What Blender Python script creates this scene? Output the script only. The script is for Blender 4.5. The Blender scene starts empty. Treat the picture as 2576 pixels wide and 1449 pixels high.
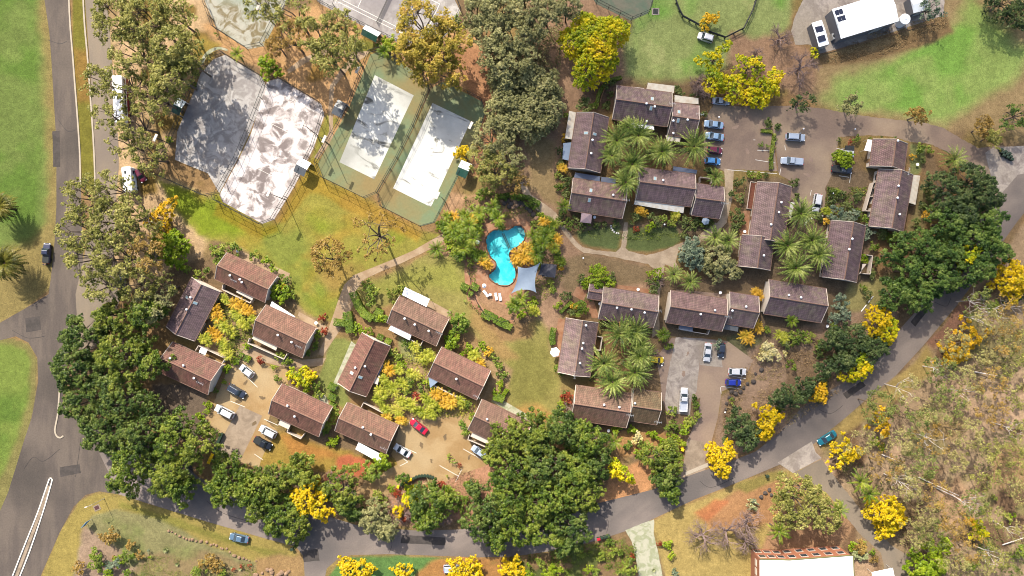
import bpy, math, random
import numpy as np
from mathutils import Vector, Matrix
from mathutils.geometry import tessellate_polygon
R = math.radians
random.seed(7)
sc = bpy.context.scene
COL = sc.collection

# ------------------------------------------------------------------ camera, sky, sun, exposure
ALT = 171.8                      # camera height over the ground, metres
cam_d = bpy.data.cameras.new("camera"); cam_d.lens = 24.01; cam_d.sensor_width = 36; cam_d.clip_end = 5000; cam_d.clip_start = 1
cam = bpy.data.objects.new("camera", cam_d); COL.objects.link(cam)
cam.location = (0, 0, ALT); cam.rotation_euler = (0, 0, 0); sc.camera = cam
SUN_EL = R(40.5)
SUN_DIR = Vector((.41 * math.cos(SUN_EL), -.912 * math.cos(SUN_EL), -math.sin(SUN_EL))).normalized()   # the way the light travels
w = bpy.data.worlds.new("World"); sc.world = w; w.use_nodes = True
nt = w.node_tree; sky = nt.nodes.new("ShaderNodeTexSky"); sky.sky_type = 'NISHITA'; sky.sun_disc = False
sky.sun_elevation = SUN_EL; sky.sun_rotation = math.atan2(-SUN_DIR.x, -SUN_DIR.y); sky.air_density = 1.0; sky.dust_density = 3.5; sky.ozone_density = .4
nt.links.new(sky.outputs[0], nt.nodes["Background"].inputs[0]); nt.nodes["Background"].inputs[1].default_value = .14
sun_d = bpy.data.lights.new("sun", 'SUN'); sun_d.energy = 4.8; sun_d.angle = R(.5); sun_d.color = (1, .925, .8)
sun = bpy.data.objects.new("sun", sun_d); COL.objects.link(sun); sun.rotation_euler = SUN_DIR.to_track_quat('-Z', 'Y').to_euler()
sun.location = (-60, 130, 300)
sc.view_settings.view_transform = 'Standard'; sc.view_settings.look = 'None'; sc.view_settings.gamma = 1; sc.view_settings.exposure = 1.05
sc.cycles.filter_width = 1.0; sc.cycles.max_bounces = 5; sc.cycles.diffuse_bounces = 2; sc.cycles.transparent_max_bounces = 12
sc.cycles.caustics_reflective = False; sc.cycles.caustics_refractive = False

# ------------------------------------------------------------------ small helpers
def W(u, v, h=0.0):
    """ground plan: survey units (0.1 m, origin top left of the estate) to metres, for a point standing h metres high"""
    k = .1 * (ALT - h) / ALT
    return ((u - 1288) * k, (724.5 - v) * k)
def W3(u, v, h=0.0):
    x, y = W(u, v, h); return Vector((x, y, h))
def lin(c):
    c /= 255.; return c / 12.92 if c <= .04045 else ((c + .055) / 1.055) ** 2.4
def S(r, g, b, k=3.0): return (min(lin(r) / k, .85), min(lin(g) / k, .85), min(lin(b) / k, .85))
def S2(r, g, b): return S(r, g, b, 1.35)

class MB:
    def __init__(s): s.v = []; s.f = []; s.m = []
    def add(s, vs, fs, mi=0):
        o = len(s.v); s.v.extend([tuple(p) for p in vs]); s.f.extend([tuple(i + o for i in f) for f in fs]); s.m.extend([mi] * len(fs)); return s
    def box(s, c, d, rz=0, mi=0, top=1.0):
        x, y, z = c; a, b, h = d[0] / 2, d[1] / 2, d[2]; cs, sn = math.cos(rz), math.sin(rz); vs = []
        for zz, k in ((0, 1), (h, top)):
            for px, py in ((-a, -b), (a, -b), (a, b), (-a, b)):
                px *= k; py *= k; vs.append((x + px * cs - py * sn, y + px * sn + py * cs, z + zz))
        return s.add(vs, [(3, 2, 1, 0), (4, 5, 6, 7), (0, 1, 5, 4), (1, 2, 6, 5), (2, 3, 7, 6), (3, 0, 4, 7)], mi)
    def tube(s, p0, p1, r0, r1=None, n=6, mi=0, cap=True):
        r1 = r0 if r1 is None else r1; p0 = Vector(p0); p1 = Vector(p1); d = (p1 - p0)
        if d.length < 1e-6: return s
        q = d.to_track_quat('Z', 'Y'); vs = []
        for p, r in ((p0, r0), (p1, r1)):
            for i in range(n):
                a = 2 * math.pi * i / n; vs.append(p + q @ Vector((r * math.cos(a), r * math.sin(a), 0)))
        fs = [(i, (i + 1) % n, n + (i + 1) % n, n + i) for i in range(n)]
        if cap: fs += [tuple(range(n - 1, -1, -1)), tuple(range(n, 2 * n))]
        return s.add(vs, fs, mi)
    def prism(s, pts, z0, z1, mi=0, top_only=False):
        n = len(pts); A = sum(pts[i][0] * pts[(i + 1) % n][1] - pts[(i + 1) % n][0] * pts[i][1] for i in range(n))
        if A < 0: pts = pts[::-1]
        vs = [(p[0], p[1], z1) for p in pts]; tris = tessellate_polygon([[Vector(p) for p in vs]])
        fs = []
        for t in tris:
            a, b, c = [vs[i] for i in t]
            fs.append(t if (b[0] - a[0]) * (c[1] - a[1]) - (c[0] - a[0]) * (b[1] - a[1]) > 0 else t[::-1])
        if not top_only:
            vs += [(p[0], p[1], z0) for p in pts]; fs += [(i, n + i, n + (i + 1) % n, (i + 1) % n) for i in range(n)]
        return s.add(vs, fs, mi)
    def loft(s, rings, mi=0, cap=True):
        n = len(rings[0]); vs = [p for r in rings for p in r]; fs = []
        for k in range(len(rings) - 1):
            for i in range(n):
                j = (i + 1) % n; fs.append((k * n + i, k * n + j, (k + 1) * n + j, (k + 1) * n + i))
        if cap: fs += [tuple(range(n - 1, -1, -1)), tuple(range((len(rings) - 1) * n, len(rings) * n))]
        return s.add(vs, fs, mi)
    def mesh(s, name, mats, smooth=False):
        me = bpy.data.meshes.new(name); me.from_pydata(s.v, [], s.f)
        for m in (mats if isinstance(mats, (list, tuple)) else [mats]): me.materials.append(m)
        if any(s.m): me.polygons.foreach_set("material_index", s.m)
        if smooth: me.polygons.foreach_set("use_smooth", [True] * len(me.polygons))
        me.update(); return me
    def obj(s, name, mats, parent=None, smooth=False):
        return link(name, s.mesh(name, mats, smooth), parent)
def link(name, me, parent=None):
    o = bpy.data.objects.new(name, me); COL.objects.link(o)
    if parent: o.parent = parent
    return o
def empty(name, loc, rz=0):
    o = bpy.data.objects.new(name, None); COL.objects.link(o); o.location = loc; o.rotation_euler = (0, 0, rz); o.empty_display_size = .5; return o
def tag(o, label, cat, group=None):
    o["label"] = label; o["category"] = cat
    if group: o["group"] = group
    LABELS.add(label); return o
LABELS = set()
def struct(o, label=None):
    o["kind"] = "structure"
    if label: o["label"] = label
    return o
def copy_thing(root, loc, rz, scale=None):
    r = root.copy(); COL.objects.link(r); r.location = loc; r.rotation_euler = (0, 0, rz)
    if scale: r.scale = (scale,) * 3
    for ch in root.children:
        c = ch.copy(); COL.objects.link(c); c.parent = r
        for g in ch.children:
            d = g.copy(); COL.objects.link(d); d.parent = c
    return r

# ------------------------------------------------------------------ landmarks used to word the labels
LM = [(1262, 610, "the blue swimming pool"), (1324, 705, "the grey shade sail"), (1655, 903, "the yellow car"), (1053, 1073, "the red sedan"), (2081, 1102, "the teal sedan"),
      (324, 452, "the white motorhome"), (117, 637, "the navy ute"), (295, 245, "the long coach"), (2180, 45, "the big white shed"), (2020, 1425, "the orange brick building"),
      (1495, 110, "the broad yellow tree"), (2272, 52, "the round water tank"), (2525, 390, "the block of nine bins"), (600, 330, "the tree shaded grey court"), (700, 420, "the bright grey court"),
      (940, 310, "the first green court"), (1090, 400, "the second green court"), (985, 45, "the lined grey court"), (190, 1130, "the road junction"), (1396, 886, "the white patio umbrella"),
      (1845, 962, "the blue hatchback"), (1720, 1005, "the white flatbed ute"), (1735, 1140, "the concrete driveway mouth"), (1080, 1200, "the curved row of bins"), (885, 1175, "the red soil patch"),
      (110, 1290, "the white kerbed median"), (601, 1354, "the pale blue sedan"), (1775, 94, "the white four wheel drive on grass"), (2001, 345, "the silver wagon"), (2118, 426, "the dark ute with canopy"),
      (1993, 405, "the silver twin cab"), (2055, 510, "the white wagon by the palms"), (226, 1318, "the estate sign board"), (1625, 1380, "the pale concrete drive"), (2030, 1145, "the grey driveway apron"),
      (2290, 1400, "the lime green tree"), (592, 1070, "the sloping concrete bay"), (715, 830, "the cottage with white lean-to"), (622, 690, "the cottage on the lawn edge"), (915, 915, "the crosswise cottage"),
      (1055, 805, "the cottage with two white awnings"), (1158, 940, "the cottage by the curved garden"), (757, 1030, "the cottage above the carport row"), (923, 1085, "the cottage above the red soil"), (495, 925, "the cottage beside the fig grove"),
      (1255, 1065, "the cottage half under figs"), (1618, 260, "the long villa by the fenced lawn"), (1480, 355, "the villa with striped pergola"), (1507, 490, "the villa with purple umbrella"), (1680, 470, "the villa with cream pergola"),
      (1780, 505, "the small villa by the steps"), (1940, 530, "the villa with wooden deck"), (2232, 390, "the villa by the car park end"), (2245, 505, "the villa with white side pergola"), (2125, 635, "the villa beside the stone arc"),
      (1570, 765, "the villa above the tall palms"), (1750, 780, "the white gabled villa"), (2000, 755, "the villa at the row end"), (1455, 880, "the villa beside the umbrella"), (1512, 1020, "the villa below the palms"),
      (1525, 655, "the dry oval lawn"), (1570, 600, "the short brick path"), (1890, 340, "the gravel car park"), (2430, 580, "the right hand fig grove"), (1650, 40, "the fenced green lawn"),
      (2250, 200, "the wide open lawn"), (960, 560, "the almost bare gum"), (800, 345, "the twin floodlights"), (780, 650, "the lone brown gum"), (60, 200, "the roadside lawn"), (40, 1000, "the lower traffic lawn"),
      (2330, 1200, "the leaning white trunks"), (2060, 1310, "the bare branched tree by the brick building"), (480, 1400, "the rockery bank"), (1000, 1425, "the green verge"), (1780, 886, "the white sedan on concrete"),
      (2170, 860, "the dark hillside fig"), (2400, 1040, "the dry bushland"), (1290, 515, "the boulder waterfall"), (1130, 1155, "the island bed of the car park"), (1210, 1130, "the half hidden car"), (850, 274, "the small grey shelter")]
USED = set()
def direction(du, dv):
    a = math.degrees(math.atan2(dv, du)) % 360; k = int((a + 22.5) // 45) % 8
    return ["right of", "lower right of", "below", "lower left of", "left of", "upper left of", "above", "upper right of"][k]
def auto(look, u, v):
    c = sorted(LM, key=lambda m: (m[0] - u) ** 2 + (m[1] - v) ** 2)
    c = [m for m in c if (m[0] - u) ** 2 + (m[1] - v) ** 2 > 9][:9]
    for i in range(0, 9):
        for j in range(-1, i):
            m = c[i]; n = len(look.split())
            if j == -1:
                t = f"{look} {direction(u - m[0], v - m[1])} {m[2]}"
            else:
                t = f"{look} between {m[2]} and {c[j][2]}"
            if len(t.split()) <= 16 and t not in USED:
                USED.add(t); return t
    for w_ in ("a little farther ", "well away "):
        for m in c:
            t = f"{look} {w_}{direction(u - m[0], v - m[1])} {m[2]}"
            if len(t.split()) <= 16 and t not in USED: USED.add(t); return t
    return look + " " + c[0][2]

# ------------------------------------------------------------------ materials
def mat(name, color, rough=.8, metal=0, spec=.3, noise=None, amt=.25, bump=0, bscale=20, coat=0):
    m = bpy.data.materials.new(name); m.use_nodes = True; t = m.node_tree; b = t.nodes["Principled BSDF"]
    b.inputs["Base Color"].default_value = (*color, 1); b.inputs["Roughness"].default_value = rough; b.inputs["Metallic"].default_value = metal
    b.inputs["Specular IOR Level"].default_value = spec; b.inputs["Coat Weight"].default_value = coat
    if noise:
        g = t.nodes.new("ShaderNodeNewGeometry"); n = t.nodes.new("ShaderNodeTexNoise"); n.inputs["Scale"].default_value = noise; n.inputs["Detail"].default_value = 6; n.inputs["Roughness"].default_value = .65
        t.links.new(g.outputs["Position"], n.inputs["Vector"])
        mr = t.nodes.new("ShaderNodeMapRange"); mr.inputs[1].default_value = .3; mr.inputs[2].default_value = .7; mr.inputs[3].default_value = 1 - amt; mr.inputs[4].default_value = 1 + amt
        t.links.new(n.outputs[0], mr.inputs[0])
        mx = t.nodes.new("ShaderNodeVectorMath"); mx.operation = 'SCALE'; mx.inputs[0].default_value = color; t.links.new(mr.outputs[0], mx.inputs["Scale"]); t.links.new(mx.outputs[0], b.inputs["Base Color"])
    if bump:
        g2 = t.nodes.new("ShaderNodeNewGeometry"); n2 = t.nodes.new("ShaderNodeTexNoise"); n2.inputs["Scale"].default_value = bscale; n2.inputs["Detail"].default_value = 3; t.links.new(g2.outputs["Position"], n2.inputs["Vector"])
        bp = t.nodes.new("ShaderNodeBump"); bp.inputs["Strength"].default_value = bump; bp.inputs["Distance"].default_value = .1; t.links.new(n2.outputs[0], bp.inputs["Height"]); t.links.new(bp.outputs[0], b.inputs["Normal"])
    return m
def two_tone(name, ca, cb, scale, lo=.4, hi=.6, fine=3.0, famt=.2, rough=.9, stretch=(1, 1, 1), rz=0, cc=None, cscale=.05, dist=0, spec=.15, bump=.15):
    """two real surface colours in noise shaped patches with fine grain; optional third at a larger scale"""
    m = bpy.data.materials.new(name); m.use_nodes = True; t = m.node_tree; b = t.nodes["Principled BSDF"]; b.inputs["Roughness"].default_value = rough; b.inputs["Specular IOR Level"].default_value = spec
    g = t.nodes.new("ShaderNodeNewGeometry"); mp = t.nodes.new("ShaderNodeMapping"); mp.vector_type = 'TEXTURE'; mp.inputs["Scale"].default_value = stretch; mp.inputs["Rotation"].default_value = (0, 0, rz); t.links.new(g.outputs["Position"], mp.inputs[0])
    n = t.nodes.new("ShaderNodeTexNoise"); n.inputs["Scale"].default_value = scale; n.inputs["Detail"].default_value = 7; n.inputs["Roughness"].default_value = .6; n.inputs["Distortion"].default_value = dist; t.links.new(mp.outputs[0], n.inputs["Vector"])
    r = t.nodes.new("ShaderNodeMapRange"); r.interpolation_type = 'SMOOTHSTEP'; r.inputs[1].default_value = lo; r.inputs[2].default_value = hi; t.links.new(n.outputs[0], r.inputs[0])
    mx = t.nodes.new("ShaderNodeMix"); mx.data_type = 'RGBA'; mx.inputs[6].default_value = (*ca, 1); mx.inputs[7].default_value = (*cb, 1); t.links.new(r.outputs[0], mx.inputs[0]); out = mx.outputs[2]
    if cc:
        n3 = t.nodes.new("ShaderNodeTexNoise"); n3.inputs["Scale"].default_value = cscale; n3.inputs["Detail"].default_value = 4; t.links.new(g.outputs["Position"], n3.inputs["Vector"])
        r3 = t.nodes.new("ShaderNodeMapRange"); r3.inputs[1].default_value = .45; r3.inputs[2].default_value = .65; t.links.new(n3.outputs[0], r3.inputs[0])
        m3 = t.nodes.new("ShaderNodeMix"); m3.data_type = 'RGBA'; m3.inputs[7].default_value = (*cc, 1); t.links.new(out, m3.inputs[6]); t.links.new(r3.outputs[0], m3.inputs[0]); out = m3.outputs[2]
    f = t.nodes.new("ShaderNodeTexNoise"); f.inputs["Scale"].default_value = fine; f.inputs["Detail"].default_value = 5; f.inputs["Roughness"].default_value = .75; t.links.new(g.outputs["Position"], f.inputs["Vector"])
    fr = t.nodes.new("ShaderNodeMapRange"); fr.inputs[1].default_value = .3; fr.inputs[2].default_value = .7; fr.inputs[3].default_value = 1 - famt; fr.inputs[4].default_value = 1 + famt; t.links.new(f.outputs[0], fr.inputs[0])
    sc_ = t.nodes.new("ShaderNodeVectorMath"); sc_.operation = 'SCALE'; t.links.new(out, sc_.inputs[0]); t.links.new(fr.outputs[0], sc_.inputs["Scale"]); t.links.new(sc_.outputs[0], b.inputs["Base Color"])
    if bump:
        bp = t.nodes.new("ShaderNodeBump"); bp.inputs["Strength"].default_value = bump; bp.inputs["Distance"].default_value = .15; t.links.new(f.outputs[0], bp.inputs["Height"]); t.links.new(bp.outputs[0], b.inputs["Normal"])
    return m
def leaf_mat(name, cols, scale=.35, trans=.22, k=2.3, lo=.32, hi=.68):
    """foliage: colour from a ramp driven by clump-sized noise plus a per-leaf random"""
    m = bpy.data.materials.new(name); m.use_nodes = True; t = m.node_tree; t.nodes.remove(t.nodes["Principled BSDF"]); out = t.nodes["Material Output"]
    g = t.nodes.new("ShaderNodeNewGeometry"); n = t.nodes.new("ShaderNodeTexNoise"); n.inputs["Scale"].default_value = scale; n.inputs["Detail"].default_value = 3; t.links.new(g.outputs["Position"], n.inputs["Vector"])
    mr = t.nodes.new("ShaderNodeMapRange"); mr.inputs[1].default_value = lo; mr.inputs[2].default_value = hi; t.links.new(n.outputs[0], mr.inputs[0])
    a = t.nodes.new("ShaderNodeMath"); a.operation = 'MULTIPLY_ADD'; a.inputs[1].default_value = .5; t.links.new(g.outputs["Random Per Island"], a.inputs[0])
    h = t.nodes.new("ShaderNodeMath"); h.operation = 'MULTIPLY_ADD'; h.inputs[1].default_value = .75; h.inputs[2].default_value = -.12; t.links.new(mr.outputs[0], h.inputs[0]); t.links.new(h.outputs[0], a.inputs[2])
    rp = t.nodes.new("ShaderNodeValToRGB"); e = rp.color_ramp.elements
    for i, c in enumerate(cols):
        p = i / (len(cols) - 1)
        el = e[0] if i == 0 else (e[-1] if i == len(cols) - 1 else e.new(p))
        el.position = p; el.color = (*S(*c, k), 1)
    t.links.new(a.outputs[0], rp.inputs[0])
    d = t.nodes.new("ShaderNodeBsdfDiffuse"); tr = t.nodes.new("ShaderNodeBsdfTranslucent"); gl = t.nodes.new("ShaderNodeBsdfGlossy"); gl.inputs["Roughness"].default_value = .45; gl.inputs["Color"].default_value = (.5, .5, .5, 1)
    t.links.new(rp.outputs[0], d.inputs[0]); t.links.new(rp.outputs[0], tr.inputs[0])
    x = t.nodes.new("ShaderNodeMixShader"); x.inputs[0].default_value = trans; t.links.new(d.outputs[0], x.inputs[1]); t.links.new(tr.outputs[0], x.inputs[2])
    y = t.nodes.new("ShaderNodeMixShader"); y.inputs[0].default_value = .025; t.links.new(x.outputs[0], y.inputs[1]); t.links.new(gl.outputs[0], y.inputs[2]); t.links.new(y.outputs[0], out.inputs[0])
    return m
def roof_mat(name, c, k=5.0, age=None):
    k *= .78
    age = random.uniform(.15, .75) if age is None else age
    """concrete tiles laid in courses, ridge along local x, with lichen"""
    m = bpy.data.materials.new(name); m.use_nodes = True; t = m.node_tree; b = t.nodes["Principled BSDF"]; b.inputs["Roughness"].default_value = .75; b.inputs["Specular IOR Level"].default_value = .25
    tc = t.nodes.new("ShaderNodeTexCoord"); br = t.nodes.new("ShaderNodeTexBrick"); br.inputs["Scale"].default_value = 1; br.inputs["Brick Width"].default_value = .5; br.inputs["Row Height"].default_value = .4; br.inputs["Mortar Size"].default_value = .05
    br.inputs["Mortar Smooth"].default_value = .5; br.offset = .5
    base = S(*c, k)
    br.inputs["Color1"].default_value = (*[x * 1.07 for x in base], 1); br.inputs["Color2"].default_value = (*[x * .92 for x in base], 1); br.inputs["Mortar"].default_value = (*[x * .5 for x in base], 1)
    t.links.new(tc.outputs["Object"], br.inputs["Vector"])
    g = t.nodes.new("ShaderNodeNewGeometry"); n = t.nodes.new("ShaderNodeTexNoise"); n.inputs["Scale"].default_value = .5; n.inputs["Detail"].default_value = 6; n.inputs["Roughness"].default_value = .7; t.links.new(g.outputs["Position"], n.inputs["Vector"])
    mr = t.nodes.new("ShaderNodeMapRange"); mr.inputs[1].default_value = .3; mr.inputs[2].default_value = .72; mr.inputs[3].default_value = .78; mr.inputs[4].default_value = 1.25; t.links.new(n.outputs[0], mr.inputs[0])
    v = t.nodes.new("ShaderNodeVectorMath"); v.operation = 'SCALE'; t.links.new(br.outputs[0], v.inputs[0]); t.links.new(mr.outputs[0], v.inputs["Scale"])
    l = t.nodes.new("ShaderNodeMix"); l.data_type = 'RGBA'; l.inputs[7].default_value = (*S(165, 160, 120, k), 1); t.links.new(v.outputs[0], l.inputs[6])
    n2 = t.nodes.new("ShaderNodeTexNoise"); n2.inputs["Scale"].default_value = .35; n2.inputs["Detail"].default_value = 8; n2.inputs["Roughness"].default_value = .8; t.links.new(g.outputs["Position"], n2.inputs["Vector"])
    m2 = t.nodes.new("ShaderNodeMapRange"); m2.inputs[1].default_value = .46; m2.inputs[2].default_value = .72; m2.inputs[4].default_value = age; t.links.new(n2.outputs[0], m2.inputs[0]); t.links.new(m2.outputs[0], l.inputs[0])
    mp = t.nodes.new("ShaderNodeMapping"); mp.inputs["Scale"].default_value = (2.2, .25, 1); t.links.new(tc.outputs["Object"], mp.inputs[0]); n4 = t.nodes.new("ShaderNodeTexNoise"); n4.inputs["Scale"].default_value = 1; n4.inputs["Detail"].default_value = 5; t.links.new(mp.outputs[0], n4.inputs["Vector"])
    r4 = t.nodes.new("ShaderNodeMapRange"); r4.inputs[1].default_value = .35; r4.inputs[2].default_value = .65; r4.inputs[3].default_value = .72; r4.inputs[4].default_value = 1.15; t.links.new(n4.outputs[0], r4.inputs[0]); v4 = t.nodes.new("ShaderNodeVectorMath"); v4.operation = 'SCALE'; t.links.new(l.outputs[2], v4.inputs[0]); t.links.new(r4.outputs[0], v4.inputs["Scale"])
    t.links.new(v4.outputs[0], b.inputs["Base Color"])
    bp = t.nodes.new("ShaderNodeBump"); bp.inputs["Strength"].default_value = .6; bp.inputs["Distance"].default_value = .04; t.links.new(br.outputs["Fac"], bp.inputs["Height"]); bp.invert = True; t.links.new(bp.outputs[0], b.inputs["Normal"])
    return m
def ribbed(name, color, rough=.35, metal=0, pitch=2.2, amt=.35, rust=None):
    """corrugated or boarded sheet: ribs across local x"""
    m = bpy.data.materials.new(name); m.use_nodes = True; t = m.node_tree; b = t.nodes["Principled BSDF"]; b.inputs["Roughness"].default_value = rough; b.inputs["Metallic"].default_value = metal
    tc = t.nodes.new("ShaderNodeTexCoord"); wv = t.nodes.new("ShaderNodeTexWave"); wv.bands_direction = 'X'; wv.inputs["Scale"].default_value = pitch; t.links.new(tc.outputs["Object"], wv.inputs["Vector"])
    mr = t.nodes.new("ShaderNodeMapRange"); mr.inputs[3].default_value = 1 - amt; mr.inputs[4].default_value = 1; t.links.new(wv.outputs[1], mr.inputs[0])
    v = t.nodes.new("ShaderNodeVectorMath"); v.operation = 'SCALE'; v.inputs[0].default_value = color; t.links.new(mr.outputs[0], v.inputs["Scale"])
    n = t.nodes.new("ShaderNodeTexNoise"); n.inputs["Scale"].default_value = .9; n.inputs["Detail"].default_value = 6; t.links.new(tc.outputs["Object"], n.inputs["Vector"])
    m2 = t.nodes.new("ShaderNodeMapRange"); m2.inputs[1].default_value = .45; m2.inputs[2].default_value = .75; m2.inputs[4].default_value = .5 if rust else .12; t.links.new(n.outputs[0], m2.inputs[0])
    x = t.nodes.new("ShaderNodeMix"); x.data_type = 'RGBA'; x.inputs[7].default_value = (*(rust or (.25, .24, .22)), 1); t.links.new(v.outputs[0], x.inputs[6]); t.links.new(m2.outputs[0], x.inputs[0]); t.links.new(x.outputs[2], b.inputs["Base Color"])
    bp = t.nodes.new("ShaderNodeBump"); bp.inputs["Strength"].default_value = .4; bp.inputs["Distance"].default_value = .04; t.links.new(wv.outputs[1], bp.inputs["Height"]); t.links.new(bp.outputs[0], b.inputs["Normal"])
    return m
M = {}
M['asphalt'] = two_tone("asphalt", S(126, 115, 108), S(144, 131, 120), .3, .4, .6, 2.5, .16, cc=S(108, 100, 94), stretch=(1, 5, 1), rz=0)
M['asphalt_e'] = two_tone("asphalt_east", S(170, 156, 148), S(194, 178, 166), .12, .35, .65, 3, .12, cc=S(138, 130, 126), stretch=(5, 1, 1), rz=R(35), dist=.5)
M['lane'] = two_tone("worn_lane", S(172, 158, 140), S(188, 170, 148), .3, .3, .7, 3, .1, cc=S(165, 150, 138), stretch=(1, 4, 1))
M['sand'] = two_tone("gravelled_asphalt", S(226, 192, 140), S(204, 166, 114), .16, .35, .65, 3, .14, cc=S(232, 206, 160), dist=.4)
M['parkgrey'] = two_tone("worn_car_park", S2(132, 114, 100), S2(116, 100, 90), .12, .35, .65, 2.4, .12, cc=S2(150, 132, 112), cscale=.07, dist=.5)
M['parkwarm'] = two_tone("worn_drive", S2(142, 122, 108), S2(124, 106, 98), .15, .35, .65, 2.4, .12, cc=S2(154, 134, 114), dist=.5)
M['concrete'] = two_tone("weathered_concrete", S(212, 190, 165), S(180, 160, 138), .3, .35, .65, 2, .13, dist=1)
M['concrete2'] = two_tone("stained_concrete", S2(165, 155, 145), S2(130, 120, 114), .25, .4, .62, 1.6, .2, cc=S2(150, 140, 126), dist=1.5)
M['concrete3'] = two_tone("mossy_concrete", S(235, 232, 205), S(200, 205, 165), .5, .42, .58, 2, .1, dist=1.2)
M['path'] = two_tone("pale_path", S(232, 203, 168), S(208, 176, 140), .4, .35, .65, 3, .1)
M['path2'] = two_tone("block_path", S2(176, 158, 134), S2(152, 134, 112), .4, .35, .65, 3, .14)
M['terracotta'] = two_tone("terracotta_paving", S(226, 176, 140), S(206, 148, 112), .6, .35, .65, 4, .14)
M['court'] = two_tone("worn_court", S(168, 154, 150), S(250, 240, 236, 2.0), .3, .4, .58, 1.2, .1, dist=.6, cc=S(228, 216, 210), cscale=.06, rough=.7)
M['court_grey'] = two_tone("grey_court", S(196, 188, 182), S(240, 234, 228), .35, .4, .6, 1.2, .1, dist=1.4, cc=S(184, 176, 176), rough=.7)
M['court_old'] = two_tone("peeling_court", S(225, 222, 205), S(165, 150, 115), .3, .42, .6, 1.2, .12, dist=1.6, cc=S(190, 200, 180), cscale=.08)
M['green'] = two_tone("green_court_surround", S(156, 178, 136), S(168, 172, 124), .18, .4, .62, 1.5, .1, cc=S(186, 164, 112), cscale=.07, dist=1)
M['green2'] = two_tone("dull_green_court", S2(88, 104, 88), S2(110, 108, 94), .15, .4, .62, 1.5, .12, dist=1)
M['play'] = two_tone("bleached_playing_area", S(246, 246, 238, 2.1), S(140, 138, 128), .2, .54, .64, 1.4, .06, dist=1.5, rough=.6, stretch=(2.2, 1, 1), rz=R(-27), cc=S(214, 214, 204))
M['kerb'] = mat("kerb_concrete", S(236, 220, 196), noise=3, amt=.12)
M['paint'] = mat("white_line_paint", S(240, 236, 226, 1.7), noise=2, amt=.15)
M['white'] = mat("white_sheet", (.8, .8, .8), .4)
M['render'] = mat("cream_render", S(232, 220, 206, 1.7), noise=.8, amt=.12)
M['brick_o'] = mat("orange_brick", S(206, 136, 104, 3.0), noise=4, amt=.15)
M['trim'] = mat("cream_trim", S(220, 205, 190, 1.7), .5)
M['ridge'] = mat("ridge_tile", S(176, 138, 118, 2.8), noise=3, amt=.25)
M['dark'] = mat("dark_metal", (.02, .022, .022), .5)
M['steel'] = mat("galvanised_steel", (.5, .52, .53), .35, .6)
M['glass'] = mat("window_glass", (.02, .03, .04), .08, 0, .9)
M['skyglass'] = mat("skylight_glass", (.22, .32, .36), .1, 0, .8)
M['tyre'] = mat("tyre_rubber", (.02, .02, .02), .8)
M['bark'] = mat("grey_bark", S(150, 132, 116), noise=2, amt=.3)
M['barkw'] = mat("white_bark", S(232, 222, 214, 1.9), noise=2, amt=.15)
M['barkt'] = mat("tan_bark", S(168, 144, 116), noise=2, amt=.25)
M['barkd'] = mat("dark_bark", S(92, 70, 58), noise=2, amt=.3)
M['twig'] = mat("bare_twig", S(186, 158, 150), noise=2, amt=.2)
M['wood'] = mat("weathered_timber", S(176, 140, 100), noise=3, amt=.25)
M['deck'] = mat("red_timber_deck", S2(110, 66, 50), noise=3, amt=.25)
M['solar'] = mat("solar_cell", (.012, .014, .03), .15, 0, .8)
M['lid'] = mat("bin_green", S(70, 92, 72), .45)
M['lidy'] = mat("bin_lid_yellow", S(250, 205, 30, 1.5), .4)
M['lidr'] = mat("bin_lid_red", S(220, 40, 60, 1.5), .4)
M['rock'] = mat("sandstone_rock", S(196, 160, 128), noise=1.5, amt=.35)
M['rockd'] = mat("basalt_rock", S(110, 100, 94), noise=1.5, amt=.35)
M['sail'] = mat("blue_grey_sail", S(150, 168, 190, 2.0), .7, noise=.5, amt=.08)
M['canvasd'] = mat("charcoal_canvas", S(84, 84, 94, 2.0), .8, noise=1, amt=.15)
M['canvasp'] = mat("mauve_canvas", S2(140, 122, 128), .8, noise=1, amt=.1)
M['tankm'] = ribbed("tank_steel", (.72, .74, .78), .4, .1, 3, .15)
M['shedroof'] = ribbed("white_steel_roof", (.8, .84, .86), .4, 0, 2.6, .1)
M['shedwall'] = ribbed("grey_steel_wall", S2(110, 112, 120), .5, 0, 2.6, .3)
M['shelter_g'] = ribbed("green_striped_sheet", S(60, 130, 105), .4, 0, 1.6, .75)
M['shelter_w'] = ribbed("pale_sheet", (.72, .78, .76), .35, 0, 1.6, .15)
M['shelter_z'] = ribbed("grey_sheet", S(140, 145, 150), .4, .1, 1.6, .35)
M['awn'] = ribbed("white_awning_sheet", (.84, .84, .84), .4, 0, 1.6, .06)
M['awn_c'] = ribbed("cream_awning_sheet", S2(222, 214, 196), .5, 0, 1.5, .55, rust=S2(160, 130, 100))
M['awn_b'] = ribbed("blue_grey_awning_sheet", S2(90, 100, 122), .4, 0, 2.4, .3)
M['awn_p'] = ribbed("stained_pergola_sheet", S2(206, 204, 196), .5, 0, 1.5, .2, rust=S2(170, 140, 90))
roofA = [roof_mat(f"red_tile_{i}", c) for i, c in enumerate([(216, 158, 138), (208, 150, 134), (214, 156, 132), (204, 154, 132)])]
roofB = [roof_mat(f"brown_tile_{i}", c, 2.2) for i, c in enumerate([(150, 122, 114), (138, 112, 110), (156, 128, 118), (144, 118, 112)])]

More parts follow.
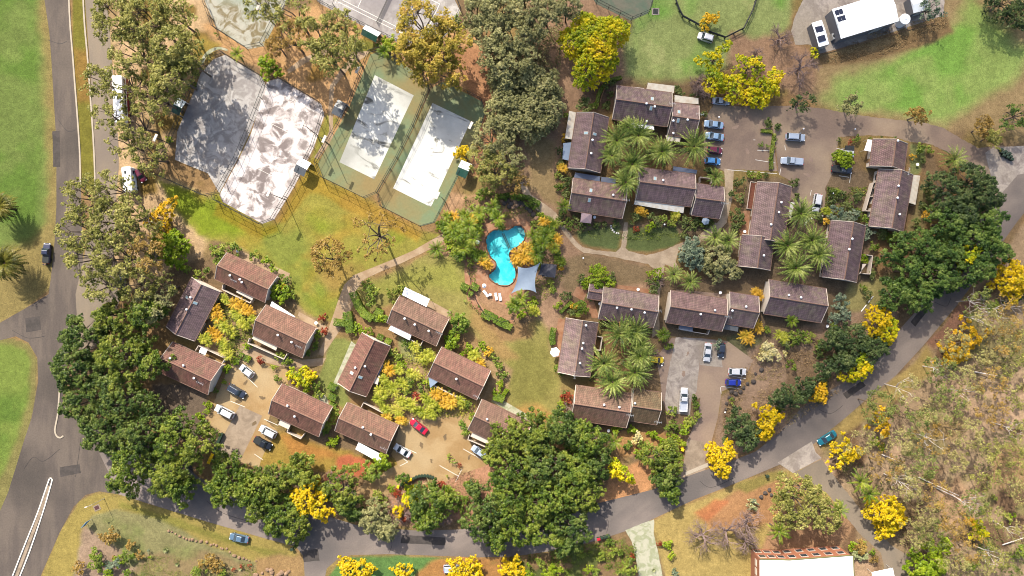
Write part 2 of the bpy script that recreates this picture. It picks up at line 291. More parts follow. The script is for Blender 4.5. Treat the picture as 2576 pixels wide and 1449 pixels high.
L_ = {}
L_['fig'] = leaf_mat("fig_leaves", [(44, 70, 22), (92, 120, 38), (140, 160, 54), (180, 188, 80)], k=2.15)
L_['fign'] = leaf_mat("deep_fig_leaves", [(40, 64, 26), (78, 104, 42), (118, 138, 58), (156, 168, 82)], k=2.05)
L_['figy'] = leaf_mat("yellowish_fig_leaves", [(58, 78, 24), (106, 126, 42), (152, 166, 58), (188, 190, 86)], k=2.15)
L_['figd'] = leaf_mat("dark_fig_leaves", [(42, 58, 34), (72, 92, 52), (102, 122, 66), (138, 148, 90)], k=1.8)
L_['figg'] = leaf_mat("bright_fig_leaves", [(38, 64, 28), (74, 104, 44), (110, 136, 58), (148, 166, 80)], k=1.65)
L_['gum'] = leaf_mat("gum_leaves", [(94, 100, 44), (144, 146, 68), (180, 176, 92), (206, 198, 120)], trans=.35, k=1.6)
L_['gumo'] = leaf_mat("rusty_gum_leaves", [(130, 124, 46), (186, 170, 60), (214, 188, 80), (220, 176, 84)], trans=.35, k=1.7)
L_['gumb'] = leaf_mat("brown_gum_leaves", [(120, 98, 50), (170, 140, 70), (196, 160, 86), (176, 164, 84)], trans=.35, k=1.65)
L_['casu'] = leaf_mat("olive_needles", [(84, 86, 54), (118, 118, 74), (146, 144, 94), (172, 166, 116)], trans=.3, k=1.1)
L_['bush'] = leaf_mat("dry_bush_leaves", [(140, 126, 78), (168, 158, 98), (188, 178, 110), (176, 180, 106)], trans=.3, k=1.7)
L_['bushg'] = leaf_mat("green_scrub", [(76, 92, 44), (112, 126, 60), (148, 156, 78), (168, 170, 96)], trans=.3, k=1.7)
L_['yel'] = leaf_mat("yellow_blossom", [(168, 164, 20), (232, 200, 20), (252, 214, 30), (255, 206, 30)], k=1.8, scale=.5)
L_['yelg'] = leaf_mat("yellow_green_blossom", [(100, 128, 24), (164, 174, 22), (222, 202, 20), (246, 206, 34)], k=1.4, scale=.22)
L_['ora'] = leaf_mat("orange_blossom", [(172, 160, 30), (238, 196, 34), (252, 196, 40), (252, 208, 60)], k=1.8)
L_['palm'] = leaf_mat("palm_fronds", [(58, 76, 30), (98, 118, 48), (140, 154, 70), (180, 186, 108)], k=1.5, trans=.12)
L_['palmd'] = leaf_mat("olive_palm_fronds", [(60, 66, 22), (96, 100, 34), (126, 124, 46), (160, 148, 70)], trans=.1)
L_['royal'] = leaf_mat("royal_fronds", [(64, 92, 24), (108, 138, 36), (150, 170, 48), (192, 194, 72)], trans=.15)
L_['gold'] = leaf_mat("golden_cane", [(200, 152, 34), (242, 186, 52), (255, 204, 76), (216, 192, 56)], trans=.2, k=1.9)
L_['cane'] = leaf_mat("green_cane", [(124, 140, 34), (174, 184, 52), (210, 210, 74), (226, 212, 90)], trans=.2, k=1.9)
L_['shrub'] = leaf_mat("shrub_leaves", [(72, 94, 34), (116, 140, 48), (152, 168, 62), (190, 192, 88)], k=1.9)
L_['shade'] = leaf_mat("shaded_shrub_leaves", [(60, 74, 38), (92, 108, 54), (122, 134, 70), (150, 156, 92)], k=1.7)  # duller copy of the shrub leaves, shade put into the colour
L_['lime'] = leaf_mat("lime_leaves", [(104, 136, 24), (148, 178, 32), (176, 200, 44), (204, 216, 62)])
L_['hedge'] = leaf_mat("hedge_leaves", [(78, 104, 36), (112, 142, 46), (144, 168, 58), (172, 188, 74)], k=2.0)
L_['red'] = leaf_mat("red_leaves", [(140, 60, 40), (180, 80, 50), (204, 96, 66), (150, 120, 60)])
L_['agave'] = leaf_mat("agave_leaves", [(150, 170, 100), (190, 200, 130), (220, 224, 170), (180, 196, 120)])
L_['variegated'] = leaf_mat("variegated_leaves", [(214, 196, 96), (240, 226, 150), (255, 244, 190), (230, 214, 120)], k=1.8)
L_['litter'] = leaf_mat("dry_undergrowth", [(136, 112, 82), (172, 144, 102), (196, 168, 122), (150, 144, 90)], k=1.7, scale=.12)
L_['blue'] = leaf_mat("blue_green_leaves", [(92, 112, 92), (120, 140, 112), (150, 166, 134), (176, 186, 150)], k=1.9)

# ------------------------------------------------------------------ the ground: one sheet, real surface colours (grass, dry grass, soil) in patches, one painted as shade
def axis(lo, hi, step, far):
    a = np.arange(lo, hi + 1e-6, step); out = [lo - d for d in far[::-1]] + list(a) + [hi + d for d in far]; return np.array(out)
gx = axis(-146, 146, .55, [4, 12, 30, 80, 200, 500, 1200, 2600]); gy = axis(-90, 90, .55, [4, 12, 30, 80, 200, 500, 1200, 2600])
GX, GY = np.meshgrid(gx, gy); X = GX.ravel(); Y = GY.ravel(); U = X * 10 + 1288; V = 724.5 - Y * 10
rs = np.random.RandomState(3)
def vnoise(x, y, s, seed):
    r = np.random.RandomState(seed); g = r.rand(128, 128); x = x / s; y = y / s
    xi = np.floor(x).astype(int); yi = np.floor(y).astype(int); fx = x - xi; fy = y - yi; fx = fx * fx * (3 - 2 * fx); fy = fy * fy * (3 - 2 * fy)
    a = g[xi % 128, yi % 128]; b = g[(xi + 1) % 128, yi % 128]; c = g[xi % 128, (yi + 1) % 128]; d = g[(xi + 1) % 128, (yi + 1) % 128]
    return (a * (1 - fx) + b * fx) * (1 - fy) + (c * (1 - fx) + d * fx) * fy
def fbm(x, y, s, seed): return (vnoise(x, y, s, seed) * .5 + vnoise(x, y, s / 2, seed + 1) * .3 + vnoise(x, y, s / 4, seed + 2) * .2)
NW = (fbm(X, Y, 6, 11) - .5); NW2 = (fbm(X, Y, 2.2, 31) - .5)
def sdist(poly):
    """signed distance (units of 0.1 m), positive inside"""
    P = np.array(poly, float); n = len(P); d2 = np.full(U.shape, 1e12); ins = np.zeros(U.shape, bool)
    for i in range(n):
        a = P[i]; b = P[(i + 1) % n]; e = b - a; wx = U - a[0]; wy = V - a[1]
        tt = np.clip((wx * e[0] + wy * e[1]) / max(e @ e, 1e-9), 0, 1); dx = wx - e[0] * tt; dy = wy - e[1] * tt; d2 = np.minimum(d2, dx * dx + dy * dy)
        c = ((a[1] <= V) & (b[1] > V)) | ((b[1] <= V) & (a[1] > V))
        if abs(e[1]) > 1e-9:
            xx = a[0] + (V - a[1]) / e[1] * e[0]; ins ^= c & (U < xx)
    return np.where(ins, 1, -1) * np.sqrt(d2)
def ell(cu, cv, ru, rv, rot=0, n=16):
    return [(cu + ru * math.cos(t) * math.cos(rot) - rv * math.sin(t) * math.sin(rot), cv + ru * math.cos(t) * math.sin(rot) + rv * math.sin(t) * math.cos(rot)) for t in [2 * math.pi * i / n for i in range(n)]]
C0 = np.tile(np.array(S(186, 150, 104)), (len(X), 1))
def paint(poly, c, soft=20, wob=40, op=1.0):
    global C0
    d = sdist(poly) + NW * wob * 2 + NW2 * wob * .7; k = np.clip(d / soft + .5, 0, 1); k = (k * k * (3 - 2 * k) * op)[:, None]; C0 = C0 * (1 - k) + np.array(c) * k
def patches(poly, c, size, seed, thr=.52, soft=.1, op=1.0):
    global C0
    d = np.clip(sdist(poly) / 20 + .5, 0, 1); n = fbm(X, Y, size, seed); k = (np.clip((n - thr) / soft, 0, 1) * d * op)[:, None]; C0 = C0 * (1 - k) + np.array(c) * k
ALL = [(-2000, -2000), (4600, -2000), (4600, 3400), (-2000, 3400)]
patches(ALL, S(176, 152, 96), 9, 5); patches(ALL, S(158, 132, 100), 14, 8, .5)
# left lawns
paint([(-900, -900), (122, -900), (122, 0), (136, 180), (148, 362), (148, 560), (132, 720), (60, 780), (0, 812), (-900, 1000)], S(170, 152, 96), 8, 4)
paint([(-900, -900), (92, -900), (98, 0), (110, 180), (122, 362), (118, 560), (70, 610), (-20, 640), (-900, 700)], S(134, 154, 80), 34, 14)
patches([(-900, -900), (85, -900), (95, 200), (105, 362), (90, 560), (-900, 600)], S(114, 148, 62), 11, 21, .47, .16, .85)
paint([(-300, 850), (30, 848), (72, 866), (94, 905), (92, 980), (72, 1090), (20, 1250), (-40, 1420), (-300, 1500)], S(158, 150, 92), 5, 3)
paint([(-300, 862), (30, 862), (62, 885), (78, 915), (74, 980), (48, 1090), (0, 1200), (-300, 1400)], S(144, 164, 78), 18, 8)
patches([(-300, 862), (62, 885), (74, 980), (0, 1200), (-300, 1400)], S(114, 148, 62), 10, 22, .5, .15, .8)
# median between road and service lane
paint([(176, -300), (212, -300), (214, 0), (236, 362), (241, 480), (205, 480), (199, 362), (184, 160)], S(148, 142, 62), 5, 3)
paint([(184, 120), (228, 120), (240, 260), (190, 260)], S(172, 138, 72), 25, 12)
# orange soil under the gums
paint([(268, -200), (540, -200), (520, 130), (480, 200), (400, 440), (560, 510), (500, 640), (380, 700), (300, 740), (250, 560), (290, 420)], S(238, 202, 156), 24, 20)
patches([(268, -100), (540, -100), (500, 640), (300, 720)], S(160, 132, 72), 7, 41, .55, .15)
paint([(500, 60), (720, 30), (830, 10), (930, 70), (1080, 120), (1160, 60), (1250, 150), (1260, 330), (1180, 260), (1050, 190), (960, 120), (880, 290), (830, 410), (800, 290), (700, 190), (560, 130)], S(232, 184, 130), 16, 12)
patches([(500, 60), (1240, 60), (1240, 300), (800, 410), (700, 190)], S(180, 140, 64), 6, 43, .55, .15, .8)
paint([(1120, 120), (1300, 120), (1270, 420), (1180, 450), (1200, 260)], S(206, 152, 112), 20, 10)
paint(ell(900, 118, 45, 22), S(150, 148, 70), 20, 10)
paint([(485, 80), (560, 110), (530, 160), (480, 150)], S(186, 160, 80), 16, 10)
# central lawn
paint([(395, 452), (530, 498), (560, 510), (662, 585), (705, 560), (770, 430), (820, 290), (850, 300), (800, 400), (812, 450), (945, 510), (960, 528), (1062, 580), (1110, 590), (1040, 634), (960, 668), (895, 702), (862, 760), (840, 812), (770, 790), (705, 690), (600, 625), (500, 590), (440, 520)], S(178, 170, 80), 10, 5)
paint([(400, 456), (600, 545), (700, 570), (700, 640), (620, 600), (520, 590), (440, 520)], S(156, 174, 52), 40, 25)
paint([(640, 600), (760, 580), (790, 680), (850, 760), (800, 790), (720, 700)], S(160, 168, 78), 30, 20)
patches([(480, 480), (1060, 560), (880, 720), (820, 800), (600, 620)], S(196, 168, 76), 8, 51, .5, .2, .9)
patches([(480, 480), (1060, 560), (880, 720), (820, 800), (600, 620)], S(150, 168, 50), 12, 52, .54, .18, .8)
paint(ell(965, 545, 110, 26, R(24)), S(208, 164, 96), 40, 20, .7)
paint([(690, 560), (720, 500), (790, 400), (812, 450), (940, 515), (1060, 590), (1050, 610), (900, 540), (780, 480), (720, 560)], S(196, 158, 60), 16, 8, .7)
paint([(550, 500), (660, 570), (695, 560), (700, 580), (655, 600), (540, 540)], S(176, 150, 50), 14, 6, .7)
paint(ell(850, 690, 50, 35), S(196, 156, 92), 30, 20, .6)
# path side lawns right of centre
paint([(890, 730), (960, 700), (1050, 655), (1110, 612), (1200, 690), (1210, 800), (1260, 860), (1330, 850), (1400, 700), (1410, 800), (1398, 930), (1420, 1060), (1330, 1075), (1280, 1020), (1268, 930), (1215, 870), (1160, 800), (1040, 740), (930, 790)], S(180, 170, 98), 14, 10)
paint([(930, 720), (1060, 670), (1150, 650), (1175, 740), (1060, 730), (980, 740)], S(176, 174, 88), 30, 15)
paint(ell(1330, 940, 60, 90), S(150, 146, 76), 50, 20, .7)
paint([(1180, 750), (1260, 850), (1300, 900), (1260, 900), (1190, 830)], S(196, 158, 104), 22, 14, .8)
paint(ell(1340, 1045, 50, 26), S(206, 162, 96), 26, 14)
paint([(1230, 500), (1130, 480), (1110, 560), (1150, 600), (1240, 560)], S(226, 182, 140), 14, 8)
# gardens round the cottages
for poly in ([(520, 740), (640, 740), (640, 860), (600, 930), (560, 900), (490, 850)], [(980, 900), (1110, 880), (1200, 1000), (1190, 1060), (1050, 1060), (930, 1020), (980, 960)], [(1180, 860), (1290, 930), (1270, 1010), (1210, 1010), (1240, 940)]):
    paint(poly, S(200, 168, 124), 12, 8)
paint([(1110, 540), (1220, 470), (1320, 490), (1400, 580), (1420, 680), (1380, 760), (1320, 800), (1260, 810), (1190, 750), (1170, 660), (1110, 640)], S(204, 162, 124), 12, 8)
paint([(600, 620), (650, 650), (730, 700), (720, 750), (770, 790), (850, 830), (820, 900), (700, 900), (640, 760)], S(188, 160, 118), 10, 6)
paint([(835, 850), (868, 850), (940, 880), (860, 960), (880, 1010), (866, 1030), (820, 1000), (800, 960)], S(160, 166, 92), 8, 5)
paint([(1000, 845), (1080, 880), (1070, 915), (1010, 900)], S(186, 184, 120), 8, 5)
paint([(690, 1080), (830, 1120), (940, 1150), (1010, 1160), (960, 1200), (840, 1190), (680, 1170), (620, 1170)], S(190, 160, 80), 14, 10)
paint([(700, 1090), (820, 1120), (850, 1150), (740, 1160)], S(214, 146, 82), 26, 20, .7)
paint(ell(892, 1172, 48, 26, R(10)), S(222, 130, 92), 12, 10)
paint(ell(842, 1205, 26, 18), S(206, 130, 100), 10, 8)
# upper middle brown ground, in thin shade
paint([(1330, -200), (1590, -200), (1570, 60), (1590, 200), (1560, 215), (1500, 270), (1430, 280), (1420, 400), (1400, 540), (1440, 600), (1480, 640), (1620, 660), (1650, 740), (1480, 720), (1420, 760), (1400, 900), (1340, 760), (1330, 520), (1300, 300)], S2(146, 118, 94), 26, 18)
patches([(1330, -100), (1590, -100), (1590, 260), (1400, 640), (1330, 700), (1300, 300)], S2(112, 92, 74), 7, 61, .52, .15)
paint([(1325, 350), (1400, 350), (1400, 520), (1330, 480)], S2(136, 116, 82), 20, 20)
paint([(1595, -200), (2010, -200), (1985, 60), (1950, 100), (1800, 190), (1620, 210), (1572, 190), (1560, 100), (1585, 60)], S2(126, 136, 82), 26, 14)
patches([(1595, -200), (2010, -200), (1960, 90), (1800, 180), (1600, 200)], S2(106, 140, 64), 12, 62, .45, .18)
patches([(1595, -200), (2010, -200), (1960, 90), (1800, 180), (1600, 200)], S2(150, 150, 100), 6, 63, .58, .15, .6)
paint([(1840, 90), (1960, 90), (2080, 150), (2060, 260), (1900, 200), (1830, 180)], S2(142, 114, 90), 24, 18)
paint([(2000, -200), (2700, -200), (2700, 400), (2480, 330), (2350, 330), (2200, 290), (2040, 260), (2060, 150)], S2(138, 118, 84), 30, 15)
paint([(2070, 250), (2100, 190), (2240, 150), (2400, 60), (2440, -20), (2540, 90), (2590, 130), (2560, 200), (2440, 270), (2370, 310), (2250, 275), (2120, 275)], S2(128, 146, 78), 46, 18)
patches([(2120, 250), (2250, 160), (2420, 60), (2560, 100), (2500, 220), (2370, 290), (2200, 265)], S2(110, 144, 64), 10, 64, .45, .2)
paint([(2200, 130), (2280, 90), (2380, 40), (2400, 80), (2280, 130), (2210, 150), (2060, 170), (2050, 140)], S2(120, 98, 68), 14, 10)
# small lawns and beds among the villas
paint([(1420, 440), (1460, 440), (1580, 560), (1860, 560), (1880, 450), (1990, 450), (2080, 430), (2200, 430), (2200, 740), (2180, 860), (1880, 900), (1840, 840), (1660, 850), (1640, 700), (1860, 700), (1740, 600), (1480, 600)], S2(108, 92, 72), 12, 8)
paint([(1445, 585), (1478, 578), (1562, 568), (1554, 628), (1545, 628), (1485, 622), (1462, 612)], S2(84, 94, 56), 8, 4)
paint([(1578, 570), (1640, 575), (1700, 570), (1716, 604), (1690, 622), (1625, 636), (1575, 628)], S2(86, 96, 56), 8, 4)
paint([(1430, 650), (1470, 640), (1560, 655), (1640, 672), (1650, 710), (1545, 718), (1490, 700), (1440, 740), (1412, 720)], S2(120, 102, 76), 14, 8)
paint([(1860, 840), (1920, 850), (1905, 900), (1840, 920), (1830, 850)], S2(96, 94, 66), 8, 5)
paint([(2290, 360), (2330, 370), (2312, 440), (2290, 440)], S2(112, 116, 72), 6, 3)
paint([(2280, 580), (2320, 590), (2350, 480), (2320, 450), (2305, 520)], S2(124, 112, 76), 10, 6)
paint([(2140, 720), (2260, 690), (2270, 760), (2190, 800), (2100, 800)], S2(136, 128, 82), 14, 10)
# hill between the villas and the road
paint([(1880, 880), (2080, 800), (2240, 760), (2260, 820), (2180, 930), (2060, 1020), (1960, 1090), (1860, 1140), (1790, 1150), (1810, 1000), (1890, 960)], S(200, 168, 140), 14, 10)
patches([(1880, 880), (2240, 760), (2180, 930), (1860, 1140), (1790, 1100)], S(170, 142, 112), 5, 66, .52, .12)
# bush, right and below the road
paint([(2080, 1090), (2320, 880), (2440, 740), (2576, 560), (3000, 500), (3000, 1800), (2000, 1800), (1960, 1380), (1930, 1200)], S(204, 174, 138), 12, 6)
patches([(2080, 1090), (2440, 740), (2900, 500), (2900, 1700), (2000, 1700)], S(148, 118, 90), 7, 71, .48, .1)
patches([(2080, 1090), (2440, 740), (2900, 500), (2900, 1700), (2000, 1700)], S(222, 186, 150), 11, 73, .58, .08)
patches([(2080, 1090), (2440, 740), (2900, 500), (2900, 1700), (2000, 1700)], S(172, 160, 104), 8, 72, .54, .14, .8)
paint([(2060, 1110), (2180, 1010), (2260, 948), (2330, 872), (2350, 890), (2360, 930), (2300, 970), (2240, 1010), (2130, 1090), (2070, 1130)], S(208, 180, 112), 14, 10)
paint([(2330, 860), (2400, 785), (2440, 735), (2470, 740), (2400, 840), (2350, 880)], S(176, 132, 108), 12, 8)
paint(ell(2410, 1270, 50, 60), S(218, 178, 138), 30, 24); paint(ell(2540, 1180, 50, 60), S(210, 170, 124), 30, 24); paint(ell(2380, 1080, 60, 30), S(190, 160, 112), 30, 24)
# below the lower road
paint([(300, 1245), (440, 1285), (600, 1335), (740, 1375), (765, 1460), (100, 1460), (150, 1340), (200, 1262), (240, 1240)], S(190, 170, 96), 6, 3)
paint([(232, 1300), (290, 1282), (400, 1300), (520, 1370), (640, 1410), (700, 1460), (180, 1460), (205, 1360)], S(168, 162, 112), 8, 5)
paint([(215, 1330), (240, 1345), (300, 1380), (360, 1400), (330, 1460), (185, 1460), (200, 1380)], S(196, 168, 142), 12, 10)
paint([(360, 1390), (520, 1385), (640, 1420), (660, 1460), (330, 1460)], S(176, 154, 112), 14, 10)
patches([(240, 1290), (520, 1370), (600, 1460), (330, 1460)], S(150, 156, 96), 6, 75, .5, .15, .8)
paint([(300, 1258), (430, 1300), (600, 1360), (735, 1400), (735, 1420), (560, 1362), (420, 1318), (300, 1275)], S(150, 150, 70), 10, 6, .7)
paint([(640, 1400), (760, 1400), (764, 1460), (640, 1460)], S(196, 160, 110), 12, 8)
paint([(884, 1400), (1000, 1398), (1150, 1405), (1160, 1460), (820, 1460), (850, 1418)], S(120, 160, 88), 6, 4)
paint([(1090, 1410), (1240, 1400), (1300, 1410), (1300, 1460), (1040, 1460), (1050, 1440)], S(206, 152, 92), 14, 12)
paint([(1300, 1400), (1500, 1365), (1600, 1330), (1590, 1460), (1300, 1460)], S(166, 136, 98), 12, 10)
patches([(1240, 1400), (1600, 1330), (1590, 1460), (1240, 1460)], S(120, 128, 70), 4, 77, .52, .12)
paint([(1640, 1310), (1740, 1262), (1840, 1225), (1960, 1180), (2060, 1180), (2100, 1260), (1930, 1400), (1900, 1470), (1680, 1470)], S(208, 182, 112), 10, 8)
paint([(1740, 1300), (1850, 1240), (1960, 1200), (2040, 1210), (2000, 1290), (1900, 1330), (1780, 1340)], S(206, 156, 110), 18, 16)
paint([(1740, 1290), (1800, 1255), (1830, 1262), (1780, 1320)], S(222, 140, 94), 10, 8, .8)
paint([(1960, 1290), (2100, 1260), (2150, 1320), (2110, 1380), (1910, 1390)], S(196, 154, 116), 12, 8)
paint([(1850, 1222), (1960, 1180), (1985, 1195), (1880, 1240)], S(176, 160, 92), 10, 6)
paint([(1540, 1200), (1620, 1150), (1660, 1200), (1610, 1250), (1500, 1280)], S(232, 172, 120), 10, 8)
paint([(1540, 1090), (1700, 1090), (1720, 1130), (1640, 1140), (1560, 1150)], S(214, 164, 108), 10, 8)
paint([(1120, 1200), (1240, 1160), (1260, 1240), (1180, 1330), (1120, 1290)], S(222, 168, 134), 12, 8)
paint([(930, 1240), (1060, 1200), (1130, 1200), (1140, 1320), (980, 1320)], S(216, 168, 138), 12, 8)
paint([(1750, 1030), (1800, 1040), (1790, 1120), (1770, 1150), (1752, 1120)], S(186, 142, 112), 8, 6)
paint([(380, 960), (520, 970), (540, 1080), (460, 1110), (380, 1040)], S(140, 122, 104), 12, 10)  # ground darkened in colour to stand for shade by the fig side cottage
paint([(2130, 1170), (2200, 1200), (2240, 1300), (2300, 1400), (2160, 1400), (2150, 1260)], S(186, 158, 122), 12, 6)
# fine tone of real growth
tone = (1 + (fbm(X, Y, 3.0, 90) - .5) * .30 + (fbm(X, Y, 1.2, 95) - .5) * .22)[:, None]; C0 = np.clip(C0 * tone, 0, .9)
ny, nx = GX.shape; idx = np.arange(nx * ny).reshape(ny, nx)
F = np.stack([idx[:-1, :-1].ravel(), idx[:-1, 1:].ravel(), idx[1:, 1:].ravel(), idx[1:, :-1].ravel()], 1)
POOL = [(1221, 602), (1224, 594), (1231, 586), (1241, 579), (1254, 576), (1269, 578), (1280, 577), (1288, 572), (1296, 567), (1306, 566), (1315, 571), (1321, 580), (1323, 590), (1319, 603), (1311, 613), (1300, 622), (1288, 630), (1282, 638), (1283, 648), (1289, 658), (1294, 670), (1298, 684), (1297, 698), (1291, 710), (1281, 717), (1269, 720), (1256, 717), (1243, 711), (1233, 703), (1229, 696), (1231, 688), (1240, 682), (1246, 673), (1248, 662), (1243, 655), (1235, 648), (1228, 636), (1223, 620)]
dp = sdist(POOL).reshape(ny, nx)
keep = ~((dp[:-1, :-1] > -3) & (dp[:-1, 1:] > -3) & (dp[1:, 1:] > -3) & (dp[1:, :-1] > -3)).ravel(); F = F[keep]
me = bpy.data.meshes.new("ground"); me.vertices.add(len(X)); me.vertices.foreach_set("co", np.stack([X, Y, np.zeros_like(X)], 1).ravel())
me.loops.add(len(F) * 4); me.loops.foreach_set("vertex_index", F.ravel().astype(np.int32)); me.polygons.add(len(F)); me.polygons.foreach_set("loop_start", np.arange(len(F), dtype=np.int32) * 4)
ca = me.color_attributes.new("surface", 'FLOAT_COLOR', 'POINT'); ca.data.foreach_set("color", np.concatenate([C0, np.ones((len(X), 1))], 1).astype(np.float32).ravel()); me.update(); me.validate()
gm = bpy.data.materials.new("ground_cover"); gm.use_nodes = True; t = gm.node_tree; b = t.nodes["Principled BSDF"]; b.inputs["Roughness"].default_value = .95; b.inputs["Specular IOR Level"].default_value = .1
at = t.nodes.new("ShaderNodeAttribute"); at.attribute_name = "surface"; g = t.nodes.new("ShaderNodeNewGeometry")
prev = at.outputs["Color"]
for s_, a_ in ((.35, .16), (1.1, .26), (3.4, .36)):
    n = t.nodes.new("ShaderNodeTexNoise"); n.inputs["Scale"].default_value = s_; n.inputs["Detail"].default_value = 6; n.inputs["Roughness"].default_value = .75; t.links.new(g.outputs["Position"], n.inputs["Vector"])
    mr = t.nodes.new("ShaderNodeMapRange"); mr.inputs[1].default_value = .3; mr.inputs[2].default_value = .7; mr.inputs[3].default_value = 1 - a_; mr.inputs[4].default_value = 1 + a_; t.links.new(n.outputs[0], mr.inputs[0])
    v = t.nodes.new("ShaderNodeVectorMath"); v.operation = 'SCALE'; t.links.new(prev, v.inputs[0]); t.links.new(mr.outputs[0], v.inputs["Scale"]); prev = v.outputs[0]
t.links.new(prev, b.inputs["Base Color"])
bp = t.nodes.new("ShaderNodeBump"); bp.inputs["Strength"].default_value = .5; bp.inputs["Distance"].default_value = .2; t.links.new(n.outputs[0], bp.inputs["Height"]); t.links.new(bp.outputs[0], b.inputs["Normal"])
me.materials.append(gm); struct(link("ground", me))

# ------------------------------------------------------------------ roads, lanes, car parks, paths (sheets 1 cm apart)
def smooth(pts, closed=True, n=6):
    out = []; N = len(pts)
    for i in range(N if closed else N - 1):
        p = [Vector(pts[(i + k) % N] if closed else pts[min(max(i + k, 0), N - 1)]) for k in (-1, 0, 1, 2)]
        for j in range(n):
            s = j / n; out.append(tuple(.5 * ((2 * p[1]) + (-p[0] + p[2]) * s + (2 * p[0] - 5 * p[1] + 4 * p[2] - p[3]) * s * s + (-p[0] + 3 * p[1] - 3 * p[2] + p[3]) * s ** 3)))
    if not closed: out.append(tuple(pts[-1]))
    return out
def sheet(name, pts, z, m, sm=False, rough=0):
    if sm: pts = smooth(pts)
    if rough:                                                       # worn, uneven edge
        dense = []
        for i in range(len(pts)):
            a = Vector(pts[i]); b_ = Vector(pts[(i + 1) % len(pts)]); k = max(1, int((b_ - a).length / 7))
            dense += [tuple(a.lerp(b_, j / k) + Vector((random.uniform(-1, 1), random.uniform(-1, 1))) * rough) for j in range(k)]
        pts = dense
    mb = MB(); mb.prism([W(*p) for p in pts], 0, z, top_only=True); return struct(mb.obj(name, M[m]))
def strip(name, line, wd, z, m, h=None, sm=True, parent=None):
    """a ribbon along a line (kerb when it has a height)"""
    if sm and len(line) > 2: line = smooth(line, False)
    P = [Vector(W(*p)) for p in line]; mb = MB(); L = []; Rr = []
    for i, p in enumerate(P):
        d = (P[min(i + 1, len(P) - 1)] - P[max(i - 1, 0)]).normalized(); nn = Vector((-d.y, d.x)) * wd / 2; L.append(p + nn); Rr.append(p - nn)
    vs = [(*p, z) for p in L] + [(*p, z) for p in Rr]; n = len(P); fs = [(n + i, n + i + 1, i + 1, i) for i in range(n - 1)]
    if h:
        vs += [(*p, z - h) for p in L] + [(*p, z - h) for p in Rr]
        fs += [(i, i + 1, 2 * n + i + 1, 2 * n + i) for i in range(n - 1)] + [(3 * n + i, 3 * n + i + 1, n + i + 1, n + i) for i in range(n - 1)] + [(0, 2 * n, 3 * n, n), (2 * n - 1, 4 * n - 1, 3 * n - 1, n - 1)]
    mb.add(vs, fs); return mb.obj(name, M[m] if isinstance(m, str) else m, parent)
sheet("main_road", [(108, -300), (112, 0), (124, 80), (130, 160), (142, 362), (142, 520), (138, 600), (128, 700), (122, 740), (60, 778), (0, 812), (-300, 930), (-300, 870), (0, 856), (40, 846), (72, 862), (94, 900), (96, 960), (80, 1050), (60, 1110), (20, 1240), (-20, 1330), (-60, 1480),
      (98, 1480), (104, 1445), (150, 1340), (185, 1275), (215, 1245), (250, 1236), (300, 1244), (360, 1262), (440, 1288), (500, 1240), (480, 1160), (400, 1120), (250, 1080), (170, 1040), (158, 990), (160, 960), (210, 700), (204, 480), (200, 362), (185, 160), (174, 0), (168, -300)], .01, 'asphalt')
sheet("service_lane", [(206, -300), (214, 0), (226, 160), (236, 362), (242, 480), (222, 600), (190, 740), (200, 900), (260, 860), (300, 760), (286, 640), (292, 500), (299, 420), (298, 362), (282, 160), (270, 0), (262, -300)], .014, 'lane')
sheet("lower_road", [(300, 1244), (400, 1275), (520, 1312), (600, 1335), (680, 1358), (745, 1375), (764, 1400), (768, 1480), (812, 1480), (822, 1430), (852, 1404), (885, 1396), (980, 1394), (1100, 1398), (1200, 1402), (1290, 1400), (1400, 1384), (1500, 1360), (1580, 1334), (1650, 1302), (1748, 1256), (1830, 1224), (1930, 1182), (2010, 1148),
      (2082, 1087), (2130, 1048), (2182, 1002), (2254, 944), (2322, 870), (2404, 772), (2440, 724), (2500, 640), (2557, 560), (2620, 480), (2720, 330), (2700, 280), (2620, 360), (2560, 425), (2500, 500), (2440, 590), (2400, 660), (2357, 724), (2307, 780), (2267, 824), (2232, 874), (2142, 950), (2017, 1024), (1960, 1090), (1900, 1136), (1850, 1156), (1740, 1194), (1640, 1232), (1560, 1252), (1480, 1272), (1380, 1298), (1250, 1322),
      (1150, 1332), (1060, 1335), (980, 1330), (900, 1322), (830, 1300), (700, 1278), (560, 1230), (500, 1200), (440, 1150), (330, 1130), (250, 1140)], .018, 'asphalt_e')
sheet("estate_drive", [(1796, 262), (1850, 268), (2000, 266), (2080, 274), (2130, 285), (2220, 298), (2320, 308), (2370, 320), (2420, 350), (2460, 372), (2520, 366), (2600, 380), (2600, 440), (2540, 470), (2500, 500), (2470, 455), (2410, 395), (2340, 362), (2290, 356), (2240, 344), (2180, 340), (2110, 345), (2100, 430), (2076, 470), (2076, 530), (1990, 540), (1990, 455), (1960, 440), (1956, 430), (1830, 426), (1822, 432), (1800, 420), (1770, 400), (1772, 300)], .010, 'parkgrey', rough=1.2)
sheet("intersection_apron", [(2478, 385), (2500, 372), (2600, 365), (2640, 380), (2640, 420), (2560, 440), (2515, 492), (2500, 470), (2490, 430)], .022, 'concrete2', rough=.8)
sheet("grass_kerb_bed", [(1905, 302), (1946, 302), (1956, 430), (1944, 430), (1938, 330), (1910, 326)], .024, 'parkwarm')
sheet("lower_car_park", [(1690, 850), (1740, 852), (1762, 850), (1830, 858), (1895, 905), (1870, 960), (1815, 985), (1806, 1050), (1790, 1110), (1772, 1160), (1775, 1190), (1700, 1215), (1722, 1160), (1730, 1105), (1755, 1050), (1762, 1000), (1680, 1040), (1668, 1015), (1660, 950), (1650, 900)], .012, 'parkwarm')
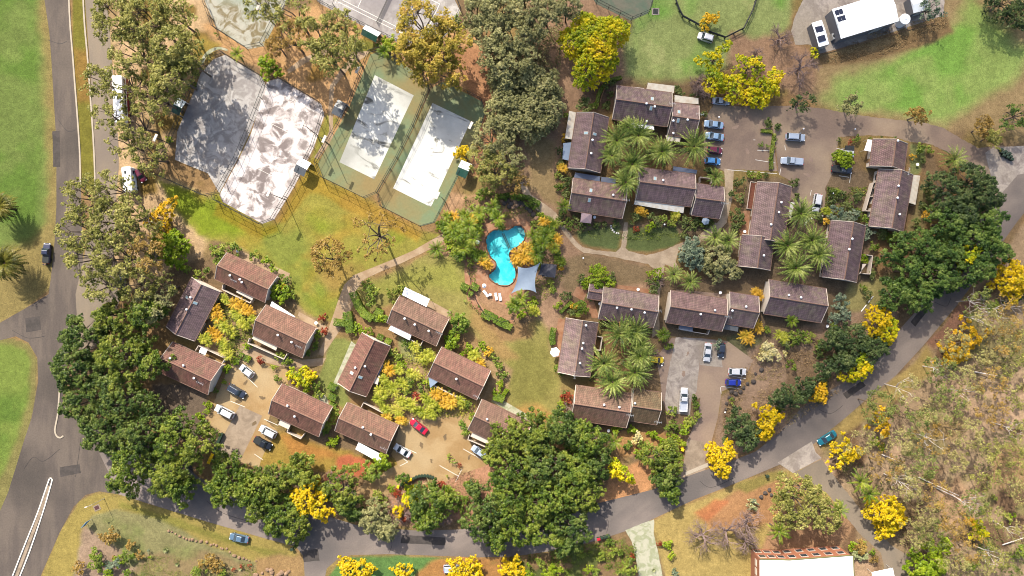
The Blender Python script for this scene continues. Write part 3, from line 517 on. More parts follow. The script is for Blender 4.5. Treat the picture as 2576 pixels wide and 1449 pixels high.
sheet("concrete_bay", [(1700, 848), (1766, 852), (1752, 985), (1738, 1004), (1736, 1046), (1680, 1036), (1672, 1010), (1680, 940)], .02, 'concrete2', rough=.6)
sheet("concrete_bay", [(1766, 852), (1808, 858), (1818, 924), (1760, 918)], .024, 'concrete2', rough=.4)
sheet("driveway_mouth", [(1728, 1104), (1772, 1112), (1768, 1140), (1774, 1162), (1784, 1174), (1724, 1200), (1718, 1180)], .024, 'concrete')
sheet("kerb_crossing", [(1722, 1188), (1780, 1164), (1784, 1172), (1726, 1196)], .03, 'kerb')
sheet("side_drive", [(1573, 1334), (1612, 1318), (1646, 1306), (1644, 1340), (1658, 1400), (1672, 1480), (1612, 1480), (1598, 1400), (1590, 1365)], .024, 'concrete3', rough=.8)
sheet("driveway_apron", [(1956, 1164), (2042, 1110), (2052, 1138), (2067, 1152), (1995, 1190)], .026, 'concrete2')
sheet("garden_drive", [(1998, 1190), (2067, 1155), (2100, 1200), (2140, 1250), (2180, 1300), (2240, 1370), (2290, 1400), (2300, 1480), (2235, 1480), (2216, 1390), (2160, 1340), (2120, 1290), (2080, 1240)], .020, 'lane', rough=.8)
sheet("west_car_park", [(586, 905), (640, 905), (700, 930), (722, 925), (725, 985), (700, 1010), (672, 1060), (700, 1085), (670, 1130), (650, 1175), (560, 1150), (540, 1120), (500, 1080), (535, 1020), (560, 960)], .012, 'sand', rough=1.5)
sheet("concrete_bay", [(603, 1020), (660, 1046), (606, 1155), (540, 1150), (560, 1100)], .02, 'concrete')
sheet("middle_car_park", [(1010, 1060), (1100, 1050), (1180, 1030), (1190, 1080), (1220, 1120), (1225, 1170), (1140, 1200), (1110, 1218), (1090, 1195), (1040, 1200), (960, 1255), (920, 1250), (900, 1290), (860, 1270), (920, 1210), (1000, 1170), (985, 1140)], .012, 'sand', rough=1.5)
sheet("courtyard_paving", [(590, 890), (620, 862), (660, 880), (760, 905), (820, 900), (810, 920), (740, 925), (700, 920), (640, 905)], .014, 'path')
sheet("footpath", [(1120, 584), (1190, 510), (1204, 520), (1150, 590), (1108, 612), (1064, 636), (1010, 662), (960, 682), (918, 702), (896, 730), (892, 760), (872, 800), (848, 842), (822, 880), (812, 896), (800, 890), (818, 850), (836, 800), (852, 752), (866, 716), (890, 692), (930, 676), (990, 652), (1040, 630), (1092, 600)], .02, 'path')
sheet("footpath", [(1306, 455), (1318, 458), (1338, 490), (1372, 514), (1398, 536), (1412, 556), (1430, 582), (1450, 608), (1466, 622), (1500, 630), (1550, 634), (1562, 622), (1570, 560), (1580, 560), (1578, 600), (1574, 624), (1582, 632), (1625, 642), (1660, 634), (1700, 616), (1730, 606), (1760, 590), (1800, 560), (1812, 566), (1780, 600), (1740, 618), (1706, 632), (1700, 660), (1712, 680), (1700, 676), (1672, 664), (1660, 740), (1658, 840), (1640, 850), (1648, 740), (1650, 680), (1630, 664), (1570, 652), (1520, 642), (1470, 636), (1448, 622), (1426, 596), (1404, 566), (1384, 546), (1352, 530), (1320, 500)], .016, 'path2', rough=.8)
sheet("footpath", [(1822, 424), (1846, 428), (1842, 500), (1828, 560), (1800, 590), (1790, 580), (1812, 550), (1824, 480)], .022, 'path2')
sheet("footpath", [(722, 176), (760, 146), (830, 120), (880, 132), (930, 128), (922, 140), (880, 170), (840, 220), (838, 270), (838, 340), (830, 360), (800, 400), (790, 396), (820, 350), (828, 330), (826, 270), (830, 215), (864, 165), (884, 146), (830, 134), (770, 158), (726, 186)], .02, 'path')
sheet("footpath", [(502, 158), (515, 135), (532, 122), (552, 118), (572, 124), (570, 128), (552, 124), (536, 130), (520, 144), (510, 162)], .02, 'concrete3', True)
sheet("villa_terrace", [(1545, 715), (1640, 728), (1640, 745), (1548, 728)], .03, 'terracotta'); sheet("villa_terrace", [(1700, 728), (1830, 740), (1915, 748), (1915, 760), (1700, 742)], .03, 'parkwarm')
sheet("villa_terrace", [(1405, 800), (1425, 805), (1410, 900), (1388, 896)], .03, 'terracotta'); sheet("villa_terrace", [(1450, 722), (1480, 716), (1508, 800), (1490, 800), (1470, 760), (1440, 742)], .03, 'terracotta')
sheet("villa_terrace", [(1494, 538), (1545, 548), (1545, 565), (1495, 556)], .03, 'terracotta'); sheet("villa_terrace", [(1870, 530), (1886, 530), (1884, 596), (1856, 590)], .03, 'terracotta')
sheet("cottage_terrace", [(600, 628), (730, 688), (720, 708), (598, 648)], .03, 'path'); sheet("cottage_terrace", [(1075, 752), (1135, 785), (1130, 805), (1068, 770)], .03, 'path')
sheet("cottage_terrace", [(752, 784), (826, 824), (818, 836), (748, 800)], .03, 'path'); sheet("cottage_terrace", [(884, 858), (898, 870), (846, 980), (836, 970)], .03, 'concrete3')
sheet("cottage_terrace", [(1246, 996), (1340, 1050), (1336, 1066), (1236, 1010)], .03, 'concrete3'); sheet("cottage_terrace", [(800, 985), (822, 1000), (826, 1025), (812, 1040), (790, 1010)], .03, 'concrete3', True)
sheet("pool_surround_walk", [(1170, 660), (1190, 656), (1205, 760), (1270, 805), (1290, 800), (1290, 812), (1262, 822), (1190, 775), (1172, 730)], .02, 'terracotta', True)
M['stain'] = two_tone("oily_stain", S(150, 128, 98), S(168, 142, 108), .6, .4, .6, 3, .12)
M['patch'] = two_tone("asphalt_patch", S(98, 92, 88), S(112, 104, 100), .6, .4, .6, 3, .12)
for q in ([(64, 800), (100, 796), (104, 830), (66, 836)], [(150, 1175), (200, 1168), (204, 1190), (152, 1200)], [(1010, 1345), (1120, 1352), (1120, 1372), (1008, 1366)], [(1340, 1320), (1400, 1310), (1404, 1326), (1342, 1338)], [(2120, 990), (2168, 958), (2178, 970), (2130, 1004)], [(2290, 810), (2322, 770), (2334, 780), (2302, 822)], [(132, 330), (150, 330), (152, 420), (134, 420)], [(760, 1385), (800, 1380), (804, 1410), (764, 1414)]): sheet("road_patch", q, .024, 'patch', rough=.5)
for u, v, r_ in ((618, 962, 7), (600, 1010, 8), (640, 1065, 7), (1060, 1120, 8), (1120, 1100, 9), (1180, 1150, 7), (1085, 1160, 6), (660, 1000, 8), (1850, 320, 9), (1880, 380, 8), (2040, 400, 8), (2030, 440, 9), (1990, 470, 7), (1790, 950, 8), (1760, 1020, 6), (1720, 940, 8), (1730, 890, 6)): sheet("oil_stain", ell(u, v, r_, r_ * .5, u), .042, 'stain' if u < 1300 else 'parkwarm', rough=1.6)
# concrete yard of the sheds
sheet("shed_yard", [(2032, -300), (2380, -300), (2376, 0), (2372, 40), (2300, 62), (2200, 96), (2058, 140), (2040, 112), (2000, 112), (1990, 80), (2000, 40), (2020, 0)], .02, 'concrete2', rough=1)
for a_, b_, lab in (((2060, 138), (2350, 56), "timber sleeper edge of the shed yard"),):
    o = strip("sleeper_edging", [a_, ((a_[0] + b_[0]) / 2, (a_[1] + b_[1]) / 2 + 1), b_], .35, .16, 'wood', .16); tag(o, "long timber sleeper edging below the big white shed", "edging")
# kerbs and paint of the main road
for ln, lab in (([(171, -300), (174, 0), (185, 160), (200, 362), (203, 470)], "pale concrete kerb along the left main road edge"), ([(206, -300), (210, 0), (222, 160), (236, 362), (240, 470)], "pale concrete kerb between the grass strip and service lane"),
                ([(150, 985), (146, 1040), (139, 1080), (143, 1096), (152, 1101), (160, 1096)], "white curved kerb end beside the fig grove")):
    tag(strip("kerb", ln, .38, .13, 'kerb', .13), lab, "kerb", "kerbs of the main road")
md = empty("median_island", (*W(80, 1330), 0)); tag(md, "narrow median island with two white kerbs in the wide road", "median")
def under(o, p):
    o.parent = p; o.matrix_parent_inverse = Matrix.Translation(-Vector(p.location)); return o
k1 = strip("kerb", [(24, 1470), (55, 1390), (95, 1290), (122, 1212), (127, 1203), (131, 1206), (130, 1215), (108, 1290), (74, 1390), (42, 1470)], .3, .14, 'paint', .14); under(k1, md)
k2 = strip("infill", [(34, 1470), (64, 1390), (101, 1290), (123, 1222)], .75, .08, 'concrete', .07); under(k2, md)
def lines(name, segs, wd, z, lab=None, group=None):
    for a_, b_ in segs:
        struct(strip(name, [a_, b_], wd, z, 'paint'))
lines("bay_marking", [((622, 949), (648, 974)), ((580, 1009), (617, 1024)), ((664, 1054), (700, 1070)), ((640, 1142), (662, 1157)), ((1014, 1124), (1048, 1140)), ((1006, 1172), (1026, 1162)), ((1013, 1152), (1026, 1162)), ((1106, 1171), (1154, 1198)), ((1165, 1129), (1211, 1155)), ((1162, 1180), (1146, 1212)),
      ((1828, 943), (1876, 953)), ((1814, 990), (1812, 974)), ((1814, 972), (1860, 978)), ((1974, 366), (1976, 378)), ((1964, 424), (1961, 440)), ((2104, 373), (2122, 377)), ((2110, 442), (2136, 446)), ((2140, 438), (2137, 460)), ((2041, 478), (2038, 492)), ((1895, 352), (1900, 352)), ((1900, 402), (1950, 410)), ((1830, 427), (1955, 437)), ((1905, 378), (1950, 380))], .12, .034)
strip_ = strip("parking_kerb", [(1938, 304), (1942, 330), (1948, 360), (1956, 428)], .3, .12, 'wood', .12); tag(strip_, "low timber kerb splitting the gravel car park", "kerb")

# ------------------------------------------------------------------ courts
def court_sheet(name, pts, z, m, mm=None): return sheet(name, pts, z, m)
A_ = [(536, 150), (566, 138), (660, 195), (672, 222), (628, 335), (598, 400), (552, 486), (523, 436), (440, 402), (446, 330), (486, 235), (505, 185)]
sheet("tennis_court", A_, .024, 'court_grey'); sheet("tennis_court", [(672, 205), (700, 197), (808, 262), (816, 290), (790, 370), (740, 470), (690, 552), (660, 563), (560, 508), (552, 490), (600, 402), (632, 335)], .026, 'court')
sheet("tennis_court", [(932, 137), (964, 127), (1078, 205), (1080, 222), (1040, 320), (1000, 400), (949, 487), (919, 499), (812, 447), (800, 412), (840, 340), (878, 272)], .024, 'green')
sheet("tennis_court", [(1085, 222), (1112, 206), (1145, 220), (1211, 255), (1221, 285), (1190, 370), (1130, 490), (1094, 560), (1060, 569), (962, 520), (952, 488), (1002, 402), (1042, 322)], .024, 'green')
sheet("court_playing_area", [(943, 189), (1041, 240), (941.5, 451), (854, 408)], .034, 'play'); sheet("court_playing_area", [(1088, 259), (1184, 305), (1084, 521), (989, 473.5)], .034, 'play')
sheet("tennis_court", [(770, -60), (796, 0), (806, 10), (906, 62), (954, 84), (1050, 130), (1110, 100), (1140, 70), (1159, 30), (1144, 0), (1130, -100), (800, -180)], .026, 'court_grey')
sheet("tennis_court", [(500, -40), (518, 10), (545, 72), (625, 124), (664, 116), (720, 10), (730, -60), (620, -110)], .026, 'court_old')
sheet("tennis_court", [(1488, -10), (1500, 10), (1587, 52), (1630, 34), (1646, -10), (1640, -120), (1500, -120)], .026, 'green2')
lines("court_line", [((849, 4), (1056, 107)), ((861, 0), (1070, 103)), ((843, 8), (880, -60)), ((909, 0), (901, 17)), ((1049, 0), (1016, 72)), ((1106, 10), (1060, 108)), ((960, -60), (1106, 10)), ((1000, -60), (1020, -30)), ((915, -60), (1049, 0))], .13, .04)
lines("court_line", [((640, 290), (730, 335)), ((662, 215), (790, 280)), ((600, 400), (700, 450))], .08, .04)
tn = empty("tennis_net", (*W(963, 30), 0)); tag(tn, "dark tennis net strung across the lined grey court", "net")
P0 = W3(990, -30); P1 = W3(949, 58); mb = MB(); dd = (P1 - P0)
mb.add([P0 + Vector((0, 0, .05)), P1 + Vector((0, 0, .05)), P1 + Vector((0, 0, 1)), P0 + Vector((0, 0, 1))], [(0, 1, 2, 3)])
def wire_mat(name, dens, col=(.05, .06, .06)):
    m = bpy.data.materials.new(name); m.use_nodes = True; t = m.node_tree; b = t.nodes["Principled BSDF"]; b.inputs["Base Color"].default_value = (*col, 1); b.inputs["Alpha"].default_value = dens; return m
M['mesh'] = wire_mat("chain_wire", .09); M['net'] = wire_mat("net_cord", .55)
under(mb.obj("net", M['net']), tn); mb = MB(); mb.tube(P0 + Vector((0, 0, 1)), P1 + Vector((0, 0, 1)), .04); under(mb.obj("top_cord", M['dark']), tn)
for p in (P0, P1): under(MB().tube(p, p + Vector((0, 0, 1.1)), .06).obj("post", M['dark']), tn)

def fence(name, pts, h, lab, cat="fence", group=None, gap=3.0, m='dark', rails=(1.0, .5), wire=True, r=.045, closed=False, slat=False):
    r *= 1.5
    P = [W3(*p) for p in pts]
    if closed: P.append(P[0])
    c = P[0].copy(); root = empty(name, c); tag(root, lab, cat, group)
    rl = MB(); wm = MB(); spots = []
    for a, b_ in zip(P, P[1:]):
        n = max(1, round((b_ - a).length / gap))
        for k in range(n): spots.append(a.lerp(b_, k / n))
        for q in rails: rl.tube(a + Vector((0, 0, h * q)), b_ + Vector((0, 0, h * q)), r * .8, n=4)
        wm.add([a + Vector((0, 0, .05)), b_ + Vector((0, 0, .05)), b_ + Vector((0, 0, h)), a + Vector((0, 0, h))], [(0, 1, 2, 3)])
    if not closed: spots.append(P[-1])
    under(rl.obj("rail", M[m]), root)
    if wire: under(wm.obj("wire_netting", M['mesh']), root)
    pm = MB().tube((0, 0, 0), (0, 0, h), r, n=5).mesh("post", M[m])
    for s in spots:
        o = link("post", pm, root); o.location = s - c
    return root
CF = "tall wire fences round the tennis courts"
fence("court_fence", [(536, 150), (566, 138), (662, 196), (672, 222), (628, 335), (600, 402), (552, 488), (522, 494), (400, 441), (436, 360), (486, 235), (505, 185)], 3.2, "tall dark wire fence enclosing the tree shaded grey court", group=CF, closed=True)
fence("court_fence", [(672, 212), (700, 197), (808, 262), (817, 290), (790, 372), (740, 470), (690, 553), (660, 565), (548, 505), (545, 492)], 3.2, "tall dark wire fence enclosing the bright grey court", group=CF)
fence("court_fence", [(932, 137), (964, 127), (1078, 205), (1080, 222), (1040, 320), (1000, 400), (950, 487), (919, 500), (812, 447), (799, 412), (840, 340), (878, 272)], 3.2, "tall dark wire fence enclosing the first green court", group=CF, closed=True)
fence("court_fence", [(1087, 220), (1112, 206), (1145, 220), (1211, 255), (1222, 285), (1190, 372), (1130, 490), (1094, 561), (1059, 571), (961, 521), (954, 490), (1004, 402), (1044, 322)], 3.2, "tall dark wire fence enclosing the second green court", group=CF, closed=True)
fence("court_fence", [(796, -40), (796, 0), (806, 10), (906, 62), (954, 86), (1050, 132), (1112, 102), (1142, 70), (1160, 30), (1146, -10)], 3.2, "tall dark wire fence round the lined grey court", group=CF)
fence("court_fence", [(518, 0), (544, 74), (625, 126), (664, 118), (720, 10), (722, -20)], 3.2, "tall dark wire fence round the peeling old court", group=CF)
fence("court_fence", [(1486, -20), (1500, 10), (1587, 54), (1631, 35), (1647, -20)], 3.0, "tall dark wire fence round the dull green court", group=CF)
fence("paddock_fence", [(1694, -20), (1700, 10), (1708, 30), (1716, 44), (1750, 62), (1785, 84), (1822, 97), (1868, 74), (1890, 30), (1906, -20)], 1.2, "low dark rail fence bounding the fenced green lawn", gap=2.2, rails=(1, .6), wire=False, r=.12)
fence("pool_fence", [(1178, 660), (1186, 720), (1196, 752), (1220, 790), (1262, 810), (1292, 802)], 1.2, "dark pool safety fence along the lower pool garden", gap=2, wire=False, r=.035)
fence("pool_fence", [(1300, 508), (1340, 520), (1365, 545), (1384, 570)], 1.2, "dark pool safety fence above the pool beside the footpath", gap=2, wire=False, r=.035)
fence("timber_fence", [(1508, 262), (1512, 245), (1520, 225), (1534, 208)], 1.3, "pale timber fence beside the long villa garden", gap=1.6, m='wood', wire=False, r=.1)

def floodlight(bu, bv, lab, ang=-60, h=9.0, arm=0.9, proto=[]):
    x, y = W(bu, bv)
    if not proto:
        r = empty("floodlight", (x, y, 0)); MB().tube((0, 0, 0), (0, 0, h), .12, .07, 8).obj("pole", M['dark'], r); MB().tube((0, 0, h), (arm, 0, h + .15), .05).obj("arm", M['dark'], r)
        hd = MB().box((arm + .25, 0, h + .08), (.65, 1.9, .22), top=.92).obj("lamp_head", M['render'], r); MB().box((arm + .25, 0, h + .02), (.5, 1.7, .05)).obj("lens", M['glass'], hd); proto.append(r)
    else: r = copy_thing(proto[0], (x, y, 0), 0)
    r.rotation_euler = (0, 0, R(ang)); tag(r, lab, "floodlight", "court floodlight poles"); return r
floodlight(719, 503, "floodlight pole standing at the lower right corner of the bright grey court", 155)
floodlight(799, 341, "floodlight pole turned towards the bright grey court, upper of the twin pair", 155)
floodlight(830, 365, "floodlight pole turned towards the first green court, lower of the twin pair", -25)
floodlight(910, 199, "floodlight pole beside the upper left side of the first green court", -25)
floodlight(860, 46, "floodlight pole in the orange soil beside the lined grey court", 65)
floodlight(692, 64, "floodlight pole beside the peeling old court", 155)
floodlight(1121, 509, "floodlight pole at the lower right side of the second green court", 155)
floodlight(1022, 127, "floodlight pole under the rusty gum by the lined grey court", 65)
floodlight(1200, 342, "floodlight pole beside the right side of the second green court", 155)
floodlight(428, 362, "floodlight pole under gums left of the tree shaded grey court", -25)

def shelter(quad, m1, m2, lab, h=2.6, rise=.5):
    P = [W3(*p, h) for p in quad]; c = (P[0] + P[1] + P[2] + P[3]) / 4; ax = (P[1] - P[0] + P[2] - P[3]); ay = (P[0] - P[3] + P[1] - P[2]); L = ax.length / 2; D = ay.length / 2; rz = math.atan2(ax.y, ax.x)
    r = empty("court_shelter", (c.x, c.y, 0), rz); tag(r, lab, "shelter", "small court side shelters")
    def slope(s, m):
        mb = MB(); y0, y1 = (0, s * D / 2); z0, z1 = h + rise, h
        a, b_ = ((-L / 2, y0, z0), (L / 2, y0, z0)); c_, d_ = ((L / 2, y1, z1), (-L / 2, y1, z1)); fs = [(0, 1, 2, 3), (7, 6, 5, 4), (0, 4, 5, 1), (1, 5, 6, 2), (2, 6, 7, 3), (3, 7, 4, 0)]
        vs = [a, b_, c_, d_] + [(p[0], p[1], p[2] - .05) for p in (a, b_, c_, d_)]
        if s > 0: fs = [f[::-1] for f in fs]
        mb.add(vs, fs); mb.obj("roof", M[m], r)
    slope(1, m1); slope(-1, m2)
    for sx in (-1, 1):
        for sy in (-1, 1): MB().tube((sx * (L / 2 - .2), sy * (D / 2 - .2), 0), (sx * (L / 2 - .2), sy * (D / 2 - .2), h), .06).obj("post", M['steel'], r)
    MB().box((0, 0, .4), (L * .7, .4, .06)).obj("bench", M['wood'], r)
    MB().box((0, D / 2 - .1, 0), (L * .9, .06, 1.8)).obj("back_panel", M['render'], r)
shelter([(450, 247), (468, 256), (451, 291), (428, 280)], 'shelter_w', 'shelter_g', "small white green shelter left of the tree shaded grey court")
shelter([(850, 250), (874, 262), (859, 297), (834, 285)], 'shelter_z', 'shelter_z', "small plain grey shelter between the bright court and first green court")
shelter([(919, 63), (955, 80), (948, 109), (909, 86)], 'shelter_w', 'shelter_g', "green striped shelter beside the lined grey court", 2.8, .7)
shelter([(754, 395), (781, 410), (766, 445), (740, 432)][::-1], 'shelter_w', 'shelter_z', "white and grey shelter at the right edge of the bright grey court", 2.8, .6)
shelter([(1161, 403), (1188, 413), (1171, 450), (1146, 438)], 'shelter_w', 'shelter_g', "green and white shelter at the right edge of the second green court", 2.8, .6)

# ------------------------------------------------------------------ houses
def quad_frame(q, h):
    P = [W3(*p, h) for p in q]; c = (P[0] + P[1] + P[2] + P[3]) / 4; ax = ((P[1] - P[0]) + (P[2] - P[3])) / 2; ay = ((P[0] - P[3]) + (P[1] - P[2])) / 2
    rz = math.atan2(ax.y, ax.x); L = ax.length; D = abs(ay.dot(Vector((-math.sin(rz), math.cos(rz), 0)))); return c, rz, L, D
def local(root, u, v, h):
    p = W3(u, v, h) - Vector((root.location.x, root.location.y, 0)); rz = root.rotation_euler.z; return Vector((p.x * math.cos(rz) + p.y * math.sin(rz), -p.x * math.sin(rz) + p.y * math.cos(rz), h))
RC = [0]
def house(q, m, lab, h=2.7, rise=None, vents=(), skies=(), antenna=None, wall='render', ovx=.15, group="tiled cottages"):
    if m in roofA: RC[0] += 1; m = roof_mat(f"red_tile_roof_{RC[0]}", [(216, 158, 138), (204, 146, 126), (212, 158, 134), (206, 160, 138), (198, 140, 124)][RC[0] % 5])
    elif m in roofB: RC[0] += 1; m = roof_mat(f"brown_tile_roof_{RC[0]}", [(148, 122, 124), (136, 112, 116), (154, 128, 127), (142, 118, 121), (148, 118, 116)][RC[0] % 5], 2.5)
    c, rz, L, D = quad_frame(q, h); r = empty("house", (c.x, c.y, 0), rz); tag(r, lab, "house", group)
    rise = rise or D * .5 * math.tan(R(31)); wy = D / 2 - .45; wx = L / 2 - ovx; zt = h + rise; tw = h + rise * (.45 / (D / 2))
    w_ = MB(); w_.add([(-wx, -wy, 0), (wx, -wy, 0), (wx, wy, 0), (-wx, wy, 0), (-wx, -wy, tw - .1), (wx, -wy, tw - .1), (wx, wy, tw - .1), (-wx, wy, tw - .1), (-wx, 0, zt - .12), (wx, 0, zt - .12)],
                     [(0, 1, 5, 4), (2, 3, 7, 6), (1, 2, 6, 9, 5), (3, 0, 4, 8, 7)]); w_.obj("wall", M[wall], r)
    for s in (1, -1):
        mb = MB(); vs = [(-L / 2, 0, zt), (L / 2, 0, zt), (L / 2, s * D / 2, h), (-L / 2, s * D / 2, h)]; vs += [(x, y, z - .12) for x, y, z in vs]
        fs = [(0, 3, 2, 1), (4, 5, 6, 7), (3, 7, 6, 2), (0, 4, 7, 3), (1, 2, 6, 5)]
        if s < 0: fs = [f[::-1] for f in fs]
        mb.add(vs, fs); sl = mb.obj("roof", m, r)
        MB().box((0, s * (D / 2 + .07), h - .14), (L, .13, .12)).obj("gutter", M['ridge'], r)
    for s in (1, -1):                                               # barge boards at the gable ends
        mb = MB(); x = s * (L / 2 + .04)
        for sy in (1, -1): mb.tube((x, 0, zt + .02), (x, sy * D / 2, h + .02), .09, n=4)
        mb.obj("barge_board", M['trim'], r)
    MB().tube((-L / 2, 0, zt + .03), (L / 2, 0, zt + .03), .13, n=6).obj("ridge_cap", M['ridge'], r)
    def on_roof(u, v):
        p = local(r, u, v, h + rise * .5)
        y = max(-D / 2 + .3, min(D / 2 - .3, p.y)); x = max(-L / 2 + .4, min(L / 2 - .4, p.x)); return Vector((x, y, zt - rise * abs(y) / (D / 2))), (1 if y > 0 else -1)
    for u, v in vents:
        p, s = on_roof(u, v); mb = MB(); mb.tube(p - Vector((0, 0, .1)), p + Vector((0, 0, .35)), .13, n=8); vt = mb.obj("roof_vent", M['steel'], r)
        rings = [[(p.x + rr * math.cos(a), p.y + rr * math.sin(a), p.z + zz) for a in [2 * math.pi * i / 10 for i in range(10)]] for rr, zz in ((.15, .35), (.27, .45), (.3, .58), (.22, .72), (.06, .78))]
        MB().loft(rings).obj("vent_cap", M['white'], vt, True)
    for u, v in skies:
        p, s = on_roof(u, v); a = math.atan2(rise, D / 2); nn = Vector((0, s * math.sin(a), math.cos(a))); tt = Vector((0, s * math.cos(a), -math.sin(a))); xx = Vector((1, 0, 0))
        def slab(w2, d2, z0, z1):
            vs = [p + xx * sx * w2 + tt * sy * d2 + nn * z for z in (z0, z1) for sx, sy in ((-1, -1), (1, -1), (1, 1), (-1, 1))]; return MB().add(vs, [(3, 2, 1, 0), (4, 5, 6, 7), (0, 1, 5, 4), (1, 2, 6, 5), (2, 3, 7, 6), (3, 0, 4, 7)])
        f = slab(.36, .55, 0, .1).obj("skylight", M['trim'], r); slab(.27, .46, .1, .13).obj("pane", M['skyglass'], f)
    if antenna:
        p, s = on_roof(*antenna); mb = MB(); mb.tube(p, p + Vector((0, 0, 2.2)), .03, n=4); mb.tube(p + Vector((-.9, 0, 2.1)), p + Vector((.9, 0, 2.1)), .025, n=4)
        for k in (-.8, -.4, 0, .4, .8): mb.tube(p + Vector((k, -.35, 2.1)), p + Vector((k, .35, 2.1)), .015, n=4)
        mb.obj("antenna", M['steel'], r)
    for s in (1, -1):                                               # windows and doors under the eaves
        n = max(2, int(L // 3.2))
        for k in range(n):
            x = -L / 2 + (k + .5) * L / n
            if k == n // 2: d_ = MB().box((x, s * (wy + .03), 0), (.95, .08, 2.05)).obj("door", M['wood'], r); MB().box((x + .36, s * (wy + .1), 1.0), (.06, .06, .12)).obj("handle", M['steel'], d_)
            else: wn = MB().box((x, s * (wy + .02), .9), (1.7, .1, 1.15)).obj("window", M['trim'], r); MB().box((x, s * (wy + .05), .98), (1.5, .1, .99)).obj("pane", M['glass'], wn)
    return r
def canopy_on(root, quad, m, h0=2.5, h1=None, name="awning", posts=True, slats=0):
    """a flat or sloping roof on posts, attached to its house"""
    h1 = h0 if h1 is None else h1; hs = (h1, h1, h0, h0); P = [local(root, *p, hh) for p, hh in zip(quad, hs)]
    mb = MB(); vs = P + [p - Vector((0, 0, .08)) for p in P]; n = (P[1] - P[0]).cross(P[3] - P[0]).z; fs = [(0, 1, 2, 3), (7, 6, 5, 4), (0, 4, 5, 1), (1, 5, 6, 2), (2, 6, 7, 3), (3, 7, 4, 0)]
    if n < 0: fs = [f[::-1] for f in fs]
    mb.add(vs, fs); o = mb.obj(name, M[m], root)
    if posts:
        for p in (P[2], P[3]): MB().tube((p.x, p.y, 0), (p.x, p.y, p.z - .08), .05, n=5).obj("awning_post", M['trim'], root)
    return o
def courtyard(root, quad, m='trim', h=1.8, name="courtyard_wall"):
    P = [local(root, *p, 0) for p in quad]; mb = MB()
    for a, b_ in zip(P, P[1:]):
        d = b_ - a; mb.box(((a.x + b_.x) / 2, (a.y + b_.y) / 2, 0), (d.length, .16, h), math.atan2(d.y, d.x))
    return mb.obj(name, M[m], root)
CG = "red brown tiled cottages of the lower estate"; VG = "brown tiled villas of the upper estate"
H1 = house([(571, 637), (699, 693), (666, 762), (541, 700)], roofA[0], "red tiled cottage on the lawn edge, highest of the left cottages", vents=[(583, 693), (612, 710), (608, 703)], antenna=(597, 706), group=CG)
canopy_on(H1, [(600, 722), (640, 742), (634, 756), (594, 735)], 'trim', 2.2); courtyard(H1, [(568, 716), (566, 728), (598, 744), (636, 762), (642, 748)])
H2 = house([(670, 767), (798, 826), (759, 899), (634, 842)], roofA[1], "red tiled cottage with a white lean-to beside the footpath", vents=[(737, 860), (703, 842)], antenna=(760, 870), group=CG)
canopy_on(H2, [(673, 786), (735, 816), (742, 796), (684, 758)], 'awn', 2.5); canopy_on(H2, [(640, 840), (700, 868), (694, 882), (634, 852)], 'awn_c', 2.3); courtyard(H2, [(634, 850), (630, 862), (720, 902), (728, 888)])
H3 = house([(1006, 743), (1130, 802), (1098, 870), (974, 813)], roofA[2], "red tiled cottage with white awnings on both long sides", vents=[(1020, 801), (1045, 816), (1080, 832)], antenna=(1108, 836), group=CG)
canopy_on(H3, [(1011, 742), (1073, 772), (1081, 752), (1019, 722)], 'awn', 2.9, 3.0); canopy_on(H3, [(986, 815), (1036, 840), (1030, 856), (977, 829)], 'awn', 2.4, 2.5); courtyard(H3, [(1034, 852), (1060, 868), (1068, 852)])
H4 = house([(910, 837), (849, 964), (921, 997), (983, 871)], roofA[0], "red tiled cottage set crosswise beside the narrow green lawn", vents=[(896, 924), (921, 920)], skies=[(886, 938), (908, 948)], group=CG)
canopy_on(H4, [(958, 912), (942, 946), (950, 950), (966, 916)], 'awn_b', 2.3); canopy_on(H4, [(944, 940), (936, 962), (950, 968), (956, 946)], 'trim', 2.3)
H5 = house([(1110, 872), (1235, 932), (1199, 1006), (1078, 947)], roofA[3], "red tiled cottage inside the curved hedge garden", vents=[(1149, 952)], antenna=(1205, 998), group=CG)
courtyard(H5, [(1100, 955), (1094, 968), (1150, 996), (1170, 1004)]); canopy_on(H5, [(1082, 950), (1102, 960), (1082, 976), (1078, 950)], 'sail', 2.5)
H6 = house([(710, 967), (839, 1023), (800, 1099), (675, 1039)], roofA[1], "red tiled cottage between the round garden and two parked cars", vents=[(728, 1018), (744, 1046)], group=CG)
canopy_on(H6, [(706, 1054), (732, 1066), (726, 1080), (700, 1068)], 'trim', 2.2); courtyard(H6, [(730, 1072), (728, 1084), (762, 1100), (770, 1088)])
H7 = house([(876, 1012), (1004, 1072), (970, 1138), (840, 1084)], roofA[2], "red tiled cottage just above the red soil patch", vents=[(916, 1072), (936, 1090)], antenna=(968, 1124), group=CG)
canopy_on(H7, [(902, 1113), (963, 1145), (955, 1164), (894, 1130)], 'awn', 2.5, 2.6); courtyard(H7, [(912, 1022), (918, 1010), (978, 1042), (972, 1060)])
H8 = house([(1213, 1005), (1338, 1063), (1303, 1140), (1177, 1080)], roofA[3], "faded tiled cottage half hidden under the big fig canopy", vents=[(1226, 1052), (1265, 1090)], group=CG)
canopy_on(H8, [(1188, 1088), (1240, 1112), (1236, 1122), (1184, 1098)], 'trim', 2.2); courtyard(H8, [(1182, 1090), (1178, 1102), (1230, 1124), (1236, 1112)])
H9 = house([(436, 861), (560, 918), (522, 992), (398, 935)], roofA[0], "tiled cottage beside the fig grove with a broad white gable", vents=[(434, 900), (468, 918), (493, 950)], antenna=(515, 960), group=CG)
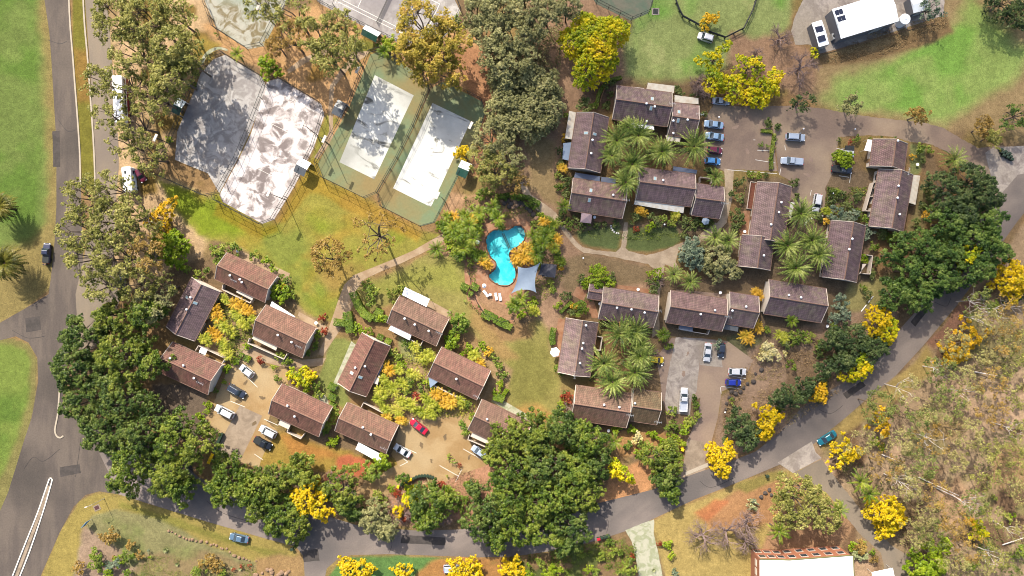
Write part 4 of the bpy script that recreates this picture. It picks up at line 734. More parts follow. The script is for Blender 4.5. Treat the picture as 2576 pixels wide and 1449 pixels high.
courtyard(H9, [(500, 880), (507, 868), (574, 900), (566, 912)]); canopy_on(H9, [(500, 886), (516, 893), (522, 880), (506, 873)], 'awn', 2.3)
H10 = house([(481, 699), (417, 823), (490, 856), (554, 733)], roofB[3], "dark tiled cottage set crosswise in the shade of gums", vents=[(477, 778), (485, 748)], skies=[(495, 762), (470, 748)], group=CG)
H11 = house([(1554, 215), (1695.5, 234), (1674, 318), (1539, 299)], roofB[2], "long brown tiled villa with corrugated pergola beside the fenced lawn", vents=[(1623, 265), (1644, 272), (1628, 304)], skies=[(1640, 250), (1636, 274)], antenna=(1690, 270), group=VG)
canopy_on(H11, [(1626, 225), (1695, 234), (1697, 216), (1630, 208)], 'awn_c', 2.6); canopy_on(H11, [(1588, 218), (1620, 222), (1619, 225), (1588, 220)], 'awn', 2.3); canopy_on(H11, [(1575, 302), (1642, 312), (1646, 326), (1572, 318)], 'awn', 2.4)
H12 = house([(1697, 257), (1763, 267), (1742, 348), (1675, 339)], roofB[1], "short brown tiled villa joined to the long villa beside parked sedans", vents=[(1726, 305), (1688, 306), (1695, 334)], skies=[(1707, 283), (1704, 305)], antenna=(1765, 296), group=VG)
canopy_on(H12, [(1697, 257), (1757, 262), (1757, 247), (1697, 239)], 'awn_c', 2.5); canopy_on(H12, [(1674, 340), (1712, 345), (1710, 358), (1678, 354)], 'awn_c', 2.4)
H13 = house([(1450.5, 282), (1429, 422), (1510, 435), (1532, 297)], roofB[0], "brown tiled villa with a striped pergola down its left side", vents=[(1489, 355), (1486, 388)], skies=[(1474, 336), (1495, 339)], group=VG)
canopy_on(H13, [(1450, 283), (1440, 351), (1421, 348), (1432, 279)], 'awn_c', 2.5); canopy_on(H13, [(1438, 358), (1431, 404), (1415, 400), (1417, 360)], 'sail', 2.4)
H14 = house([(1442, 448), (1579, 468), (1564, 550), (1430, 528)], roofB[2], "brown tiled villa with a mauve umbrella on its terrace", vents=[(1541, 492)], skies=[(1486, 480), (1482, 504)], antenna=(1576, 508), group=VG)
canopy_on(H14, [(1442, 450), (1508, 459), (1510, 444), (1448, 434)], 'awn_b', 2.5); canopy_on(H14, [(1511, 460), (1548, 465), (1550, 448), (1513, 445)], 'awn_b', 2.4)
H15 = house([(1613, 422), (1754, 438), (1734, 521), (1597, 500)], roofB[1], "brown tiled villa with a long cream pergola under its lower eave", vents=[(1666, 455)], skies=[(1647, 450)], group=VG)
canopy_on(H15, [(1598, 499), (1722, 518), (1719, 536), (1595, 514)], 'awn_p', 2.3, 2.5); canopy_on(H15, [(1692, 430), (1752, 437), (1754, 428), (1694, 418)], 'awn_b', 2.4)
H16 = house([(1755, 462), (1823, 470), (1808, 551), (1734, 540)], roofB[0], "short brown tiled villa standing above the curved steps", vents=[], antenna=(1815, 515), group=VG)
courtyard(H16, [(1756, 462), (1756, 448), (1786, 452), (1785, 464)])
H17 = house([(1905, 458), (1884, 601), (1972, 610), (1992, 470)], roofB[2], "brown tiled villa with a red timber deck along its left wall", vents=[(1955, 535), (1934, 566), (1962, 510)], group=VG)
H18 = house([(1867, 590), (1857, 668), (1937, 681), (1948, 602)], roofB[3], "small brown tiled villa below the deck villa, beside round trees", vents=[(1918, 643)], group=VG)
canopy_on(H17, [(1985, 508), (1977, 545), (1990, 548), (1999, 510)], 'awn_p', 2.3)
H19 = house([(2198, 351), (2185, 425), (2277, 421), (2282, 361)], roofB[1], "brown tiled villa nearest the estate drive with a white side porch", vents=[(2250, 353)], group=VG)
canopy_on(H19, [(2198, 352), (2194, 382), (2174, 378), (2183, 351)], 'awn', 2.4)
H20 = house([(2210, 428), (2185, 570), (2273, 582), (2297, 437)], roofB[2], "brown tiled villa with a white slatted pergola down its right side", vents=[(2251, 470), (2248, 500), (2258, 540)], antenna=(2272, 424), group=VG)
canopy_on(H20, [(2297, 440), (2286, 510), (2303, 515), (2315, 442)], 'awn_c', 2.3); courtyard(H20, [(2202, 460), (2188, 462), (2168, 532), (2190, 534)]); courtyard(H20, [(2178, 496), (2196, 497)])
H21 = house([(2091, 555), (2068, 696), (2154.5, 711), (2178, 568)], roofB[0], "brown tiled villa below the stone arc garden", vents=[(2135, 602), (2128, 628)], group=VG)
canopy_on(H21, [(2170, 664), (2166, 686), (2160, 690), (2180, 664)], 'trim', 2.0); courtyard(H21, [(2172, 642), (2186, 644), (2180, 690), (2162, 688)])
H22 = house([(1518, 722), (1659, 743), (1642, 825), (1505.5, 801)], roofB[3], "brown tiled villa directly above the three tallest palms", vents=[(1550, 774), (1586, 778), (1619, 786)], antenna=(1660, 782), group=VG)
H22b = house([(1483, 714), (1522, 720), (1514, 757), (1478, 750)], roofB[3], "low brown tiled annexe at the left end of a villa", 2.3, .8, group=VG)
H23 = house([(1688, 731), (1830, 752), (1815.5, 834), (1674, 810)], roofB[2], "brown tiled villa with a tall white gable above the concrete bay", 3.2, vents=[(1795, 780), (1759, 790)], antenna=(1838, 798), group=VG)
courtyard(H23, [(1708, 820), (1706, 828), (1776, 840), (1780, 830)]); canopy_on(H23, [(1710, 817), (1744, 822), (1742, 834), (1708, 828)], 'awn_b', 2.3)
H24 = house([(1834, 733), (1909, 747), (1895, 825), (1825, 815)], roofB[1], "short brown tiled villa between two longer ones with timber porch", vents=[(1873, 771), (1838, 781)], group=VG)
canopy_on(H24, [(1826, 816), (1858, 822), (1856, 834), (1820, 828)], 'shelter_z', 2.4)
H25 = house([(1937, 703), (2080, 727), (2063, 811), (1918, 789)], roofB[0], "brown tiled villa ending the row with a blue covered table", vents=[(1980, 742), (2010, 748)], group=VG)
H26 = house([(1423, 801), (1403, 936), (1484, 948), (1505, 811)], roofB[2], "brown tiled villa beside the white patio umbrella", vents=[(1473, 818), (1466, 862), (1463, 876), (1458, 912)], antenna=(1442, 945), group=VG)
courtyard(H26, [(1500, 845), (1513, 847), (1508, 880), (1496, 878)])
H27 = house([(1447, 968), (1587, 990), (1577, 1076), (1438, 1055)], roofA[3], "sunlit tiled villa below the palm courtyard", vents=[(1556, 1022), (1518, 1016)], antenna=(1588, 1040), group=VG)
H28 = house([(1589, 977), (1664, 987), (1652, 1069), (1586, 1058)], roof_mat("olive_tile", (186, 152, 116)), "short olive tiled villa joined below the palm courtyard", vents=[(1593, 1012)], antenna=(1658, 1060), group=VG)
# timber deck of the deck villa
dk = empty("timber_deck", (*W(1890, 494), 0), R(-8)); tag(dk, "red brown timber deck with white railing beside a villa", "deck")
MB().box((0, 0, .3), (1.9, 6.6, .12)).obj("boards", M['deck'], dk)
mb = MB()
for a_, b_ in (((-1.05, -3.4), (-1.05, 3.4)), ((-1.05, 3.4), (1, 3.4)), ((-1.05, -3.4), (1, -3.4))): mb.tube((*a_, 1.3), (*b_, 1.3), .06, n=4); mb.tube((*a_, .9), (*b_, .9), .04, n=4)
mb.obj("railing", M['trim'], dk)

# sheds, tank, brick building
def shed(q, h, lab, mr='shedroof', mw='shedwall', rise=.5, mono=False, panels=()):
    c, rz, L, D = quad_frame(q, h); r = empty("shed", (c.x, c.y, 0), rz); tag(r, lab, "shed", "steel sheds on the concrete yard")
    MB().box((0, 0, 0), (L - .25, D - .25, h - .05)).obj("wall", M[mw], r); mb = MB()
    vs = [(-L / 2, -D / 2, h), (L / 2, -D / 2, h), (L / 2, 0, h + rise), (-L / 2, 0, h + rise), (L / 2, D / 2, h), (-L / 2, D / 2, h)]; mb.add(vs, [(0, 1, 2, 3), (3, 2, 4, 5), (0, 3, 5), (1, 4, 2), (0, 5, 4, 1)]); mb.obj("roof", M[mr], r)
    MB().box((0, -D / 2 - .06, h - .12), (L, .12, .12)).obj("gutter", M['dark'], r)
    MB().box((L * .2, -D / 2 + .1, 0), (2.6, .12, min(2.6, h - .3))).obj("roller_door", M['steel'], r)
    for u, v, a_, b_ in panels:
        p = local(r, u, v, h + .3); z = h + rise * (1 - abs(p.y) / (D / 2)) + .03
        mb = MB().box((p.x, p.y, z), (a_, b_, .06)); mb.obj("solar_panel", M['solar'], r)
    return r
shed([(2096, 22), (2242, -22), (2258, 54), (2112, 99)], 4.2, "big white roofed steel shed on the concrete yard", panels=[(2106, 33, .95, 1.5), (2116, 30, .95, 1.5), (2111, 50, .95, 1.5), (2121, 47, .95, 1.5)], rise=.6)
shed([(2042, 57.5), (2068, 50), (2084.5, 111), (2059.5, 119)], 3.2, "small white roofed shed with dark roof panels, left of the big shed", rise=.25, panels=[(2057, 74, .95, 1.5), (2066, 72, .95, 1.5), (2063, 98, .95, 1.5), (2072, 95, .95, 1.5)])
shed([(2286, -6), (2326, -16), (2335, 24), (2300, 33)], 3.0, "small steel shed right of the water tank", rise=.7)
tk = empty("water_tank", (*W(2262, 58), 0)); tag(tk, "round pale steel water tank beside the big white shed", "tank")
MB().tube((0, 0, 0), (0, 0, 2.6), 1.25, n=24).obj("tank_body", M['tankm'], tk)
MB().loft([[(rr * math.cos(a), rr * math.sin(a), z) for a in [2 * math.pi * i / 24 for i in range(24)]] for rr, z in ((1.32, 2.6), (1.3, 2.66), (.3, 2.95), (.28, 3.05))]).obj("tank_lid", M['white'], tk)
MB().tube((1.2, -.2, 2.5), (1.7, -1.4, .2), .06).obj("downpipe", M['white'], tk)
o = empty("air_conditioner", (*W(2092, 96), 0), R(16)); tag(o, "grey boxed machine between the small shed and big shed", "machine")
MB().box((0, 0, 0), (1.1, 1.5, 1.6)).obj("case", M['steel'], o); MB().tube((0, 0, 1.6), (0, 0, 1.66), .4, n=12).obj("fan_grille", M['dark'], o)

bb = empty("brick_building", (*W(2020, 1440, 0), 0), R(0)); tag(bb, "two storey orange brick building with bright white roof", "building")
def bl(u, v, h): p = W3(u, v, h); return p - Vector(bb.location)
H_ = 7.0; T = [bl(1914, 1409, H_), bl(1986, 1411, H_ + .0), bl(2142, 1399, H_), bl(2146, 1500, H_), bl(1914, 1500, H_)]
mb = MB(); n = 5; vs = T + [Vector((p.x, p.y, 0)) for p in T]; mb.add(vs, [(i, n + i, n + (i + 1) % n, (i + 1) % n) for i in range(n)]); mb.obj("wall", M['brick_o'], bb)
M['bigroof'] = ribbed("white_tile_roof", (.82, .82, .80), .5, 0, 3, .1)
mb = MB(); c1 = bl(1986, 1480, H_ + 1.3); ctr = bl(2066, 1480, H_ + 1.5)
ov = [T[0] + Vector((-.3, .25, .05)), T[1] + Vector((0, .25, .05)), T[2] + Vector((.4, .25, .05)), T[3] + Vector((.4, 0, .05)), T[4] + Vector((-.3, 0, .05))]
mb.add(ov + [c1, ctr], [(0, 5, 1), (1, 5, 6, 2), (2, 6, 3), (4, 5, 0), (3, 6, 5, 4)]); mb.obj("roof", M['bigroof'], bb)
mb = MB()
for a_, b_ in ((0, 1), (1, 2), (2, 3)): mb.tube(ov[a_], ov[b_], .16, n=5)
mb.obj("gutter", mat("olive_gutter", S(150, 145, 90)), bb)
for a_, b_, cnt in ((T[0], T[1], 3), (T[1], T[2], 5)):
    d = (b_ - a_); nn = Vector((-d.y, d.x, 0)).normalized()
    if nn.y < 0: nn = -nn
    for k in range(cnt):
        for z in (.9, 3.9):
            p = a_ + d * ((k + .5) / cnt) + nn * .03; rz = math.atan2(d.y, d.x)
            wn = MB().box((p.x, p.y, z), (1.7, .12, 1.5), rz).obj("window", M['trim'], bb); MB().box((p.x + nn.x * .03, p.y + nn.y * .03, z + .1), (1.5, .12, 1.3), rz).obj("pane", M['glass'], wn)
for k in range(3):
    p = bl(1908, 1418 + k * 22, 4.5); MB().box((p.x, p.y, 3.2), (.9, 1.6, 1.2)).obj("balcony", M['trim'], bb)
for q, lab, mm in (([(2196, 1440), (2246, 1428), (2256, 1480), (2200, 1490)], "low cream roofed carport beside the orange brick building", 'awn'),):
    c, rz, L, D = quad_frame(q, 2.6); r = empty("carport", (c.x, c.y, 0), rz); tag(r, lab, "carport"); MB().box((0, 0, 2.5), (L, D, .12)).obj("roof", M[mm], r)
    for sx in (-1, 1):
        for sy in (-1, 1): MB().tube((sx * (L / 2 - .2), sy * (D / 2 - .2), 0), (sx * (L / 2 - .2), sy * (D / 2 - .2), 2.5), .06).obj("post", M['steel'], r)

# ------------------------------------------------------------------ pool
def poly_with_hole(outer, hole, z, name, m):
    o = [Vector((*W(*p), z)) for p in outer]; hl = [Vector((*W(*p), z)) for p in hole]; tris = tessellate_polygon([o, hl]); vs = o + hl; fs = []
    for a, b_, c in tris:
        fs.append((a, b_, c) if (vs[b_] - vs[a]).cross(vs[c] - vs[a]).z > 0 else (a, c, b_))
    return struct(MB().add(vs, fs).obj(name, m))
PS = smooth(POOL, True, 3)
deck = smooth([(1206, 602), (1208, 580), (1216, 562), (1236, 558), (1262, 556), (1290, 551), (1318, 552), (1336, 566), (1344, 592), (1342, 620), (1352, 650), (1330, 664), (1316, 690), (1312, 720), (1300, 745), (1280, 768), (1256, 764), (1228, 748), (1206, 726), (1196, 700), (1192, 670), (1204, 648), (1198, 620)], True, 4)
poly_with_hole(deck, PS, .03, "pool_deck", M['terracotta'])
sp = empty("swimming_pool", (*W(1262, 640), 0)); tag(sp, "curved blue swimming pool in a terracotta paved garden", "swimming pool")
c0 = Vector(sp.location)
ring = [Vector((*W(*p), 0)) - c0 for p in PS]; n = len(ring)
tile = two_tone("pool_tiles", (.06, .42, .46), (.26, .66, .66), .16, .4, .6, 4, .16, dist=1.0, bump=0)
mb = MB(); vs = [Vector((p.x, p.y, .02)) for p in ring] + [Vector((p.x, p.y, -1.5)) for p in ring]
fs = [(i, (i + 1) % n, n + (i + 1) % n, n + i) for i in range(n)]; mb.add(vs, fs); fl = [vs[n + i] for i in range(n)]; tr = tessellate_polygon([fl]); mb.add(fl, [tuple(t_) for t_ in tr]); mb.obj("basin", tile, sp)
wm = bpy.data.materials.new("pool_water"); wm.use_nodes = True; t = wm.node_tree; out = t.nodes["Material Output"]; t.nodes.remove(t.nodes["Principled BSDF"])
tp = t.nodes.new("ShaderNodeBsdfTransparent"); tp.inputs[0].default_value = (.62, .94, .96, 1); gl = t.nodes.new("ShaderNodeBsdfGlossy"); gl.inputs["Roughness"].default_value = .04; fr = t.nodes.new("ShaderNodeFresnel"); fr.inputs[0].default_value = 1.33
nz = t.nodes.new("ShaderNodeTexNoise"); nz.inputs["Scale"].default_value = 2.5; nz.inputs["Detail"].default_value = 3; bpn = t.nodes.new("ShaderNodeBump"); bpn.inputs["Strength"].default_value = .25; t.links.new(nz.outputs[0], bpn.inputs["Height"]); t.links.new(bpn.outputs[0], gl.inputs["Normal"])
mx = t.nodes.new("ShaderNodeMixShader"); t.links.new(fr.outputs[0], mx.inputs[0]); t.links.new(tp.outputs[0], mx.inputs[1]); t.links.new(gl.outputs[0], mx.inputs[2]); t.links.new(mx.outputs[0], out.inputs[0])
wv = [Vector((p.x, p.y, -.1)) for p in ring]; tr = tessellate_polygon([wv]); MB().add(wv, [tuple(t_) for t_ in tr]).obj("water", wm, sp)
mb = MB()
for i in range(n):
    a = ring[i]; b_ = ring[(i + 1) % n]; mb.tube((a.x, a.y, .06), (b_.x, b_.y, .06), .16, n=5, cap=False)
mb.obj("coping", mat("brown_coping", S(150, 104, 76), noise=3, amt=.2), sp)
mb = MB(); s0 = W3(1303, 568) - c0; s1 = W3(1322, 590) - c0
stp = [W3(*p) - c0 for p in [(1300, 571), (1306, 568), (1315, 573), (1320, 582), (1321, 592), (1308, 586)]]; mb.prism([(p.x, p.y) for p in stp], -1.4, -.5); mb.obj("step", mat("pale_step", S(190, 225, 230)), sp)
mb = MB()
for d_ in (0, 4):
    a = W3(1263 + d_, 586, 0) - c0; b_ = W3(1280 + d_, 624, 0) - c0; dv = (b_ - a).normalized() * .12; nn = Vector((-dv.y, dv.x, 0)); mb.add([(*(a + nn).xy, -1.47), (*(a - nn).xy, -1.47), (*(b_ - nn).xy, -1.47), (*(b_ + nn).xy, -1.47)], [(0, 1, 2, 3)])
mb.obj("depth_marking", M['kerb'], sp)
M['crack'] = mat("tar_crack_seal", S(84, 78, 76), .7)
for pts in ([(60, 1180), (84, 1150), (110, 1160), (150, 1130)], [(150, 620), (180, 640), (198, 690)], [(30, 830), (70, 850), (112, 846)], [(190, 1200), (196, 1160), (204, 1100)], [(520, 1260), (560, 1290), (620, 1310)], [(980, 1340), (986, 1370), (978, 1392)], [(1500, 1290), (1530, 1310), (1526, 1340)], [(1760, 1210), (1790, 1226), (1850, 1200)], [(2060, 1030), (2090, 1040), (2120, 1020)], [(2350, 760), (2380, 770), (2392, 750)], [(120, 100), (150, 110), (168, 104)], [(146, 300), (170, 330), (192, 326)], [(1200, 1345), (1230, 1360), (1290, 1358)]):
    struct(strip("road_crack", pts, .1, .034, 'crack'))
# shade sail and pavilion
def sail(q, hs, m, lab, sub=8):
    P = [W3(*p, h) for p, h in zip(q, hs)]; c = sum(P, Vector()) / 4; c.z = 0; r = empty("shade_sail", c); tag(r, lab, "shade sail"); mb = MB(); g_ = {}
    vs = []; fs = []
    for i in range(sub + 1):
        for j in range(sub + 1):
            s, t_ = i / sub, j / sub; pinch = .82 + .18 * max(abs(2 * s - 1), abs(2 * t_ - 1)) ** 2; e = .12 * (4 * s * (1 - s)) * (2 * t_ - 1) * -1; f_ = .12 * (4 * t_ * (1 - t_)) * (2 * s - 1) * -1
            s2 = min(max(s + f_ * (abs(2 * s - 1)), 0), 1); t2 = min(max(t_ + e * (abs(2 * t_ - 1)), 0), 1)
            p = (P[0] * (1 - s2) + P[1] * s2) * (1 - t2) + (P[3] * (1 - s2) + P[2] * s2) * t2; p = p - c; p.z -= .5 * math.sin(math.pi * s) * math.sin(math.pi * t_); vs.append(p)
    for i in range(sub):
        for j in range(sub): a = i * (sub + 1) + j; fs.append((a, a + 1, a + sub + 2, a + sub + 1))
    vs2 = vs + [p - Vector((0, 0, .02)) for p in vs]; k = len(vs); mb.add(vs2, fs + [tuple(i + k for i in f[::-1]) for f in fs]); mb.obj("cloth", M[m], r, True)
    for p in P: MB().tube((p.x - c.x, p.y - c.y, 0), (p.x - c.x, p.y - c.y, p.z), .06).obj("post", M['steel'], r)
sail([(1302, 670), (1359, 660), (1349, 736), (1286, 738)], (3.4, 4.2, 3.2, 3.6), 'sail', "blue grey shade sail stretched beside the pool")
sail([(1362, 662), (1376, 664), (1374, 696), (1352, 694)], (3.2, 3, 2.8, 3), 'canvasd', "charcoal shade sail between the pool sail and pavilion")
pv = empty("pavilion", (*W(1380, 681), 0), R(-7)); tag(pv, "small square pavilion with dark roof beside the shade sail", "pavilion")
MB().loft([[(-1.7, -1.6, 2.5), (1.7, -1.6, 2.5), (1.7, 1.6, 2.5), (-1.7, 1.6, 2.5)], [(-.2, -.1, 3.3), (.2, -.1, 3.3), (.2, .1, 3.3), (-.2, .1, 3.3)]]).obj("roof", M['canvasd'], pv)
for sx in (-1, 1):
    for sy in (-1, 1): MB().tube((sx * 1.5, sy * 1.4, 0), (sx * 1.5, sy * 1.4, 2.5), .07).obj("post", M['wood'], pv)
def umbrella(u, v, r_, m, lab, n=6, h=2.4, rz=.2):
    x, y = W(u, v, h); r = empty("patio_umbrella", (x, y, 0), rz); tag(r, lab, "umbrella", "patio umbrellas")
    top = [(0, 0, h + .5)] + [(r_ * math.cos(2 * math.pi * i / n), r_ * math.sin(2 * math.pi * i / n), h) for i in range(n)]; MB().add(top + [(a, b_, c - .04) for a, b_, c in top], [(0, 1 + i, 1 + (i + 1) % n) for i in range(n)] + [(n + 1, n + 2 + (i + 1) % n, n + 2 + i) for i in range(n)]).obj("canopy", M[m], r)
    MB().tube((0, 0, 0), (0, 0, h + .5), .04).obj("pole", M['steel'], r); MB().tube((0, 0, 0), (0, 0, .1), .3, n=10).obj("base", M['dark'], r)
umbrella(1396, 886, 1.25, 'white', "white six sided patio umbrella beside the upright villa"); umbrella(1475, 547, 1.9, 'canvasp', "mauve square umbrella on a terracotta terrace", 4, 2.5, R(38)); umbrella(1775, 556, 1.0, 'sail', "pale blue umbrella among shrubs below the small villa", 6)
umbrella(1218, 719, .55, 'white', "small white umbrella on the pool deck left of the pool", 8); umbrella(1201, 609, .55, 'white', "small white umbrella on the pool deck by the garden", 8)
def lounger(u, v, rz, lab, proto=[]):
    x, y = W(u, v)
    if not proto:
        r = empty("sun_lounger", (x, y, 0), rz); MB().box((-.25, 0, .3), (1.3, .62, .08)).obj("seat", M['white'], r); MB().add([(.4, -.31, .3), (1, -.31, .65), (1, .31, .65), (.4, .31, .3), (.4, -.31, .36), (1, -.31, .71), (1, .31, .71), (.4, .31, .36)], [(3, 2, 1, 0), (4, 5, 6, 7), (0, 1, 5, 4), (1, 2, 6, 5), (2, 3, 7, 6), (3, 0, 4, 7)]).obj("backrest", M['white'], r)
        for sx in (-.8, .3):
            for sy in (-.27, .27): MB().tube((sx, sy, 0), (sx, sy, .3), .03).obj("leg", M['white'], r)
        proto.append(r)
    else: r = copy_thing(proto[0], (x, y, 0), rz)
    tag(r, lab, "sun lounger", "white pool loungers")
lounger(1248, 746, R(100), "white sun lounger on the lower pool deck, left of its neighbour"); lounger(1258, 747, R(98), "white sun lounger on the lower pool deck closer to the sail"); lounger(1222, 738, R(-50), "white sun lounger beside the small umbrella on the pool deck")
def patio_table(u, v, lab, proto=[]):
    x, y = W(u, v)
    if not proto:
        r = empty("patio_table", (x, y, 0)); MB().tube((0, 0, .7), (0, 0, .75), .38, n=14).obj("table_top", M['white'], r); MB().tube((0, 0, 0), (0, 0, .7), .05).obj("leg", M['white'], r); proto.append(r)
    else: r = copy_thing(proto[0], (x, y, 0), 0)
    tag(r, lab, "table", "small white patio tables")
for u, v in ((1233, 741), (755, 808), (1478, 722), (1604, 728), (1636, 733), (2094, 816), (1495, 547), (1810, 736), (1900, 738), (2304, 415), (1871, 583), (600, 632), (797, 812), (1530, 1082), (2078, 820), (1508, 764)): patio_table(u, v, auto("small round white table", u, v))

# ------------------------------------------------------------------ vehicles
PAINT = {}
def paint_mat(key, c, k=1.9):
    if key not in PAINT: PAINT[key] = mat(key + "_car_paint", S(*c, k), .28, .1, .5, coat=.6)
    return PAINT[key]
CP = dict(white=(238, 240, 244), silver=(190, 204, 224), pale=(156, 190, 224), sky=(92, 160, 226), blue=(40, 60, 180), teal=(36, 128, 150), navy=(48, 54, 84), dark=(58, 66, 82), black=(34, 36, 42), red=(226, 26, 66), maroon=(120, 30, 60), yellow=(250, 214, 20), steel=(104, 134, 160), grey=(120, 120, 126))
M['lampw'] = mat("headlamp_lens", (.75, .78, .8), .15, 0, .8); M['lampr'] = mat("tail_lamp_lens", (.4, .02, .02), .3)
def ringx(x, hw, z0, z1):
    return [(x, -hw * .86, z0), (x, -hw, z0 + .12), (x, -hw, z0 + (z1 - z0) * .55), (x, -hw * .92, z1 - .06), (x, -hw * .7, z1), (x, hw * .7, z1), (x, hw * .92, z1 - .06), (x, hw, z0 + (z1 - z0) * .55), (x, hw, z0 + .12), (x, hw * .86, z0)]
def vehicle(u, v, ang, kind, colr, lab, L=None):
    spec = dict(sedan=(4.7, .9, .9, 1.42), hatch=(4.1, .88, .92, 1.48), suv=(4.7, .94, 1.05, 1.75), ute=(5.1, .93, 1.0, 1.7), tray=(5.3, .95, 1.0, 1.75), small=(3.8, .84, .92, 1.5))[kind]
    L0, hw, bz, rz_ = spec; L = L or L0; x, y = W(u, v, .8); r = empty("parked_car" if kind not in ("ute", "tray") else "parked_ute", (x, y, .04), R(-ang)); tag(r, lab, "ute" if kind in ("ute", "tray") else "car", "vehicles parked on the estate")
    pm = paint_mat(colr, CP[colr]); h = L / 2; sh = {'sedan': (.82, .98), 'hatch': (.86, 1.0), 'small': (.88, 1.0), 'suv': (.9, 1.02), 'ute': (.92, 1.0), 'tray': (.92, .85)}[kind]
    st = [(-h, hw * .78, .34, bz * .72 * sh[1]), (-h + .12, hw * .92, .26, bz * .95 * sh[1]), (-h * .75, hw, .22, bz * sh[1]), (-h * .2, hw, .22, bz), (h * .3, hw, .22, bz), (h * .55, hw * .99, .22, bz * .97), (h * .82, hw * .93, .24, bz * .88), (h - .14, hw * .82, .28, bz * .78), (h, hw * .6, .36, bz * .6)]
    MB().loft([ringx(*s) for s in st]).obj("body", pm, r, False)
    if kind == 'sedan': g0, g1, g2, g3 = -.34, -.17, .10, .27
    elif kind in ('hatch', 'small'): g0, g1, g2, g3 = -.46, -.36, .10, .27
    elif kind == 'suv': g0, g1, g2, g3 = -.47, -.42, .12, .26
    else: g0, g1, g2, g3 = -.10, -.06, .14, .25
    b_ = hw * .9; tpw = hw * .76; z0 = bz - .05; z1 = rz_ - .05
    gh = [[(L * g0, -b_, z0), (L * g3, -b_, z0), (L * g3, b_, z0), (L * g0, b_, z0)], [(L * g1, -tpw, z1), (L * g2, -tpw, z1), (L * g2, tpw, z1), (L * g1, tpw, z1)]]
    MB().loft(gh).obj("cabin_glass", M['glass'], r)
    a, b2 = L * g1 + .05, L * g2 - .02
    rf = MB().loft([[(a - .06, -tpw - .03, z1 - .03), (b2 + .04, -tpw - .03, z1 - .03), (b2 + .04, tpw + .03, z1 - .03), (a - .06, tpw + .03, z1 - .03)], [(a + .12, -tpw * .85, z1 + .07), (b2 - .15, -tpw * .85, z1 + .07), (b2 - .15, tpw * .85, z1 + .07), (a + .12, tpw * .85, z1 + .07)]]).obj("roof_panel", pm, r)
    pl = MB()                                                       # pillars
    for s in (1, -1):
        pl.tube((L * g3, s * b_, z0), (L * g2, s * tpw, z1), .045, n=4); pl.tube((L * g0, s * b_, z0), (L * g1, s * tpw, z1), .06, n=4); pl.tube((L * (g0 + g3) / 2, s * b_, z0), (L * (g1 + g2) / 2, s * tpw, z1), .04, n=4)
    pl.obj("pillar_frame", pm, r)
    if kind == 'suv':
        for s in (1, -1): MB().tube((a + .2, s * tpw * .8, z1 + .1), (b2 - .3, s * tpw * .8, z1 + .1), .03, n=4).obj("roof_rail", M['steel'], r)
    if kind == 'ute':
        MB().box((-h + L * .21, 0, bz - .02), (L * .36, hw * 1.66, .06)).obj("tonneau", M['dark'] if colr not in ('silver', 'white') else pm, r)
    if kind == 'tray':
        MB().box((-h + L * .2, 0, .85), (L * .42, hw * 2.05, .12)).obj("tray_floor", mat("alloy_tray", (.55, .57, .6), .4, .5), r); mb = MB()
        for s in (1, -1): mb.box((-h + L * .2, s * hw, .97), (L * .42, .05, .25))
        mb.box((-h + .0, 0, .97), (.05, hw * 2.05, .25)); mb.obj("tray_side", M['white'], r)
    for sx in (-.31, .31):
        for s in (1, -1): 
            wl = MB().tube((L * sx, s * (hw - .2), .32), (L * sx, s * (hw + .01), .32), .34, n=14).obj("wheel", M['tyre'], r)
            if L > 0 and kind in ('sedan', 'suv'): MB().tube((L * sx, s * (hw + .01), .32), (L * sx, s * (hw + .02), .32), .2, n=10).obj("rim", M['steel'], wl)
    for s in (1, -1):
        MB().box((h - .2, s * hw * .68, bz * .6), (.3, .34, .14), -s * .35).obj("headlight", M['lampw'], r); MB().box((-h + .07, s * hw * .7, bz * .72), (.12, .3, .16)).obj("tail_light", M['lampr'], r)
        MB().box((L * g3 - .15, s * (hw + .08), bz - .02), (.12, .2, .14)).obj("mirror", pm, r)
    return r
vehicle(117, 637, -87, 'ute', 'navy', "navy ute parked on the grass beside the main road")
vehicle(353, 440, 60, 'small', 'maroon', "maroon small car beside the white motorhome")
vehicle(306, 703, -90, 'ute', 'grey', "grey ute half under gums beside the service lane", 4.6)
vehicle(621, 934, 217, 'hatch', 'white', "white hatchback beside clipped round shrubs, uppermost in the west car park")
vehicle(595, 984, 31, 'suv', 'dark', "dark green blue four wheel drive facing away from the fig side cottage", 4.9)
vehicle(565, 1036, 207, 'suv', 'white', "white four wheel drive with roof glass beside the concrete bay", 5.2)
vehicle(674, 1086, 207, 'suv', 'white', "white four wheel drive next to a dark ute below a cottage", 4.6)
vehicle(661, 1115, 27, 'ute', 'black', "black ute next to a white four wheel drive", 4.9)
vehicle(1053, 1073, 218, 'sedan', 'red', "bright red sedan in the middle car park", 5.0)
vehicle(1012, 1134, 212, 'sedan', 'white', "white sedan with pale blue bonnet beside the long white awning", 4.6)
vehicle(1206, 1137, 215, 'hatch', 'silver', "silver car half hidden by figs at the car park edge", 4.4)
vehicle(601, 1354, 192, 'sedan', 'steel', "pale blue sedan parked on the lower road verge", 4.9)
vehicle(1775, 94, 198, 'suv', 'white', "white four wheel drive with roof rack on the lawn beside the rail fence", 4.0)
vehicle(1814, 254, 5, 'sedan', 'silver', "silver sedan half under yellow trees at the car park end", 4.4)
vehicle(1796, 313, 188, 'sedan', 'pale', "pale blue sedan, upper of two side by side next to the villas", 4.9)
vehicle(1798, 343, 188, 'sedan', 'pale', "pale blue sedan directly above the maroon car", 4.7)
vehicle(1798, 378, 5, 'small', 'maroon', "maroon car partly under palm fronds")
